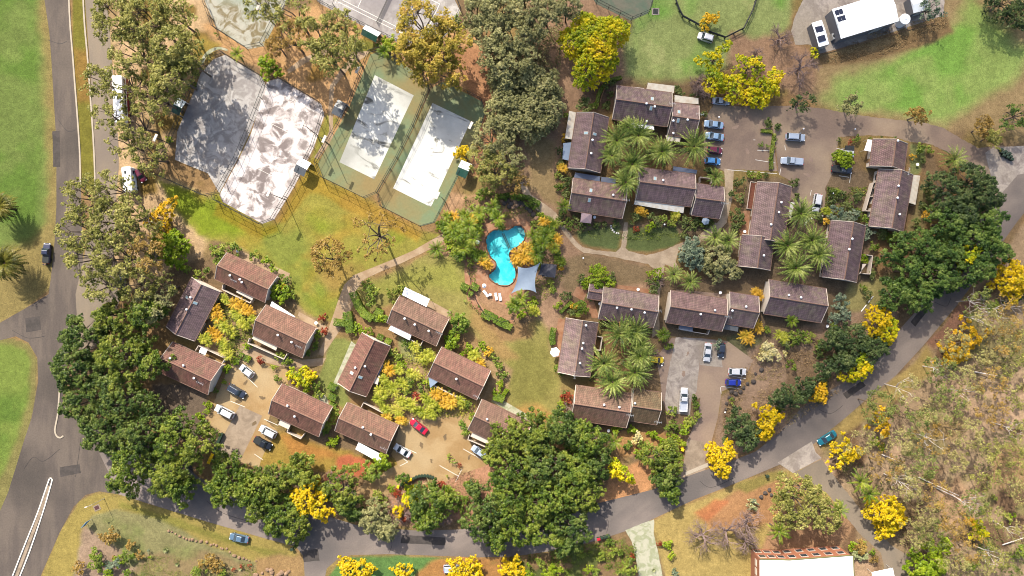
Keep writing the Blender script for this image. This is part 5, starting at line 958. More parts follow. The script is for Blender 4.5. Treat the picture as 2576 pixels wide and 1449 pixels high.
vehicle(1793, 405, 5, 'small', 'sky', "bright blue small car below the maroon car", 4.0)
vehicle(2001, 345, 4, 'suv', 'silver', "silver wagon beside the low hedge in the gravel car park", 4.9)
vehicle(1993, 405, 184, 'ute', 'silver', "silver twin cab ute in the gravel car park", 5.7)
vehicle(2126, 388, 184, 'suv', 'white', "white van like wagon partly under a lime shrub", 4.2)
vehicle(2118, 426, 6, 'ute', 'dark', "dark grey blue ute with black tray cover", 5.2)
vehicle(2055, 510, 100, 'suv', 'white', "white wagon with sunroof beside palms, pointing down the drive", 4.6)
vehicle(1780, 886, 96, 'sedan', 'white', "white sedan on the concrete bay beside a dark hatchback", 4.7)
vehicle(1815, 881, 96, 'small', 'dark', "dark grey hatchback beside the white sedan on concrete", 3.7)
vehicle(1855, 935, 2, 'hatch', 'white', "white hatchback directly above the blue hatchback", 4.5)
vehicle(1845, 962, 2, 'small', 'blue', "bright blue hatchback beside the rocky bank", 3.95)
vehicle(1720, 1005, -86, 'tray', 'white', "white flatbed ute on the stained concrete bay", 5.9)
vehicle(1650, 905, 5, 'small', 'yellow', "yellow car half under a palm beside the concrete bay", 4.0)
vehicle(2081, 1102, 148, 'sedan', 'teal', "teal sedan parked on the road verge beside the driveway apron", 5.2)
vehicle(1136, 1431, 0, 'suv', 'silver', "silver wagon under a yellow tree at the bottom verge", 4.2)
# motorhome
mh = empty("motorhome", (*W(324, 452, 2), .0), R(95)); tag(mh, "white motorhome parked nose down beside the service lane", "motorhome")
def rbox(L, Wd, z0, z1, r_=.25, top=.94):
    pts = [(-L / 2 + r_, -Wd / 2), (L / 2 - r_, -Wd / 2), (L / 2, -Wd / 2 + r_), (L / 2, Wd / 2 - r_), (L / 2 - r_, Wd / 2), (-L / 2 + r_, Wd / 2), (-L / 2, Wd / 2 - r_), (-L / 2, -Wd / 2 + r_)]
    return [[(x, y, z0) for x, y in pts], [(x, y, z1 - .15) for x, y in pts], [(x * top, y * top, z1) for x, y in pts]]
MB().loft(rbox(6.2, 2.3, .5, 2.9)).obj("body", M['white'], mh); MB().box((-2.85, 0, 1.4), (.5, 1.9, 1.0), top=.8).obj("windscreen", M['glass'], mh)
for px, py, a, b_ in ((1.7, .2, .7, .5), (-.2, -.3, .4, .4), (.9, -.7, .35, .35)): MB().box((px, py, 2.9), (a, b_, .1)).obj("roof_hatch", M['dark'], mh)
for px in (1.8, -.9): MB().box((px, -1.14, 1.5), (.9, .06, .6)).obj("window", M['glass'], mh)
for sx in (-2, 1.9):
    for s in (1, -1): MB().tube((sx, s * .95, .35), (sx, s * 1.16, .35), .36, n=14).obj("wheel", M['tyre'], mh)
# coach
co = empty("coach", (*W(300, 250, 2.5), 0), R(93)); tag(co, "long white roofed coach with maroon side parked under gums", "coach")
MB().loft(rbox(11.6, 2.5, .9, 3.2)).obj("body", M['white'], co)
mb = MB(); mb.box((0, -1.27, .4), (11.4, .06, .9)); mb.box((0, 1.27, .4), (11.4, .06, .9)); mb.obj("side_skirt", mat("maroon_side", (.18, .02, .03), .4), co)
for k in range(8): MB().box((-4.6 + k * 1.3, -1.27, 1.7), (1.1, .05, .8)).obj("window", M['glass'], co)
for sx in (-3.6, 3.6):
    for s in (1, -1): MB().tube((sx, s * 1.0, .45), (sx, s * 1.27, .45), .48, n=14).obj("wheel", M['tyre'], co)
mb = MB().box((0, 0, .35), (11.2, 2.2, .6)); mb.obj("chassis", M['dark'], co)
# box trailer
bt = empty("box_trailer", (*W(2136, 374, .5), 0), R(-4)); tag(bt, "black box trailer beside the white wagon under the lime shrub", "trailer")
MB().box((0, 0, .5), (2.2, 1.3, .45)).obj("box", M['dark'], bt); MB().tube((-1.1, 0, .5), (-1.9, 0, .45), .05).obj("drawbar", M['steel'], bt)
for s in (1, -1): MB().tube((0, s * .66, .3), (0, s * .8, .3), .3, n=12).obj("wheel", M['tyre'], bt)

# ------------------------------------------------------------------ bins, signs, lamps, person
def bin_(u, v, rz, lidm, lab, grp, protos={}):
    x, y = W(u, v)
    if lidm not in protos:
        r = empty("wheelie_bin", (x, y, 0), rz); MB().loft([[(-.27, -.24, .06), (.27, -.24, .06), (.27, .24, .06), (-.27, .24, .06)], [(-.36, -.3, .98), (.36, -.3, .98), (.36, .3, .98), (-.36, .3, .98)]]).obj("bin_body", M['lid'], r)
        MB().loft([[(-.42, -.33, .98), (.4, -.33, .98), (.4, .33, .98), (-.42, .33, .98)], [(-.34, -.26, 1.07), (.3, -.26, 1.07), (.3, .26, 1.07), (-.34, .26, 1.07)]]).obj("lid", M[lidm], r)
        for s in (1, -1): MB().tube((-.3, s * .22, .12), (-.3, s * .3, .12), .12, n=10).obj("wheel", M['tyre'], r)
        protos[lidm] = r
    else: r = copy_thing(protos[lidm], (x, y, 0), rz)
    tag(r, lab, "bin", grp)
ORD = ["first", "second", "third", "fourth", "fifth", "sixth", "seventh", "eighth", "ninth", "tenth", "eleventh", "twelfth"]
for i in range(8): bin_(561 - i * 2.7, 1091 + i * 6, R(-20), 'lid', f"green bin, {ORD[i]} from the top of the line beside the sloping concrete bay", "bins beside the sloping bay")
for i in range(4): bin_(538 - i * 3, 1142 + i * 6.5, R(-20), 'lidy', f"yellow lidded bin, {ORD[i]} from the top of the four beside the fig", "bins beside the sloping bay")
arc = [(1003, 1222, 'lidy'), (1011, 1217, 'lid'), (1017, 1211, 'lidy'), (1023, 1209, 'lid'), (1029, 1207, 'lidy'), (1035, 1204, 'lidy'), (1041, 1202, 'lid'), (1048, 1198, 'lid'), (1055, 1196, 'lid'), (1062, 1195, 'lid'), (1069, 1194.5, 'lid'), (1076, 1195, 'lid'), (1083, 1196.5, 'lid'), (1089, 1199, 'lid')]
cnt = {'lid': 0, 'lidy': 0}
for i, (u, v, l) in enumerate(arc):
    nm = "green" if l == 'lid' else "yellow"; bin_(u, v, R(80 - i * 3), l, f"{nm} lidded bin, {ORD[cnt[l]]} {nm} one from the left of the curved row", "bins in the curved row"); cnt[l] += 1
for i in range(3):
    for j in range(3): bin_(2514 + i * 10 + j * 3, 379 + i * 5 + j * 7 - 1, R(-28), 'lid', f"dark bin, row {('upper', 'middle', 'lower')[j]}, column {('left', 'centre', 'right')[i]} of the block at the intersection", "block of bins at the intersection")
bin_(737, 1379, R(20), 'lid', "lone green bin on the verge beside the side road mouth", "kerbside bins")
for i, (u, v) in enumerate(((878, 1412), (892, 1409), (914, 1415))): bin_(u, v, R(20), 'lid', f"green bin, {ORD[i]} from the left of three on the green verge", "kerbside bins")
bin_(1505, 1353, R(10), 'lidr', "red lidded bin at the shaded lower road edge", "kerbside bins")
for i in range(3): bin_(1513 + i * 8.5, 1350 - i * 2, R(10), 'lid', f"green bin, {ORD[i]} right of the red lidded bin", "kerbside bins")
bin_(1715, 1130, R(-15), 'lidy', "yellow lidded bin beside the concrete driveway mouth", "kerbside bins"); bin_(1714, 1124, R(-15), 'lidy', "yellow lidded bin nearest the car park at the driveway mouth", "kerbside bins")
bin_(1928, 1196, R(15), 'lid', "lone green bin on the upper verge of the lower road", "kerbside bins")
sb = empty("sign_board", (*W(226, 1312), 0), R(48)); tag(sb, "blue white estate sign board on two posts beside the junction", "sign")
MB().box((0, 0, 1.0), (2.0, .1, 1.5)).obj("panel", mat("sign_blue", S(130, 170, 200, 2)), sb)
for s in (-.8, .8): MB().tube((s, .0, 0), (s, .0, 1.0), .06).obj("post", M['steel'], sb)
for (u, v, h, lab) in ((262, 1254, 5.0, "thin street lamp on the junction corner grass"),):
    r = empty("street_lamp", (*W(u, v), 0), R(200)); tag(r, lab, "street lamp"); MB().tube((0, 0, 0), (0, 0, h), .08, .05).obj("pole", M['steel'], r); MB().tube((0, 0, h), (1.2, 0, h + .3), .04).obj("arm", M['steel'], r); MB().box((1.4, 0, h + .22), (.6, .28, .12)).obj("lamp_head", M['render'], r)
for u, v in ((1466, 650), (2145, 325 + 3), (1669, 566), (1820, 1035), (1662, 918), (2090, 488), (2016, 327), (1805, 298), (900, 742)):
    r = empty("garden_lamp", (*W(u, v), 0)); tag(r, auto("short garden lamp with white globe", u, v), "lamp", "garden bollard lamps"); MB().tube((0, 0, 0), (0, 0, 1.1), .05).obj("post", M['dark'], r)
    MB().loft([[(rr * math.cos(a), rr * math.sin(a), z) for a in [2 * math.pi * i / 10 for i in range(10)]] for rr, z in ((.05, 1.1), (.18, 1.2), (.22, 1.32), (.16, 1.46), (.03, 1.52))]).obj("globe", M['white'], r, True)
pit = empty("drain_pit", (*W(244, 1277), 0), R(25)); tag(pit, "dark square drain grate in a pale surround by the junction", "drain"); MB().box((0, 0, 0), (1.7, 1.5, .05)).obj("surround", M['concrete'], pit); MB().box((0, 0, .03), (1.1, .9, .05)).obj("grate", mat("rust_grate", (.05, .02, .02)), pit)
pit = empty("drain_pit", (*W(1649, 29), 0)); tag(pit, "dark square drain grate on the lawn beside the dull green court", "drain"); MB().box((0, 0, 0), (1.9, 1.7, .04)).obj("surround", M['concrete2'], pit); MB().box((0, 0, .03), (1.2, 1.2, .05)).obj("grate", M['dark'], pit)
pit = empty("drain_pit", (*W(1473, 220), 0)); tag(pit, "small round green pit cover under the broad yellow tree", "drain"); MB().tube((0, 0, 0), (0, 0, .12), .42, n=14).obj("cover", M['lid'], pit); MB().tube((0, 0, 0), (0, 0, .03), .9, n=14).obj("surround", M['parkwarm'], pit)
pl_ = empty("white_sheeting", (*W(2182, 765, .3), 0), R(52)); tag(pl_, "long white slatted sheet propped on the grassy slope", "panel"); MB().box((-1.3, 0, .05), (2.1, .18, .1)).obj("board", M['white'], pl_); MB().box((1.5, 0, .05), (2.1, .18, .1)).obj("board", M['white'], pl_)

# the person standing behind the navy ute
def person(u, v, rz, lab):
    x, y = W(u, v); me = bpy.data.meshes.new("person")
    J = {'pel': (0, 0, .95, .15), 'che': (.02, 0, 1.3, .17), 'nec': (.02, 0, 1.5, .06), 'hea': (.03, 0, 1.62, .1), 'top': (.02, 0, 1.74, .085)}
    vs = [J['pel'], J['che'], J['nec'], J['hea'], J['top']]; es = [(0, 1), (1, 2), (2, 3), (3, 4)]
    for s in (1, -1):
        b0 = len(vs); vs += [(0, s * .1, .88, .1), (.03, s * .12, .5, .065), (0, s * .12, .1, .045), (.16, s * .13, .04, .04)]; es += [(0, b0), (b0, b0 + 1), (b0 + 1, b0 + 2), (b0 + 2, b0 + 3)]
        b1 = len(vs); vs += [(.02, s * .2, 1.4, .065), (.06, s * .27, 1.12, .045), (.28, s * .24, 1.0, .035), (.38, s * .22, .99, .03)]; es += [(1, b1), (b1, b1 + 1), (b1 + 1, b1 + 2), (b1 + 2, b1 + 3)]
        for k in range(5):
            b2 = len(vs); yy = s * (.22 + (k - 2) * .018); ln = (.05, .08, .085, .078, .06)[k]; vs += [(.38 + ln * .6, yy, .985, .0095), (.38 + ln, yy, .965, .008)]; es += [(b1 + 3, b2), (b2, b2 + 1)]
    me.from_pydata([q[:3] for q in vs], es, []); me.materials.append(mat("skin", (.35, .2, .14), .6)); o = link("person", me); m1 = o.modifiers.new("skin", 'SKIN')
    for i, q in enumerate(vs): me.skin_vertices[0].data[i].radius = (q[3], q[3])
    me.skin_vertices[0].data[0].use_root = True
    o.location = (x, y, .0); o.rotation_euler = (0, 0, rz); m2 = o.modifiers.new("sub", 'SUBSURF'); m2.levels = 1; m2.render_levels = 1; tag(o, lab, "person")
    MB().loft([[(-.03 + rr * .75 * math.cos(a), rr * math.sin(a), z) for a in [2 * math.pi * i / 12 for i in range(12)]] for rr, z in ((.2, .86), (.2, 1.0), (.22, 1.3), (.21, 1.44), (.1, 1.5))]).obj("shirt", mat("navy_shirt", (.02, .03, .09)), o, True)
    for s in (1, -1): MB().loft([[(xx + rr * math.cos(a), s * .12 + rr * math.sin(a), z) for a in [2 * math.pi * i / 10 for i in range(10)]] for rr, z, xx in ((.075, .1, 0), (.09, .5, .03), (.13, .9, 0))]).obj("trousers", mat("dark_trousers", (.015, .016, .03)), o, True)
    MB().loft([[(.0 + rr * math.cos(a), rr * math.sin(a), z) for a in [2 * math.pi * i / 12 for i in range(12)]] for rr, z in ((.115, 1.66), (.12, 1.74), (.09, 1.81), (.02, 1.84))]).obj("hair", M['dark'], o, True)
    return o
person(120, 666, R(90), "person in dark clothes standing behind the navy ute")

# ------------------------------------------------------------------ foliage builders
def rn(seed): return np.random.RandomState(seed & 0x7fffffff)
def leaf_mesh(name, c, nrm, size, m, aspect=.6, jit=.8, rs=None, extra=None):
    """many leaf sized diamonds: centres c, facing roughly nrm"""
    N = len(c); nn = nrm + rs.normal(0, jit, (N, 3)); nn /= np.linalg.norm(nn, axis=1, keepdims=True) + 1e-9
    t1 = np.cross(nn, rs.normal(0, 1, (N, 3))); t1 /= np.linalg.norm(t1, axis=1, keepdims=True) + 1e-9; t2 = np.cross(nn, t1); s = size[:, None]
    V_ = np.empty((N, 4, 3)); V_[:, 0] = c - t1 * s; V_[:, 1] = c - t2 * s * aspect - t1 * s * .1; V_[:, 2] = c + t1 * s; V_[:, 3] = c + t2 * s * aspect - t1 * s * .1
    return quads(name, V_, m)
def quads(name, V_, m):
    N = len(V_); me = bpy.data.meshes.new(name); me.vertices.add(N * 4); me.vertices.foreach_set("co", V_.astype(np.float32).ravel()); me.loops.add(N * 4); me.loops.foreach_set("vertex_index", np.arange(N * 4, dtype=np.int32)); me.polygons.add(N); me.polygons.foreach_set("loop_start", np.arange(N, dtype=np.int32) * 4)
    me.materials.append(m); me.update(calc_edges=True); return me
def blobs_to_leaves(B, per, leaf, rs, flat=.75, lower=.35, spray=True):
    """B: (n,4) blob centres and radii. Leaves over each blob, thicker on its upper side"""
    C = []; Nn = []
    for x, y, z, r in B:
        if spray and r > .5:                                        # a clump breaks into smaller leafy sprays
            ns = int(5 + 4 * r); q = rs.normal(0, 1, (ns, 3)); q /= np.linalg.norm(q, axis=1, keepdims=True); q[:, 2] = np.abs(q[:, 2]) * .8 - .1; q *= r * rs.uniform(.55, 1.05, (ns, 1)); q[:, 2] *= .8
            sr = r * rs.uniform(.26, .46, ns); kk = np.maximum(6, (per * 1.25 * r * r / ns).astype(int) if hasattr(per * r, 'astype') else int(per * 1.25 * r * r / ns)); who = np.repeat(np.arange(ns), kk); d = rs.normal(0, 1, (len(who), 3)); d /= np.linalg.norm(d, axis=1, keepdims=True); d[:, 2] = np.where(d[:, 2] < -.2, -d[:, 2], d[:, 2])
            p = q[who] + d * sr[who][:, None] * rs.uniform(.6, 1.1, (len(who), 1)); C.append(p + np.array([x, y, z])); Nn.append(d * .7 + np.array([0, 0, .75])); continue
        k = max(6, int(per * (r / 1.0) ** 2)); d = rs.normal(0, 1, (k, 3)); d /= np.linalg.norm(d, axis=1, keepdims=True); d[:, 2] = np.where(d[:, 2] < -lower, -d[:, 2], d[:, 2])
        rr = r * rs.uniform(.7, 1.08, (k, 1)); p = d * rr; p[:, 2] *= flat; C.append(p + np.array([x, y, z])); Nn.append(d + np.array([0, 0, .5]))
    C = np.concatenate(C); Nn = np.concatenate(Nn); return C, Nn, leaf * rs.uniform(.6, 1.3, len(C))
def dome_blobs(Rr, ht, nb, rb, rs, base=.35, lobes=.16, gap=.0):
    """clumps scattered over a dome with an uneven outline"""
    ph = rs.uniform(0, 6.28, 4); am = rs.uniform(.4, 1, 4); out = []
    tries = 0
    while len(out) < nb and tries < nb * 30:
        tries += 1
        th = rs.uniform(0, 2 * np.pi); q = math.sqrt(rs.uniform(0, 1)); edge = 1 + lobes * (am[0] * math.sin(2 * th + ph[0]) + am[1] * math.sin(3 * th + ph[1]) + am[2] * math.sin(5 * th + ph[2]) * .8 + am[3] * math.sin(8 * th + ph[3]) * .5)
        r = rb * rs.uniform(.65, 1.25); rad = (Rr * edge - r * .8) * q
        if rad < 0: rad = 0
        x, y = rad * math.cos(th), rad * math.sin(th); z = ht * (base + (1 - base) * math.sqrt(max(0, 1 - (q * .96) ** 2))) * rs.uniform(.8, 1.0) - r * .5
        if any((x - o[0]) ** 2 + (y - o[1]) ** 2 < ((r + o[3]) * (.42 + gap)) ** 2 and abs(z - o[2]) < 1.1 for o in out): continue
        out.append((x, y, z, r))
    return np.array(out)
def branches(B, ht, rs, r0, trunk_h, forks=5, bend=.3):
    """trunk, limbs to clumps of foliage; B blob centres"""
    mb = MB(); top = Vector((rs.normal(0, .2), rs.normal(0, .2), trunk_h)); mb.tube((0, 0, 0), top, r0, r0 * .75, 8)
    if len(B) == 0: return mb
    A = np.arctan2(B[:, 1], B[:, 0]); k = min(forks, len(B)); order = np.argsort(A)
    for grp in np.array_split(order, k):
        if len(grp) == 0: continue
        cen = B[grp, :3].mean(0); mid = Vector((cen[0] * .5, cen[1] * .5, trunk_h + (cen[2] - trunk_h) * .6)); mb.tube(top, mid, r0 * .6, r0 * .4, 6)
        for gi in grp:
            e = Vector(B[gi, :3]); m2 = mid.lerp(e, .5) + Vector(rs.normal(0, bend, 3)); mb.tube(mid, m2, r0 * .32, r0 * .2, 5, cap=False); mb.tube(m2, e, r0 * .2, r0 * .08, 4, cap=False)
    return mb
def place_tree(name, u, v, hc, mesh, trunk, tmat, lab, cat, grp):
    x, y = W(u, v, hc); r = empty(name, (x, y, 0)); tag(r, lab, cat, grp); link("crown", mesh, r)
    if trunk: trunk.obj("trunk", tmat, r)
    return r
SEED = [100]
def nxt(): SEED[0] += 1; return rn(SEED[0])
def big(name, u, v, r_, m, lab, grp, ht=None, rb=1.15, per=165, leaf=.2, dens=.76, base=.25, lobes=.22, gap=.17, cat="tree", flat=.7, bark='bark', trans=None):
    """dense broad crown"""
    rs = nxt(); Rr = r_ * .1; ht = (ht or (4.5 + Rr * .85)) * rs.uniform(.92, 1.1)
    if m == 'fig': m = ['fig', 'fign', 'figy', 'fig'][rs.randint(4)]; rb = rb * rs.uniform(.8, 1.2); lobes = .26
    if m in ('yel', 'ora', 'yelg') and Rr < 6: lobes = rs.uniform(.2, .4); dens *= rs.uniform(.75, 1.1); m = m if rs.rand() < .7 else {'yel': 'yelg', 'ora': 'yel', 'yelg': 'yelg'}[m]
    nb = int(dens * 1.15 * (Rr / rb) ** 2 * 2.1) + 3; B = dome_blobs(Rr, ht, nb, rb, rs, base, lobes, gap)
    C, Nn, sz = blobs_to_leaves(B, per, leaf, rs, flat); me = leaf_mesh("crown", C, Nn, sz, L_[m], .55, .42, rs)
    tr = branches(B, ht, rs, .1 + Rr * .045, ht * .3, 6); return place_tree(name, u, v, ht * .72, me, tr, M[bark], lab, cat, grp)
def gum(u, v, r_, m, lab, grp, ht=None, nb=None, rb=.78, per=85, leaf=.21, rk=1.0, bark='bark', name="gum_tree", dens=1.0):
    """open, see-through eucalypt: clumps on the ends of visible limbs"""
    rs = nxt(); Rr = r_ * .1; ht = ht or (8 + Rr * .8); nb = nb or int(dens * 1.2 * (Rr / rb) ** 2) + 4
    ph = rs.uniform(0, 6.28, 3); L1 = []; mb = MB(); r0 = (.12 + Rr * .035) * rk; th_ = ht * .42; top = Vector((rs.normal(0, .3), rs.normal(0, .3), th_)); mb.tube((0, 0, 0), top, r0, r0 * .75, 7); tips = []
    n1 = 5 + int(Rr / 2)
    for i in range(n1):
        a = 2 * math.pi * i / n1 + rs.normal(0, .25); q = rs.uniform(.3, .6); e1 = Vector((Rr * q * math.cos(a), Rr * q * math.sin(a), th_ + (ht - th_) * rs.uniform(.35, .75))); mm = top.lerp(e1, .5) + Vector(rs.normal(0, .25, 3)); mb.tube(top, mm, r0 * .6, r0 * .45, 6, cap=False); mb.tube(mm, e1, r0 * .45, r0 * .3, 5, cap=False)
        n2 = max(3, nb // n1)
        for j in range(n2):
            a2 = a + rs.normal(0, .55); q2 = rs.uniform(.35, 1.0) * (1 + .12 * math.sin(3 * a2 + ph[0])); e2 = Vector((Rr * q2 * math.cos(a2), Rr * q2 * math.sin(a2), th_ + (ht - th_) * (1.05 - .5 * q2 * q2) * rs.uniform(.75, 1.05))); m2 = e1.lerp(e2, .5) + Vector(rs.normal(0, .3, 3))
            mb.tube(e1, m2, r0 * .22, r0 * .15, 4, cap=False); mb.tube(m2, e2, r0 * .15, r0 * .06, 4, cap=False); tips.append((*e2, rb * rs.uniform(.6, 1.3)))
            if rs.rand() < .6:
                e3 = m2 + Vector(rs.normal(0, .9, 3)); mb.tube(m2, e3, r0 * .1, r0 * .04, 3, cap=False); tips.append((*e3, rb * rs.uniform(.4, .9)))
    C, Nn, sz = blobs_to_leaves(np.array(tips), per, leaf, rs, .65, .9); me = leaf_mesh("crown", C, Nn, sz, L_[m], .5, .5, rs)
    return place_tree(name, u, v, ht * .8, me, mb, M[bark], lab, "tree", grp)
def bare(u, v, r_, lab, m='twig', ht=None, lean=(0, 0), grp="leafless trees", n=7, name="bare_tree"):
    rs = nxt(); Rr = r_ * .1; ht = ht or Rr * 1.5; mb = MB(); tw = MB(); r0 = .16 + Rr * .04; top = Vector((lean[0] * .3, lean[1] * .3, ht * .3)); mb.tube((0, 0, 0), top, r0, r0 * .8, 7)
    def grow(p, d, ln, r, lv):
        cur = p; dd = d
        for k in range(2):
            dd = (dd + Vector(rs.normal(0, .22, 3))).normalized(); q = cur + dd * ln * .5; (mb if lv < 2 else tw).tube(cur, q, r * (1 - .25 * k), r * (.75 - .2 * k), 5 if lv < 2 else 3, cap=False); cur = q
            if lv < 4:
                for c in range(2 if lv < 3 else 1): grow(cur, (dd + Vector(rs.normal(0, .55, 3)) + Vector((0, 0, .05))).normalized(), ln * rs.uniform(.55, .75), r * .5, lv + 1)
    for i in range(n):
        a = 2 * math.pi * i / n + rs.normal(0, .2); d = Vector((math.cos(a) + lean[0] * .2, math.sin(a) + lean[1] * .2, rs.uniform(.4, .9))).normalized(); grow(top, d, Rr * .55, r0 * .6, 0)
    x, y = W(u, v, ht * .5); r = empty(name, (x, y, 0)); tag(r, lab, "tree", grp); mb.obj("trunk", M[m], r); tw.obj("crown", M[m], r); return r
def fronds(nf, ln, wd, rs, droop=.9, up=.6, nl=12, z0=0, base_r=.15, spread=(.0, 1.0)):
    """arching feather fronds, each with leaflets either side"""
    Q = []
    for i in range(nf):
        a = i * 2.39996 + rs.normal(0, .1); lay = spread[0] + (spread[1] - spread[0]) * i / nf; el = up * (1 - lay) * 1.5 + rs.normal(0, .08) + .1; L = ln * rs.uniform(.85, 1.08) * (1 - .25 * (1 - lay))
        pts = []; p = np.array([base_r * math.cos(a), base_r * math.sin(a), z0]); e = el
        for k in range(nl + 1):
            pts.append(p.copy()); p = p + np.array([math.cos(a) * math.cos(e), math.sin(a) * math.cos(e), math.sin(e)]) * L / nl; e -= droop * (1.2 / nl) * (.6 + k / nl)
        side = np.array([-math.sin(a), math.cos(a), 0])
        for k in range(nl):
            s = (k + .5) / nl; wk = wd * math.sin(math.pi * min(1, .12 + s * .95)) ** .6 * (1.05 - s * .45); p0, p1 = pts[k], pts[k + 1]; f = (p1 - p0); f = f / (np.linalg.norm(f) + 1e-9); mid = (p0 + p1) / 2
            for sg in (1, -1):
                tip = mid + side * sg * wk * .85 + f * wk * .75 + np.array([0, 0, -.25 * wk + rs.normal(0, .04)]); hw = (p1 - p0) * .42
                Q.append([mid - hw, mid + hw, tip + hw * .25, tip - hw * .15])
    return np.array(Q)
def palm(u, v, r_, lab, m='palm', h=4.5, nf=54, wd=.42, name="palm_tree", grp="palms of the estate", droop=1.0, up=.62, cat="palm tree", bark='barkd', tr=.32):
    rs = nxt(); ln = r_ * .1 * 1.18; Q = fronds(nf, ln, wd, rs, droop, up, 13); x, y = W(u, v, h + .6); r = empty(name, (x, y, 0), rs.uniform(0, 6)); tag(r, lab, cat, grp)
    o = link("crown", quads("crown", Q, L_[m]), r); o.location = (0, 0, h); o.rotation_euler = (rs.normal(0, .07), rs.normal(0, .07), 0); mb = MB()
    if m == 'palm' and r_ > 40:
        Qs = fronds(6, ln * .7, .3, rs, 1.9, -.05, 8); sk = link("dry_fronds", quads("dry_fronds", Qs, L_['gumb']), r); sk.location = (0, 0, h - .3)
    for k in range(6): mb.tube((0, 0, h * k / 6), (0, 0, h * (k + 1) / 6 + .05), tr * (1 - .05 * k), tr * (1 - .05 * k) * .93, 9)
    mb.tube((0, 0, h - .3), (0, 0, h + .25), tr * 1.25, tr * .5, 9); mb.obj("trunk", M[bark], r); return r
def cane(u, v, r_, lab, m='cane', n=3, h=1.7, name="cane_palm", grp="cane palms of the gardens", nf=15, wd=.4):
    """a clump of small feathery palms"""
    rs = nxt(); Q = []; mb = MB(); Rr = r_ * .1
    for i in range(n):
        a = i * 2.4 + rs.uniform(0, 1); q = Rr * .5 * math.sqrt((i + .1) / n); px, py = q * math.cos(a), q * math.sin(a); hh = h * rs.uniform(.7, 1.25); f = fronds(nf, Rr * .85, wd, rs, 1.2, .6, 7, hh, .04); f[..., 0] += px; f[..., 1] += py; Q.append(f); mb.tube((px, py, 0), (px, py, hh), .05, n=5)
    x, y = W(u, v, h); r = empty(name, (x, y, 0)); tag(r, lab, "palm", grp); link("crown", quads("crown", np.concatenate(Q), L_[m]), r); mb.obj("trunk", M['wood'], r); return r
def shrub(u, v, r_, lab, m='shrub', name="shrub", grp="garden shrubs", squash=.8, cat="shrub", leaf=.17, loose=False):
    rs = nxt(); Rr = r_ * .1; nb = 1 if Rr < .6 else int(3 + Rr * 3)
    B = np.array([(0, 0, Rr * .5, Rr)]) if nb == 1 else dome_blobs(Rr, Rr * 1.3 * squash + .3, nb, Rr * (.42 if Rr < 1.6 else .34), rs, .45, .15, -.1)
    C, Nn, sz = blobs_to_leaves(B, 130 if not loose else 60, leaf, rs, .8, .5); x, y = W(u, v, Rr * .6); o = link(name, leaf_mesh(name, C, Nn, sz, L_[m], .6, .5, rs)); o.location = (x, y, 0); tag(o, lab, cat, grp); return o
def hedge(pts, wd, ht, lab, m='hedge', name="hedge", grp="clipped hedges"):
    """clipped hedge along a line: leafy faces on a trimmed box"""
    rs = nxt(); P = [np.array(W(*p)) for p in pts]; c0_ = P[0]; C = []; Nn = []
    for a, b_ in zip(P, P[1:]):
        L = np.linalg.norm(b_ - a); d = (b_ - a) / (L + 1e-9); nn = np.array([-d[1], d[0]]); n = int(55 * (L + wd) * (wd + ht * 2)); s = rs.uniform(-wd * .3, L + wd * .3, n); face = rs.uniform(0, wd + 2 * ht, n)
        off = np.where(face < wd, face - wd / 2, np.where(face < wd + ht, -wd / 2, wd / 2)); z = np.where(face < wd, ht, (face - wd) % ht); p = a[None] + d[None] * s[:, None] + nn[None] * off[:, None]
        C.append(np.column_stack([p - c0_, z])); Nn.append(np.column_stack([nn[None] * np.where(face < wd, 0, np.sign(off))[:, None] * 1.5 + 0 * p, np.where(face < wd, 1.5, .2)]))
    C = np.concatenate(C); C += rs.normal(0, .04, C.shape); o = link(name, leaf_mesh(name, C, np.concatenate(Nn), .15 * rs.uniform(.7, 1.3, len(C)), L_[m], .65, .35, rs)); o.location = (*c0_, 0); tag(o, lab, "hedge", grp); return o
def boxbush(u, v, s_, lab, m='hedge', rz=None): 
    a = rz if rz is not None else .45; k = s_ * .25; return hedge([(u - k * math.cos(a), v - k * math.sin(a)), (u + k * math.cos(a), v + k * math.sin(a))], s_ * .1 * .8, 1.1, lab, m, "clipped_bush", "clipped square bushes")
def agave(u, v, r_, lab, m='agave', name="agave", n=26, grp="spiky rosette plants"):
    rs = nxt(); Q = []; Rr = r_ * .1
    for i in range(n):
        a = i * 2.4; e = .25 + .9 * (1 - i / n); d = np.array([math.cos(a) * math.cos(e), math.sin(a) * math.cos(e), math.sin(e)]); s = np.array([-math.sin(a), math.cos(a), 0]); w_ = Rr * .09; L = Rr * rs.uniform(.85, 1.1)
        Q.append([s * w_ * .5 + d * .05, d * L * .45 + s * w_, d * L, d * L * .45 - s * w_])
    x, y = W(u, v, .4); o = link(name, quads(name, np.array(Q), L_[m])); o.location = (x, y, .05); tag(o, lab, "plant", grp); return o
def rock(u, v, s_, lab, m='rock', grp="garden boulders"):
    rs = nxt(); n = 8; rings = []
    for rr, z in ((.85, -.1), (1.0, .2), (.8, .55), (.35, .75)): rings.append([(s_ * .1 * rr * math.cos(2 * math.pi * i / n) * rs.uniform(.8, 1.15), s_ * .1 * rr * math.sin(2 * math.pi * i / n) * rs.uniform(.8, 1.15), s_ * .1 * z * rs.uniform(.9, 1.1)) for i in range(n)])
    x, y = W(u, v); o = MB().loft(rings).obj("boulder", M[m]); o.location = (x, y, 0); o.rotation_euler = (0, 0, rs.uniform(0, 6)); tag(o, lab, "rock", grp); return o
# PLANTING
G1 = "big figs lining the lower road"
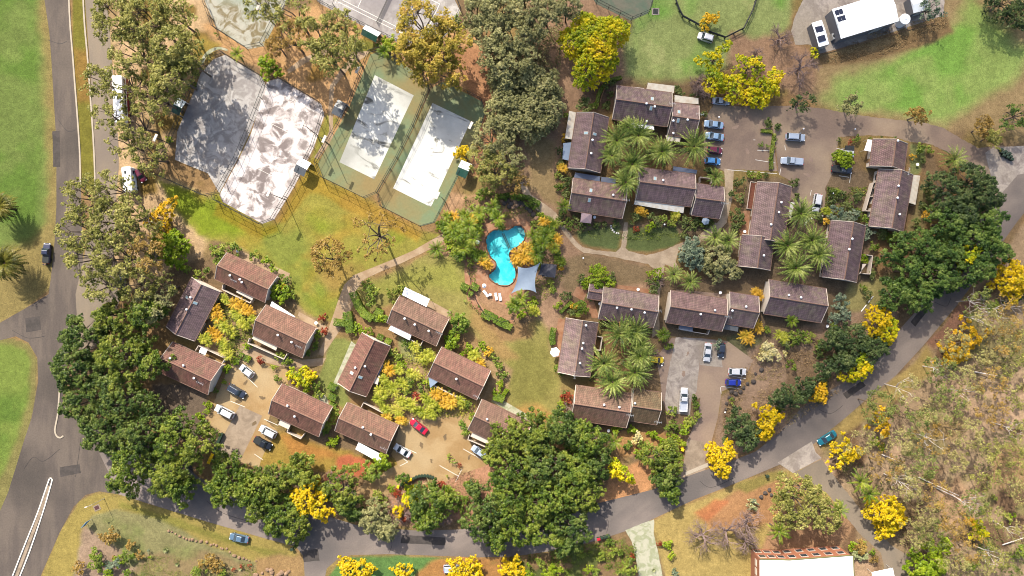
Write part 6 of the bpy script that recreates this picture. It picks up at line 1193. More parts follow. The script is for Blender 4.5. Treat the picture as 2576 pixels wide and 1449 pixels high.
# --- dense figs: left grove, lower roadside, big canopy, right grove
for u, v, r, look in ((205, 845, 62, "broad dark green fig"), (285, 800, 56, "dark shaded fig"), (360, 790, 46, "dark small leaved fig"), (180, 930, 64, "broad bright green fig"), (300, 905, 74, "wide dense fig"), (370, 915, 44, "rounded fig"), (205, 1010, 60, "broad green fig"),
                      (300, 1010, 66, "wide bright topped fig"), (250, 1090, 62, "broad lumpy fig"), (350, 1090, 66, "wide lumpy fig"), (320, 1175, 66, "broad roadside fig"), (430, 1110, 58, "rounded bright fig"), (490, 1120, 46, "smaller bright fig"), (420, 1195, 62, "broad roadside fig"), (450, 1235, 40, "low hanging fig")):
    big("fig_tree", u, v, r, 'fig', auto(look, u, v), "figs of the left grove", ht=11.5 if u > 290 else 10)
for u, v, r, look in ((575, 1200, 56, "rounded roadside fig"), (560, 1240, 44, "small roadside fig"), (625, 1240, 48, "dark green roadside fig"), (690, 1215, 52, "broad roadside fig"), (755, 1195, 44, "rounded fig"), (700, 1290, 56, "wide roadside fig"), (740, 1330, 40, "low roadside fig"), (855, 1235, 56, "bright roadside fig"), (875, 1280, 34, "small bright fig"), (640, 1280, 34, "small dark fig")):
    big("fig_tree", u, v, r, 'fig', auto(look, u, v), G1, ht=8)
for u, v, r, look in ((1275, 1110, 54, "broad bright fig"), (1345, 1095, 60, "wide bright fig"), (1415, 1080, 56, "tall bright fig"), (1475, 1110, 52, "broad sunlit fig"), (1500, 1170, 44, "rounded sunlit fig"), (1280, 1180, 60, "wide lumpy fig"), (1370, 1170, 68, "huge sunlit fig"), (1450, 1200, 62, "broad lumpy fig"), (1290, 1260, 58, "broad roadside fig"),
                      (1380, 1260, 64, "huge roadside fig"), (1465, 1255, 52, "broad roadside fig"), (1230, 1290, 46, "lower roadside fig"), (1200, 1330, 36, "small roadside fig"), (1290, 1330, 54, "low roadside fig"), (1370, 1335, 52, "low lumpy fig"), (1435, 1330, 54, "low roadside fig"), (1250, 1362, 32, "small low fig"), (1425, 1375, 30, "small low fig")):
    big("fig_tree", u, v, r, 'fig', auto(look, u, v), "figs of the big lower canopy", ht=10 if v < 1280 else 8.5)
for u, v, r, look in ((1655, 1150, 40, "bright fig"), (1690, 1160, 38, "rounded fig"), (1680, 1205, 36, "narrow fig"), (1690, 1245, 26, "small overhanging fig"), (1085, 1300, 40, "dense bushy tree"), (1055, 1270, 36, "dark bushy tree"), (1110, 1255, 34, "bright bushy tree"), (1200, 1235, 24, "small bushy tree"), (1065, 1320, 28, "low bushy tree"), (1010, 1205, 16, "small dark bushy tree")):
    big("fig_tree", u, v, r, 'fig', auto(look, u, v), "bushy trees above the lower road", ht=7)
for u, v, r, look in ((940, 1310, 46, "olive dark tree"), (975, 1335, 30, "small olive dark tree")): big("bushy_tree", u, v, r, 'casu', auto(look, u, v), "bushy trees above the lower road", ht=6.5)
for u, v, r, look in ((2395, 490, 56, "dark dense tree"), (2460, 455, 48, "dark dense tree"), (2480, 490, 50, "dark dense tree"), (2420, 540, 44, "dark olive tree")): big("fig_tree", u, v, r, 'figd', auto(look, u, v), "figs of the right grove", ht=9)
for u, v, r, look in ((2390, 560, 50, "bright lumpy fig"), (2440, 590, 58, "wide bright fig"), (2500, 560, 44, "bright roadside fig"), (2500, 625, 52, "broad roadside fig"), (2390, 640, 52, "broad bright fig"), (2330, 620, 46, "bright fig"), (2275, 610, 28, "narrow bright fig"), (2450, 680, 50, "broad roadside fig"), (2360, 700, 52, "wide lumpy fig"), (2290, 680, 44, "bright lumpy fig"), (2265, 740, 44, "broad fig"), (2320, 745, 44, "low roadside fig"), (2250, 640, 26, "small fig")):
    big("fig_tree", u, v, r, 'figg', auto(look, u, v), "figs of the right grove", ht=9)
for u, v, r, look in ((2155, 860, 44, "dark hillside fig"), (2200, 880, 40, "dark hillside fig"), (2115, 855, 34, "green hillside fig"), (2130, 910, 32, "dark low fig"), (1865, 1075, 42, "round dark fig"), (1890, 1110, 30, "small dark fig"), (2030, 975, 30, "dark hillside tree"), (1970, 1000, 28, "dark hillside tree"), (2010, 1005, 24, "dark hillside tree"), (2080, 930, 24, "narrow dark tree")):
    big("fig_tree", u, v, r, 'figd', auto(look, u, v), "dark figs of the hillside", ht=6.5)
big("leafy_tree", 2345, 1425, 58, 'lime', auto("broad lime green tree at the picture bottom", 2345, 1425), "bushy trees", ht=7, leaf=.26)
big("leafy_tree", 425, 620, 48, 'lime', auto("bright lime green tree", 425, 620), "bushy trees", ht=7, leaf=.26)
big("leafy_tree", 1812, 660, 50, 'casu', auto("round dark olive tree", 1812, 660), "bushy trees", ht=6, leaf=.24)
big("leafy_tree", 1745, 640, 38, 'blue', auto("soft grey green tree", 1745, 640), "bushy trees", ht=5, leaf=.22, dens=1.2)
big("leafy_tree", 1155, 810, 28, 'hedge', auto("round glossy green tree", 1155, 810), "bushy trees", ht=4.5); big("leafy_tree", 1135, 858, 22, 'lime', auto("round lime green tree", 1135, 858), "bushy trees", ht=4)
big("leafy_tree", 2130, 400, 26, 'lime', auto("lime green spreading shrub tree", 2130, 400), "bushy trees", ht=3.5); big("leafy_tree", 1510, 700, 32, 'lime', auto("lime green tree", 1510, 700), "bushy trees", ht=4)
big("leafy_tree", 757, 950, 34, 'yelg', auto("yellow green garden tree", 757, 950), "bushy trees", ht=4.5); big("leafy_tree", 674, 165, 30, 'lime', auto("pale lime tree", 674, 165), "bushy trees", ht=5)
big("leafy_tree", 980, 110, 22, 'lime', auto("bright lime shrub tree", 980, 110), "bushy trees", ht=4); big("leafy_tree", 960, 1165, 22, 'lime', auto("lime shrub tree", 960, 1165), "bushy trees", ht=4)
big("leafy_tree", 930, 1190, 24, 'shrub', auto("loose green shrub tree", 930, 1190), "bushy trees", ht=4); big("leafy_tree", 700, 735, 26, 'lime', auto("bright green garden tree", 700, 735), "bushy trees", ht=4)
# --- yellow flowering trees
big("flowering_tree", 1496, 108, 84, 'yelg', "broad yellow green flowering tree beside the brown clearing", "yellow flowering trees", ht=10, rb=1.0, dens=1.5, lobes=.2, gap=.05, per=130)
for u, v, r, m, ht, dn, lk in ((780, 1262, 50, 'yel', 8.5, 1, "golden flowering tree among figs"), (1560, 1190, 28, 'yel', 6, 1, "small golden flowering tree"), (1818, 1152, 38, 'yel', 6, 1, "golden flowering tree"), (1938, 1052, 34, 'ora', 6, .9, "orange flowering tree"), (1925, 1090, 22, 'ora', 5, .9, "small orange flowering tree"), (2215, 805, 34, 'yel', 6.5, 1, "golden flowering tree"), (2240, 835, 28, 'yel', 6, 1, "small golden flowering tree"), (2165, 925, 36, 'yelg', 5, 1, "low golden flowering tree"),
                      (2066, 990, 26, 'ora', 5, 1, "small orange flowering tree"), (2552, 705, 46, 'yel', 7, 1, "golden flowering tree at the picture edge"), (2125, 1145, 40, 'ora', 7, .6, "sparse golden flowering tree"), (2235, 1290, 42, 'yel', 7, 1, "golden flowering tree beside the drive"), (2240, 1325, 34, 'yel', 6, 1, "golden flowering tree, lower of the pair"), (2440, 850, 44, 'ora', 6, .35, "sparse orange flowering tree"), (2395, 890, 40, 'ora', 6, .35, "sparse orange flowering tree"),
                      (2220, 1070, 36, 'ora', 6, .3, "thin orange flowering tree"), (890, 1442, 38, 'yel', 5, 1, "golden flowering tree at the picture bottom"), (1010, 1442, 22, 'yel', 4, 1, "small golden flowering tree at the picture bottom"), (1170, 1440, 38, 'yel', 5, .8, "golden flowering tree over a silver wagon"), (1288, 1432, 30, 'yel', 5, 1, "golden flowering tree"), (1035, 1250, 28, 'yel', 4, 1, "small golden flowering tree"), (402, 545, 38, 'ora', 7, .9, "orange flowering tree"),
                      (1162, 380, 18, 'yel', 5, 1, "small golden flowering tree"), (2440, 642, 30, 'yelg', 9.5, 1, "yellow flowering tree within figs"), (1787, 48, 20, 'ora', 4, .6, "thin orange flowering tree"), (1805, 140, 34, 'yelg', 6, .35, "thin yellow flowering tree"), (1800, 200, 34, 'yelg', 6, .8, "yellow green flowering tree"), (1845, 215, 34, 'yelg', 6, .9, "yellow green flowering tree"), (1890, 165, 36, 'yelg', 6, .5, "thin yellow flowering tree"), (1930, 215, 40, 'yelg', 6, .9, "yellow green flowering tree"), (1900, 245, 28, 'yelg', 5, .9, "low yellow green flowering tree"), (2465, 1340, 24, 'yelg', 4, .7, "small yellow tree"), (2048, 1082 - 950, 12, 'yelg', 3, 1, "tiny yellow tree"), (1000, 1290, 16, 'yel', 4, 1, "tiny golden tree")):
    big("flowering_tree", u, v, r, m, auto(lk, u, v), "yellow flowering trees", ht=ht, rb=.8 if r < 45 else 1.0, dens=dn, lobes=.22, leaf=.25, per=110)
# --- gums
for u, v, r, m, ht, dn in ((290, 40, 62, 'gum', 15, 1.6), (370, 50, 66, 'gum', 16, 1.6), (435, 120, 56, 'gum', 17, 2.2), (330, 130, 60, 'gum', 14, 1.4), (430, 185, 52, 'gum', 16, 2.2), (470, 150, 36, 'gum', 16, 1.6), (400, 250, 40, 'gum', 14, 1.3), (245, 205, 40, 'gum', 12, 1.3), (310, 210, 56, 'gum', 13, 1), (375, 235, 46, 'gum', 12, .7), (270, 290, 40, 'gum', 12, 1), (345, 310, 50, 'gum', 12, .9), (310, 360, 44, 'gum', 11, .7), (375, 390, 46, 'gum', 11, 1.1), (440, 40, 50, 'gum', 13, 1.2),
                       (215, 500, 62, 'gum', 14, 1.1), (285, 480, 54, 'gum', 13, 1), (200, 580, 60, 'gum', 14, 1.1), (280, 570, 66, 'gum', 14, 1.3), (345, 540, 56, 'gum', 13, 1), (220, 650, 60, 'gum', 14, 1.3), (300, 650, 66, 'gum', 14, 1.3), (370, 640, 54, 'gumb', 13, 1), (250, 715, 50, 'gum', 12, .9), (340, 710, 50, 'gum', 12, .8), (380, 760, 46, 'casu', 10, 1.1), (410, 720, 36, 'gum', 10, .8)):
    gum(u, v, r, m, auto("tall open crowned gum", u, v), "gums beside the main road", ht, dens=dn * (.7 if v > 440 or dn < 1.5 else .95))
for u, v, r, m, ht, dn, lk in ((655, 10, 42, 'gum', 13, .9, "open crowned gum"), (740, 40, 52, 'gum', 14, .8, "open crowned gum"), (800, 90, 50, 'gum', 16, 1.1, "tall thin gum"), (730, 95, 44, 'gumb', 13, .7, "tall thin gum"), (850, 60, 40, 'gum', 16, 1.2, "thin gum"), (880, 120, 38, 'gum', 17, 1.2, "thin gum"), (830, 140, 46, 'gum', 17, 1.5, "thin green gum"), (690, 110, 26, 'gumb', 10, .6, "small thin gum"), (1060, 60, 66, 'gumo', 15, 1.3, "broad rusty gum"), (1130, 95, 52, 'gumo', 14, 1.3, "broad rusty gum"), (1080, 150, 56, 'gumo', 15, 2.0, "broad rusty gum"), (1130, 185, 46, 'gumo', 12, .9, "rusty gum"), (1035, 125, 46, 'gumo', 16, 2.0, "rusty gum"),
                       (828, 645, 46, 'gumb', 11, 1.1, "lone brown gum on the lawn"), (945, 590, 60, 'gumb', 15, .25, "almost bare gum on the central lawn"), (1235, 350, 50, 'casu', 10, 1.3, "olive gum"), (1250, 430, 48, 'gum', 10, 1.1, "olive gum"), (1215, 400, 40, 'gum', 10, 1.1, "olive gum"), (1280, 400, 36, 'casu', 9, 1.1, "olive gum"), (1300, 460, 24, 'gumb', 8, 1, "small gum")):
    gum(u, v, r, m, auto(lk, u, v), "gums around the courts and lawn", ht, dens=dn)
for u, v, r in ((1200, 30, 46), (1260, 30, 50), (1330, 20, 44), (1220, 90, 46), (1290, 90, 52), (1340, 70, 38), (1250, 150, 44), (1310, 150, 44), (1380, 30, 34), (1430, 20, 30)): gum(u, v, r, 'casu', auto("grey olive forest tree", u, v), "olive forest trees", 11, dens=1.9, bark='barkd')
for u, v, r in ((1270, 200, 46), (1330, 200, 50), (1380, 215, 38), (1280, 260, 50), (1345, 260, 52), (1390, 270, 30), (1320, 310, 46), (1270, 310, 36), (1370, 310, 30)): big("olive_tree", u, v, r, 'casu', auto("soft olive rounded tree", u, v), "olive forest trees", ht=9, rb=.8, dens=1.15, leaf=.24, per=100)
for u, v, r, m, dn in ((2340, 20 - 1, 30, 'blue', .6), (2520, 10, 50, 'figd', 1), (2570, 40, 40, 'figd', 1), (2560, 290, 40, 'figg', .7), (2474, 322, 26, 'gumb', 1.1), (2498, 345, 20, 'gum', 1), (2020, 255, 30, 'figd', .8), (2143, 262, 24, 'casu', 1.2), (2308, 290, 18, 'gumb', 1.3)):
    gum(u, v, r, m, auto("loose bushy tree", u, v), "loose trees beside the open lawn", 5.5, dens=dn * 1.4)
gum(2010, 1260, 70, 'gum', auto("broad light green open tree", 2010, 1260), "trees above the brick building", 9, dens=1.6); gum(2080, 1300, 40, 'gum', auto("light green open tree", 2080, 1300), "trees above the brick building", 8, dens=1.3)
# bushland gums
rs0 = rn(5)
BG = [(2480, 800), (2530, 850), (2560, 920), (2470, 900), (2370, 930), (2420, 940), (2500, 960), (2560, 1000), (2440, 990), (2380, 1020), (2330, 1040), (2500, 1040), (2560, 1080), (2430, 1090), (2300, 1060), (2260, 1110), (2350, 1110), (2480, 1130), (2400, 1160), (2320, 1170), (2280, 1220), (2350, 1240), (2480, 1200), (2560, 1230), (2450, 1270), (2330, 1290), (2400, 1320), (2500, 1300), (2560, 1340), (2350, 1350), (2300, 1340), (2440, 1380), (2500, 1400), (2400, 1410), (2560, 1420), (2450, 1440), (2540, 780), (2560, 860), (2170, 1110), (2210, 1020), (2280, 980), (2230, 1170), (2550, 1150), (2400, 860), (2460, 760)]
for i, (u, v) in enumerate(BG): gum(u, v, rs0.uniform(28, 44), ['bush', 'gumb', 'gum', 'bush', 'bushg'][i % 5], auto(["slim dry gum with pale trunk", "thin brownish gum", "thin green gum", "sparse dry gum", "thin olive gum"][i % 5], u, v), "slim gums of the dry bushland", rs0.uniform(9, 13), dens=rs0.uniform(.35, .8) * (1.7 if i % 5 == 4 else 1), bark='barkw' if i % 4 == 0 else 'barkt', per=60, leaf=.17, rk=.5)
for u, v, ln, a in ((2330, 1210, 8, 24), (2345, 1222, 7, 26), (2215, 1142, 5, 22), (2450, 935, 5, 10), (2520, 1370, 6, -25), (2560, 1385, 5, 10), (2310, 1200, 6, 25)):
    x, y = W(u, v); o = MB().tube((0, 0, .2), (ln * math.cos(R(-a)), ln * math.sin(R(-a)), 1.4), .16, .07, 6).obj("fallen_log", M['barkw']); o.location = (x, y, 0); tag(o, auto("pale leaning dead trunk", u, v), "log", "pale dead trunks in the bush")
# --- bare trees
for u, v, r, lk, ln_ in ((1965, 95, 34, "grey leafless tree", (0, 0)), (2015, 170, 44, "pinkish leafless tree", (.3, .3)), (1900, 140, 24, "pale leafless tree", (0, 0)), (1765, 240 - 20, 34, "grey leafless tree", (0, 0)), (1755, 210, 26, "thin leafless tree", (0, 0)), (1770, 1350, 44, "bare branched tree", (.2, -.2)), (1830, 1340, 42, "bare branched tree", (0, -.2)), (1880, 1320, 44, "bare branched tree", (.2, 0)), (1880, 1365, 34, "bare branched tree", (0, 0)), (835, 1200, 20, "fallen pale branches", (0, 0)), (1005, 1290, 30, "pale leafless tree", (0, 0)), (1120, 1300, 26, "thin leafless shrub tree", (0, 0)), (1440, 1030, 26, "grey leafless shrub tree", (0, 0)), (1655, 710, 18, "grey leafless shrub tree", (0, 0)), (1650, 890, 14, "small leafless shrub tree", (0, 0)), (1200, 1260, 20, "bare branches", (0, 0))):
    bare(u, v, r, auto(lk, u, v), lean=ln_)
# --- palms
PG = "large feather palms of the villa courtyards"
for u, v, r in ((1553, 352, 48), (1607, 340, 50), (1582, 312 + 8, 30), (1748, 367, 52), (1667, 380, 46), (1592, 412, 48), (1575, 458, 44), (1540, 390, 34), (2018, 537, 48), (1984, 618, 46), (2046, 604, 44), (2062, 640, 46), (2005, 674, 46), (1562, 838, 54), (1598, 836, 48), (1520, 914, 50), (1612, 896, 48), (1598, 938, 52), (1542, 962, 48), (1612, 855 + 15, 30)):
    palm(u, v, r, auto("large grey green feather palm", u, v), grp=PG, h=5)
for u, v, r in ((2405, 400, 40), (1800, 598, 34), (1836, 604, 34), (1697, 690, 30), (1738, 708, 32), (1802, 446, 26), (1636, 385, 20)): palm(u, v, r, auto("smaller dark feather palm", u, v), grp="small dark palms", h=3, nf=30)
for u, v, r in ((-6, 520, 44), (8, 662, 52)): palm(u, v, r, auto("large palm at the picture edge on the roadside lawn", u, v), 'palmd', grp="roadside lawn palms", h=5.5, nf=110, wd=.6, droop=1.5)
for u, v, r, h in ((594, 134, 22, 3), (966, 128, 22, 3), (1098, 626, 28, 1.6), (1545, 1112, 27, 4), (1962, 1340, 34, 6), (2168, 1215, 34, 6), (2190, 1245, 32, 6), (2115, 1285, 28, 6), (1995, 808, 20, 3), (1418, 518, 22, 3), (1240, 520, 22, 7), (1252, 548, 22, 7), (1310, 750, 26, 6), (1290, 765, 22, 6), (1350, 640, 24, 6), (1365, 612, 24, 6), (1180, 565, 26, 5), (1150, 590, 24, 5), (1190, 600, 24, 5), (1395, 625, 16, 4), (1670, 842, 20, 3), (1340, 590, 20, 5), (1140, 575, 24, 5), (1165, 625, 22, 4), (1205, 535, 22, 6), (1375, 590, 22, 5), (1300, 770, 24, 6)):
    palm(u, v, r, auto("bright green slender palm", u, v), 'royal', h=h, nf=17, wd=.5, grp="slender bright palms", droop=1.2, tr=.16, bark='bark')
agave(1083, 1220, 25, "big variegated spiky plant beside the curved bin row", 'variegated', n=34)
# cane palms and golden clumps
CAN = """545 788 26 gold;540 770 20 gold;600 765 26 gold;565 752 16 cane;598 790 22 cane;560 812 22 cane;540 840 24 gold;575 830 22 cane;520 850 20 cane;563 862 18 cane;572 885 20 cane;625 780 18 gold;612 815 18 cane;636 800 14 cane;
972 925 24 gold;1000 930 16 cane;965 955 20 cane;990 975 22 cane;960 985 20 cane;1010 965 20 cane;1040 940 20 cane;1062 900 18 cane;1080 890 18 cane;1045 870 16 cane;1012 1010 20 cane;1000 1035 20 cane;1035 1015 20 cane;1060 1035 22 cane;1075 1005 22 cane;1095 1020 18 cane;1105 992 26 gold;1135 1005 22 gold;1120 1015 18 gold;975 1050 16 gold;970 1030 18 cane;1010 1058 16 gold;950 1005 16 cane;1160 1010 18 cane;1195 895 20 cane;1205 910 18 gold;1085 1040 16 cane;
1140 545 20 gold;1185 550 18 gold;1160 570 22 cane;1200 575 20 cane;1120 570 18 cane;1222 660 20 gold;1180 625 20 cane;1150 620 18 cane;1310 640 26 gold;1325 625 22 gold;1300 655 18 gold;1335 645 20 gold;1385 560 20 cane;1380 580 20 cane;1400 600 18 gold;1350 655 16 cane;1410 655 16 cane;1380 600 18 cane;1365 580 18 cane;1258 566 14 cane;1128 548 20 cane;1170 540 20 cane;1205 548 16 cane;1215 640 16 cane;1196 640 18 cane;1150 640 20 cane;1130 590 18 cane;1165 600 22 cane;1372 560 18 gold;1390 620 16 gold;1345 620 18 cane;1352 600 18 cane;1345 780 16 cane;1240 535 16 cane;
1660 385 16 gold;1700 525 14 gold;1880 845 24 gold;1905 820 20 gold;1905 738 18 gold;1610 530 14 gold;1700 540 14 cane;1415 420 14 gold;2080 530 14 cane;1965 845 20 cane;2440 1310 14 gold"""
for ent in CAN.replace("\n", "").split(";"):
    u, v, r, k = ent.split(); u, v, r = int(u), int(v), int(r) * 1.2; cane(u, v, r, auto("golden leafed cane clump" if k == 'gold' else "feathery yellow green cane clump", u, v), 'royal' if k == 'cane' and 1100 < u < 1420 and v < 700 else k)
# shrubs: u v r material
SH = """560 640 30 shrub;590 625 22 shrub;540 625 16 shrub;640 645 16 shrub;668 655 14 lime;690 675 16 lime;720 705 18 shrub;715 725 16 gold;690 745 14 lime;735 740 14 shrub;810 800 12 red;818 830 14 red;800 842 12 lime;795 870 12 shrub;775 888 12 shrub;620 870 12 lime;700 895 14 shrub;720 905 14 shrub;
590 910 12 lime;575 930 14 lime;566 960 9 lime;545 980 10 shrub;524 1015 12 lime;522 1035 11 lime;505 1045 13 lime;515 1075 24 shrub;530 1090 16 shrub;628 900 9 lime;690 925 11 lime;656 905 13 red;790 940 10 red;700 950 12 shrub;715 975 12 shrub;790 970 20 shrub;800 1000 18 shrub;845 1035 18 shrub;830 1060 18 shrub;815 1080 14 shrub;840 1110 14 lime;
870 805 14 hedge;940 745 24 shrub;925 720 18 shrub;1000 765 16 shrub;985 735 16 shrub;1010 730 14 shrub;1050 768 1 lime;960 800 14 lime;900 830 18 lime;925 835 16 lime;1025 860 16 shrub;1050 875 14 shrub;985 885 16 shrub;1000 900 14 shrub;1015 925 18 lime;1030 960 18 shrub;1060 975 16 shrub;1075 960 14 lime;1020 985 14 shrub;1050 1000 14 red;1090 985 12 hedge;1130 985 14 shrub;1165 1065 12 hedge;1170 1085 14 shrub;1190 1050 14 lime;1175 1015 16 shrub;
1215 870 14 lime;1230 885 14 gold;1245 900 14 shrub;1255 920 14 shrub;1262 945 14 shrub;1258 965 12 lime;1248 985 12 lime;1240 860 0 lime;1180 875 14 lime;1200 885 12 lime;1165 890 12 lime;
1110 570 16 lime;1135 600 18 lime;1160 640 18 shrub;1185 655 16 shrub;1170 610 14 lime;1200 640 16 shrub;1210 490 20 shrub;1230 480 16 shrub;1250 505 14 shrub;1220 530 18 shrub;1130 620 14 lime;1330 510 16 hedge;1350 520 12 hedge;1300 495 14 hedge;1270 492 12 hedge;1365 545 14 lime;1345 560 12 shrub;1400 640 14 shrub;1410 670 12 gold;1385 710 12 shrub;1390 730 12 shrub;1340 760 14 lime;1330 780 16 shrub;1310 790 14 lime;1290 780 16 shrub;1270 540 10 shrub;1060 530 0 lime;
1173 500 7 shrub;1186 520 8 lime;1160 545 6 lime;1151 530 6 lime;1142 560 7 shrub;1120 490 0 lime;1100 560 6 lime;1112 555 6 lime;1098 578 5 lime;1170 705 0 lime;
1530 215 16 shrub;1535 240 12 shrub;1525 265 12 lime;1545 205 10 shrub;1470 268 26 lime;1490 272 16 hedge;1700 225 14 shrub;1715 240 12 shrub;1745 245 16 shrub;1770 290 12 shrub;1425 290 10 hedge;1420 350 12 gold;1410 380 14 shrub;1412 410 14 lime;1405 440 12 shrub;1420 460 20 lime;1405 470 14 shrub;1425 490 14 shrub;1415 540 16 lime;1405 560 14 shrub;1430 565 18 shrub;1445 560 18 shrub;1460 570 16 shrub;1480 560 10 lime;1500 568 12 lime;1520 566 10 shrub;1545 562 12 shrub;1780 430 14 shrub;
1600 540 18 lime;1620 535 14 gold;1640 545 14 lime;1650 560 16 shrub;1635 570 16 lime;1670 550 14 shrub;1690 560 14 shrub;1720 555 18 lime;1735 570 20 lime;1750 555 14 shrub;1765 560 12 shrub;1785 560 14 shrub;1590 560 10 shrub;1600 575 10 red;1720 595 12 shrub;
1862 455 18 shrub;1845 490 16 lime;1860 500 16 shrub;1875 520 0 shrub;1855 540 20 shrub;1865 560 14 shrub;1850 570 14 shrub;1888 440 12 shrub;1910 442 12 shrub;1925 440 10 shrub;1998 460 14 shrub;2000 495 12 lime;2100 480 16 shrub;2090 500 14 shrub;2115 490 14 lime;2130 520 14 shrub;2150 500 16 shrub;2160 490 14 shrub;2155 530 10 shrub;2105 540 26 blue;2140 540 20 blue;2080 555 14 gold;2172 552 14 hedge;2060 545 14 lime;2310 375 18 shrub;2340 375 12 shrub;2298 395 10 gold;2320 400 12 shrub;
2150 385 0 lime;2155 350 12 shrub;2140 358 8 red;2110 352 8 shrub;2190 345 6 shrub;2215 345 6 shrub;2250 345 6 shrub;1930 310 14 shrub;1955 318 12 shrub;1950 350 7 shrub;1945 372 7 shrub;1938 400 8 hedge;1940 420 7 shrub;1915 365 9 hedge;1930 368 8 hedge;2330 480 14 shrub;2340 500 16 shrub;2320 520 14 lime;2330 540 16 gold;2300 560 16 shrub;2200 620 16 shrub;2170 650 14 lime;2195 690 14 lime;2200 660 12 shrub;2220 590 20 shrub;2240 600 14 hedge;2180 585 22 blue;
1940 600 10 hedge;2020 440 0 lime;1650 690 20 lime;1645 720 20 shrub;1540 700 14 shrub;1475 715 18 lime;1465 700 16 lime;1425 745 14 lime;1440 785 14 lime;1447 770 14 gold;1460 775 22 hedge;1410 935 14 hedge;1400 925 10 hedge;1405 770 12 lime;1512 815 12 lime;1495 985 12 shrub;1490 945 12 lime;1420 990 12 lime;1415 1010 12 lime;1410 1030 12 lime;1430 1000 18 red;1665 845 18 shrub;1680 870 12 shrub;1690 1035 16 shrub;1750 1020 14 shrub;1752 1045 16 shrub;1735 1060 18 shrub;1720 1080 20 lime;1700 1070 18 shrub;1690 1100 16 lime;1680 1080 16 shrub;1660 1110 16 lime;1640 1090 14 lime;1620 1120 20 shrub;1600 1100 18 variegated;1610 1140 16 lime;1580 1120 14 shrub;1590 1080 14 lime;1710 1110 16 lime;1745 1000 12 shrub;1550 1080 14 lime;1810 865 16 blue;
1480 750 12 shrub;1830 910 0 lime;1930 870 22 variegated;1950 890 24 variegated;1920 895 20 variegated;1975 855 22 shrub;2000 850 24 shrub;2030 850 20 shrub;2110 760 26 blue;2125 790 24 blue;2100 800 20 blue;2095 830 18 shrub;2070 870 18 shrub;2180 740 16 shrub;2060 890 14 shrub;2080 950 16 shrub;2090 900 12 lime;1990 920 16 shrub;2110 950 10 lime;2060 1000 14 figd;2075 965 14 figd;2110 880 12 lime;1960 1030 14 shrub;1840 1010 10 shrub;1930 830 12 shrub;2170 725 12 shrub;2240 770 14 shrub;2510 780 16 shrub;2540 760 20 figd;2480 740 16 figd;2500 770 18 shrub;2560 740 20 figd;
1000 1240 14 red;960 1260 16 shrub;985 1230 12 lime;1070 1225 12 red;1110 1220 14 red;1125 1195 6 shrub;1130 1150 9 shrub;1142 1160 10 shrub;1155 1170 8 red;1140 1240 20 shrub;1160 1260 20 shrub;1150 1280 16 shrub;1175 1215 14 shrub;950 1240 14 shrub;1130 1230 12 lime;1170 1290 12 shrub;1020 1300 14 red;
275 1352 25 gumb;330 1370 15 gumb;240 1392 17 hedge;245 1415 26 shrub;200 1428 20 gumb;350 1395 12 gumb;320 1395 20 shrub;285 1425 22 blue;270 1440 18 lime;300 1412 18 lime;323 1443 16 hedge;290 1402 8 gumb;376 1385 7 blue;380 1400 7 lime;330 1440 0 lime;520 1415 22 gumb;545 1425 22 gumb;500 1440 20 shrub;560 1440 16 shrub;
1500 1440 16 shrub;1480 1430 16 lime;1320 1440 26 lime;1390 1440 26 lime;1360 1420 14 shrub;1580 1425 26 shrub;1590 1400 10 red;1660 1365 10 red;1680 1370 14 lime;1690 1400 12 lime;1695 1440 16 blue;1530 1360 14 shrub;1540 1385 16 shrub;1510 1400 14 shrub;1460 1390 14 shrub;1560 1390 12 shrub;1890 1270 16 agave;1900 1262 10 blue;2165 1380 20 gumb;2145 1375 14 lime;2150 1395 14 agave;2170 1400 14 agave;2200 1405 14 gumb;2195 1390 10 lime;1955 1300 12 ora;1990 1400 0 lime;1800 1375 0 lime;2170 1365 10 lime;2540 1300 16 lime;2480 1375 20 shrub;2440 1420 20 shrub;2560 1385 22 shrub;2200 1110 16 lime;2215 1125 12 lime;2500 1250 10 shrub;
440 140 20 shrub;490 180 14 shrub;480 215 14 shrub;440 235 14 shrub;545 85 8 shrub;500 165 10 shrub;425 350 12 lime;600 155 0 lime;893 72 9 lime;960 115 16 hedge;1150 50 14 hedge;1160 70 10 hedge;470 680 14 shrub;500 690 16 shrub;520 680 12 shrub;455 240 0 lime;1130 460 0 lime;1150 480 0 lime;480 730 16 shrub;600 910 0 lime"""
NMS = dict(shrub="green shrub", lime="lime green shrub", hedge="dense green bush", gold="golden shrub", red="reddish shrub", blue="grey green shrub", gumb="brownish shrub", figd="dark green bush", variegated="yellow striped leafy clump", agave="pale rosette plant", ora="orange flowering shrub")
for ent in SH.replace("\n", "").split(";"):
    u, v, r, k = ent.split(); u, v, r = int(u), int(v), int(r)
    if r < 4: continue
    size = "small " if r < 11 else ("large " if r > 20 else "")
    mk = 'shade' if k in ('shrub', 'lime') and u > 1400 and v < 1000 and (u + v) % 3 else k  # most plants in the shaded villa area get the shade-toned leaves
    shrub(u, v, r, auto(size + ('shaded green shrub' if mk == 'shade' else NMS[k]), u, v), mk, grp=NMS[k] + "s", leaf=.16 if r < 12 else .2)
for u, v, r in ((416, 1384, 10), (510, 1417, 9), (490, 1430, 9), (560, 1425, 8), (604, 1432, 8), (445, 1420, 8), (582, 1428, 6), (1900, 1280, 10), (2160, 1385, 8), (2172, 1395, 9), (1645, 1435, 8)): agave(u, v, r, auto("pale green spiky rosette", u, v))
for u, v, r in ((588, 1430, 7), (608, 1424, 7), (628, 1424, 7)): shrub(u, v, r, auto("tiny maroon shrub", u, v), 'red', grp="tiny maroon shrubs", leaf=.14)
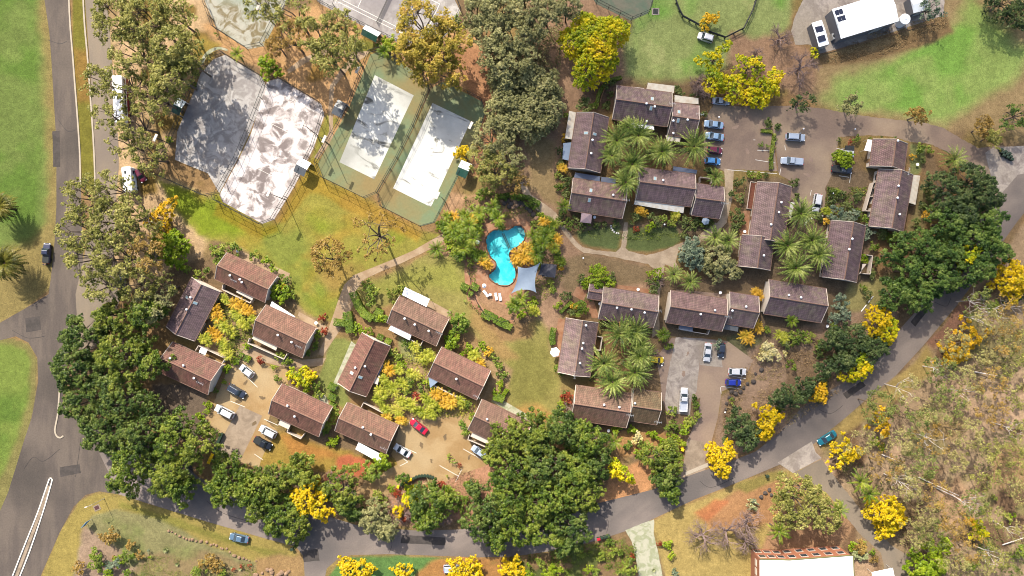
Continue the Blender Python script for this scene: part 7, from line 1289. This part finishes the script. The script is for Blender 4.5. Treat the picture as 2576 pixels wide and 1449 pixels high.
# clipped hedges and square bushes
hedge([(848, 810), (870, 812)], 1.6, 1.6, "square clipped hedge left of two by the footpath bend"); hedge([(878, 790), (884, 830)], 2.0, 1.8, "tall rounded clipped hedge beside the footpath bend")
hedge([(892, 740), (905, 770), (920, 790), (935, 800)], 1.8, 1.6, "long curved hedge beside the footpath above the crosswise cottage")
for u, v, s in ((955, 785, 20), (945, 800, 18), (967, 800, 18), (958, 848, 16), (978, 858, 16), (1170, 722, 20), (1195, 722, 20), (1185, 738, 12), (1225, 792, 26), (1242, 798, 18), (1250, 808, 16), (1265, 812, 26), (1278, 820, 20), (838, 972, 20), (838, 998, 20), (838, 1020, 18), (1248, 1000, 16), (1258, 1000, 22), (610, 893, 11), (625, 902, 16), (600, 905, 12)): boxbush(u, v, s, auto("clipped square bush", u, v), rz=.45)
for u, v in ((1180, 745), (1172, 758), (1188, 768), (1195, 772), (1203, 782), (1212, 788), (1182, 760), (1205, 770), (1218, 800)): shrub(u, v, 6, auto("tiny clipped ball bush", u, v), 'hedge', grp="tiny clipped ball bushes", leaf=.12)
hedge([(825, 1115), (845, 1108), (852, 1098)], .8, .9, "curved lime clipped hedge left of the long white awning", 'lime'); hedge([(1392, 828), (1388, 850), (1390, 862)], 1.3, 1.3, "upright clipped hedge above the white patio umbrella")
hedge([(1410, 785), (1436, 760)], .7, 1.1, "thin slanting clipped hedge left of the lime bush"); hedge([(1440, 772), (1456, 764)], 1.0, 1.1, "short lime hedge beside the slanting hedge", 'lime')
hedge([(1262, 1000), (1275, 980)], .9, 1.0, "short straight hedge at the foot of the curved garden", 'lime'); hedge([(1330, 498), (1355, 512)], 1.0, .9, "narrow hedge over the boulder waterfall")
hedge([(1180, 915), (1182, 880), (1186, 870)], .5, .8, "thin lime hedge by the curved garden cottage", 'lime'); hedge([(1255, 495), (1290, 490), (1325, 498)], 1.0, .9, "curved low hedge topping the boulder waterfall")
hedge([(1914, 330), (1938, 332)], .8, .7, "low hedge at the head of the gravel car park", 'shrub'); hedge([(1946, 340), (1940, 380), (1938, 425)], .7, .7, "long low hedge dividing the gravel car park", 'shrub'); hedge([(1500, 265), (1505, 240), (1515, 222), (1530, 205), (1560, 198)], .8, 1.2, "curving hedge round the long villa garden", 'shrub')
# boulders
for i, (u, v, s, m) in enumerate(((1276, 505, 7, 'rockd'), (1285, 512, 8, 'rockd'), (1296, 506, 8, 'rock'), (1300, 516, 7, 'rock'), (1308, 510, 8, 'rockd'), (1318, 514, 7, 'rockd'), (1326, 522, 8, 'rockd'), (1334, 530, 7, 'rockd'), (1290, 522, 6, 'rock'), (1312, 520, 5, 'rock'), (1342, 540, 8, 'rockd'), (1348, 550, 7, 'rock'), (1280, 520, 6, 'rockd'), (1268, 512, 7, 'rockd'), (1356, 545, 6, 'rock'), (1262, 505, 5, 'rock'))): rock(u, v, s, auto("tan waterfall boulder" if m == 'rock' else "grey waterfall boulder", u, v), m, "boulders of the pool waterfall")
rs1 = rn(9)
for i in range(26):
    s = i / 25; u = 425 + s * 215 + rs1.normal(0, 2); v = 1336 + s * 74 + 4 * math.sin(s * 9) + rs1.normal(0, 2); rock(u, v, rs1.uniform(2.5, 5), auto("sandstone edging rock", u, v), 'rock', "rocks edging the bank")
for i in range(14): 
    u = 650 + rs1.uniform(-15, 80); v = 1440 + rs1.uniform(-8, 8); rock(u, v, rs1.uniform(3, 7), auto("large rockery stone", u, v), 'rock', "rockery stones")
for u, v in ((1840, 985), (1835, 1000), (1828, 1015), (1850, 990), (1845, 1005), (1862, 985), (1870, 975), (1880, 965), (1826, 1030), (1895, 960), (1900, 940), (1915, 930), (1925, 1240), (1935, 1232), (1915, 1250), (1940, 1245)): rock(u, v, rs1.uniform(4, 7), auto("dark bank boulder", u, v), 'rockd', "dark boulders of the bank")
# stepping stones and stairs
def slabs(pts, lab, sz=.45, m='paint', cat="paving", grp="stepping stones"):
    for i, (u, v) in enumerate(pts): o = MB().box((0, 0, 0), (sz, sz * .8, .06)).obj("stepping_stone", M[m]); o.location = (*W(u, v), .02); o.rotation_euler = (0, 0, i * .35); tag(o, auto(lab, u, v), cat, grp)
slabs([(1537, 568), (1538, 574), (1541, 579), (1545, 583), (1551, 586), (1556, 587)], "square white stepping stone")
slabs([(2074 + 48 * math.cos(a) * 1.0, 565 + 22 * math.sin(a)) for a in [math.pi + i * .21 for i in range(15)]], "pale garden edge stone")
slabs([(2457 + i * 6, 764 + i * 1.2 + (i > 5) * (i - 5) * 4) for i in range(12)], "timber garden step", .6, 'wood')
# fallen orange leaves etc are part of the ground cover; loose dry undergrowth as real tufts
def scatter(name, poly, n, m, size, hmax, lab, seed, clump=3.5, thr=.45, cat_kind="stuff"):
    rs = rn(seed); P = np.array(poly, float); mn = P.min(0); mx = P.max(0); pts = rs.uniform(mn, mx, (int(n * 3), 2)); U_, V_ = pts[:, 0], pts[:, 1]; ins = np.zeros(len(pts), bool); k = len(P)
    for i in range(k):
        a = P[i]; b_ = P[(i + 1) % k]; c = ((a[1] <= V_) & (b_[1] > V_)) | ((b_[1] <= V_) & (a[1] > V_))
        if abs(b_[1] - a[1]) > 1e-9: ins ^= c & (U_ < a[0] + (V_ - a[1]) / (b_[1] - a[1]) * (b_[0] - a[0]))
    x = (U_ - 1288) * .1; y = (724.5 - V_) * .1; nn = fbm(x, y, clump, seed); ins &= nn > thr + rs.uniform(-.06, .06, len(x)); x = x[ins][:n]; y = y[ins][:n]; q = nn[ins][:n]
    z = rs.uniform(.03, 1, len(x)) * hmax * np.clip((q - thr) * 5, .15, 1); C = np.column_stack([x, y, z]); Nn = np.tile([0, 0, .8], (len(x), 1)); o = link(name, leaf_mesh(name, C, Nn, size * rs.uniform(.5, 1.4, len(x)), L_[m], .45, .8, rs)); o["kind"] = "stuff"; o["label"] = lab; return o
BUSH = [(2100, 1130), (2250, 1010), (2370, 900), (2440, 790), (2500, 720), (2620, 600), (2640, 1500), (2240, 1500), (2280, 1400), (2170, 1250), (2110, 1180)]
scatter("undergrowth", BUSH, 6000, 'litter', .14, .4, "dry undergrowth and leaf litter of the bushland", 11, clump=6, thr=.52); scatter("undergrowth", BUSH, 12000, 'bushg', .19, 1.2, "olive scrub of the bushland", 12, clump=8, thr=.55)
scatter("undergrowth", [(1890, 890), (2080, 820), (2240, 770), (2180, 940), (2060, 1020), (1960, 1090), (1800, 1140), (1830, 1000)], 9000, 'litter', .18, .5, "dry undergrowth of the hillside", 13, thr=.45)
scatter("undergrowth", [(1240, 1170), (940, 1230), (960, 1330), (1180, 1330), (1260, 1260)], 5000, 'litter', .16, .4, "dry litter above the lower road", 14)
scatter("undergrowth", [(1190, 0), (1420, 0), (1400, 330), (1240, 330), (1220, 120)], 9000, 'casu', .22, 1.2, "dark undergrowth of the olive forest", 15, thr=.42)
scatter("grass", [(300, 1390), (660, 1420), (640, 1449), (320, 1449)], 4000, 'shrub', .1, .25, "low grass and groundcover of the rockery bank", 16)
scatter("groundcover", [(1400, 440), (1460, 440), (1470, 580), (1840, 590), (1880, 450), (1860, 600), (1740, 610), (1480, 600)], 5000, 'shrub', .14, .5, "leafy groundcover round the villas", 17)
scatter("groundcover", [(980, 890), (1110, 880), (1200, 1000), (1190, 1050), (1050, 1050), (930, 1010)], 5000, 'cane', .16, .7, "leafy groundcover of the cottage garden", 18)
scatter("groundcover", [(520, 750), (620, 760), (640, 860), (590, 900), (500, 850)], 4000, 'shrub', .16, .7, "leafy groundcover between the cottages", 19)
scatter("groundcover", [(1110, 540), (1220, 480), (1340, 500), (1410, 600), (1420, 700), (1340, 790), (1350, 640), (1330, 545), (1215, 555), (1195, 720), (1150, 640)], 7000, 'shrub', .16, .7, "leafy groundcover of the pool garden", 20)
scatter("groundcover", [(2180, 80), (2400, 30), (2400, 60), (2200, 150), (2070, 160)], 4000, 'litter', .16, .4, "dry brown scrub below the shed yard", 21)
scatter("undergrowth", [(1280, 1400), (1600, 1350), (1600, 1449), (1280, 1449)], 6000, 'shrub', .16, .6, "shaded undergrowth below the lower road", 22)
scatter("groundcover", [(2080, 470), (2180, 470), (2170, 560), (2070, 545)], 2500, 'shrub', .15, .5, "low planting beside the car park villas", 23)

# ------------------------------------------------------------------ the cloud that thins the sun over the upper right of the estate
cm = bpy.data.materials.new("thin_cloud"); cm.use_nodes = True; t = cm.node_tree; b = t.nodes["Principled BSDF"]; out = t.nodes["Material Output"]; b.inputs["Base Color"].default_value = (.9, .9, .92, 1); b.inputs["Roughness"].default_value = 1
tp = t.nodes.new("ShaderNodeBsdfTransparent"); mx = t.nodes.new("ShaderNodeMixShader"); mx.inputs[0].default_value = .33; t.links.new(tp.outputs[0], mx.inputs[1]); t.links.new(b.outputs[0], mx.inputs[2]); t.links.new(mx.outputs[0], out.inputs[0])
def cloud(u, v, ru, rv, rot, lab, alt=1100):
    x, y = W(u, v); k = alt / -SUN_DIR.z; cx, cy = x - SUN_DIR.x * k, y - SUN_DIR.y * k; rs = nxt(); rings = []
    for i in range(1, 10):
        f = math.pi * i / 10; ring = []
        for j in range(28):
            a = 2 * math.pi * j / 28; wob = 1 + .1 * math.sin(3 * a + 1) + .07 * math.sin(5 * a + 2.3); q = math.sin(f) * wob; px, py = ru * .1 * q * math.cos(a), rv * .1 * q * math.sin(a); ring.append((px * math.cos(rot) - py * math.sin(rot), px * math.sin(rot) + py * math.cos(rot), -14 * math.cos(f)))
        rings.append(ring)
    o = MB().loft(rings).obj("cloud", cm, None, True); o.location = (cx, cy, alt); struct(o, lab)
cloud(2010, 410, 745, 690, R(-8), "thin cloud drifting high over the estate")
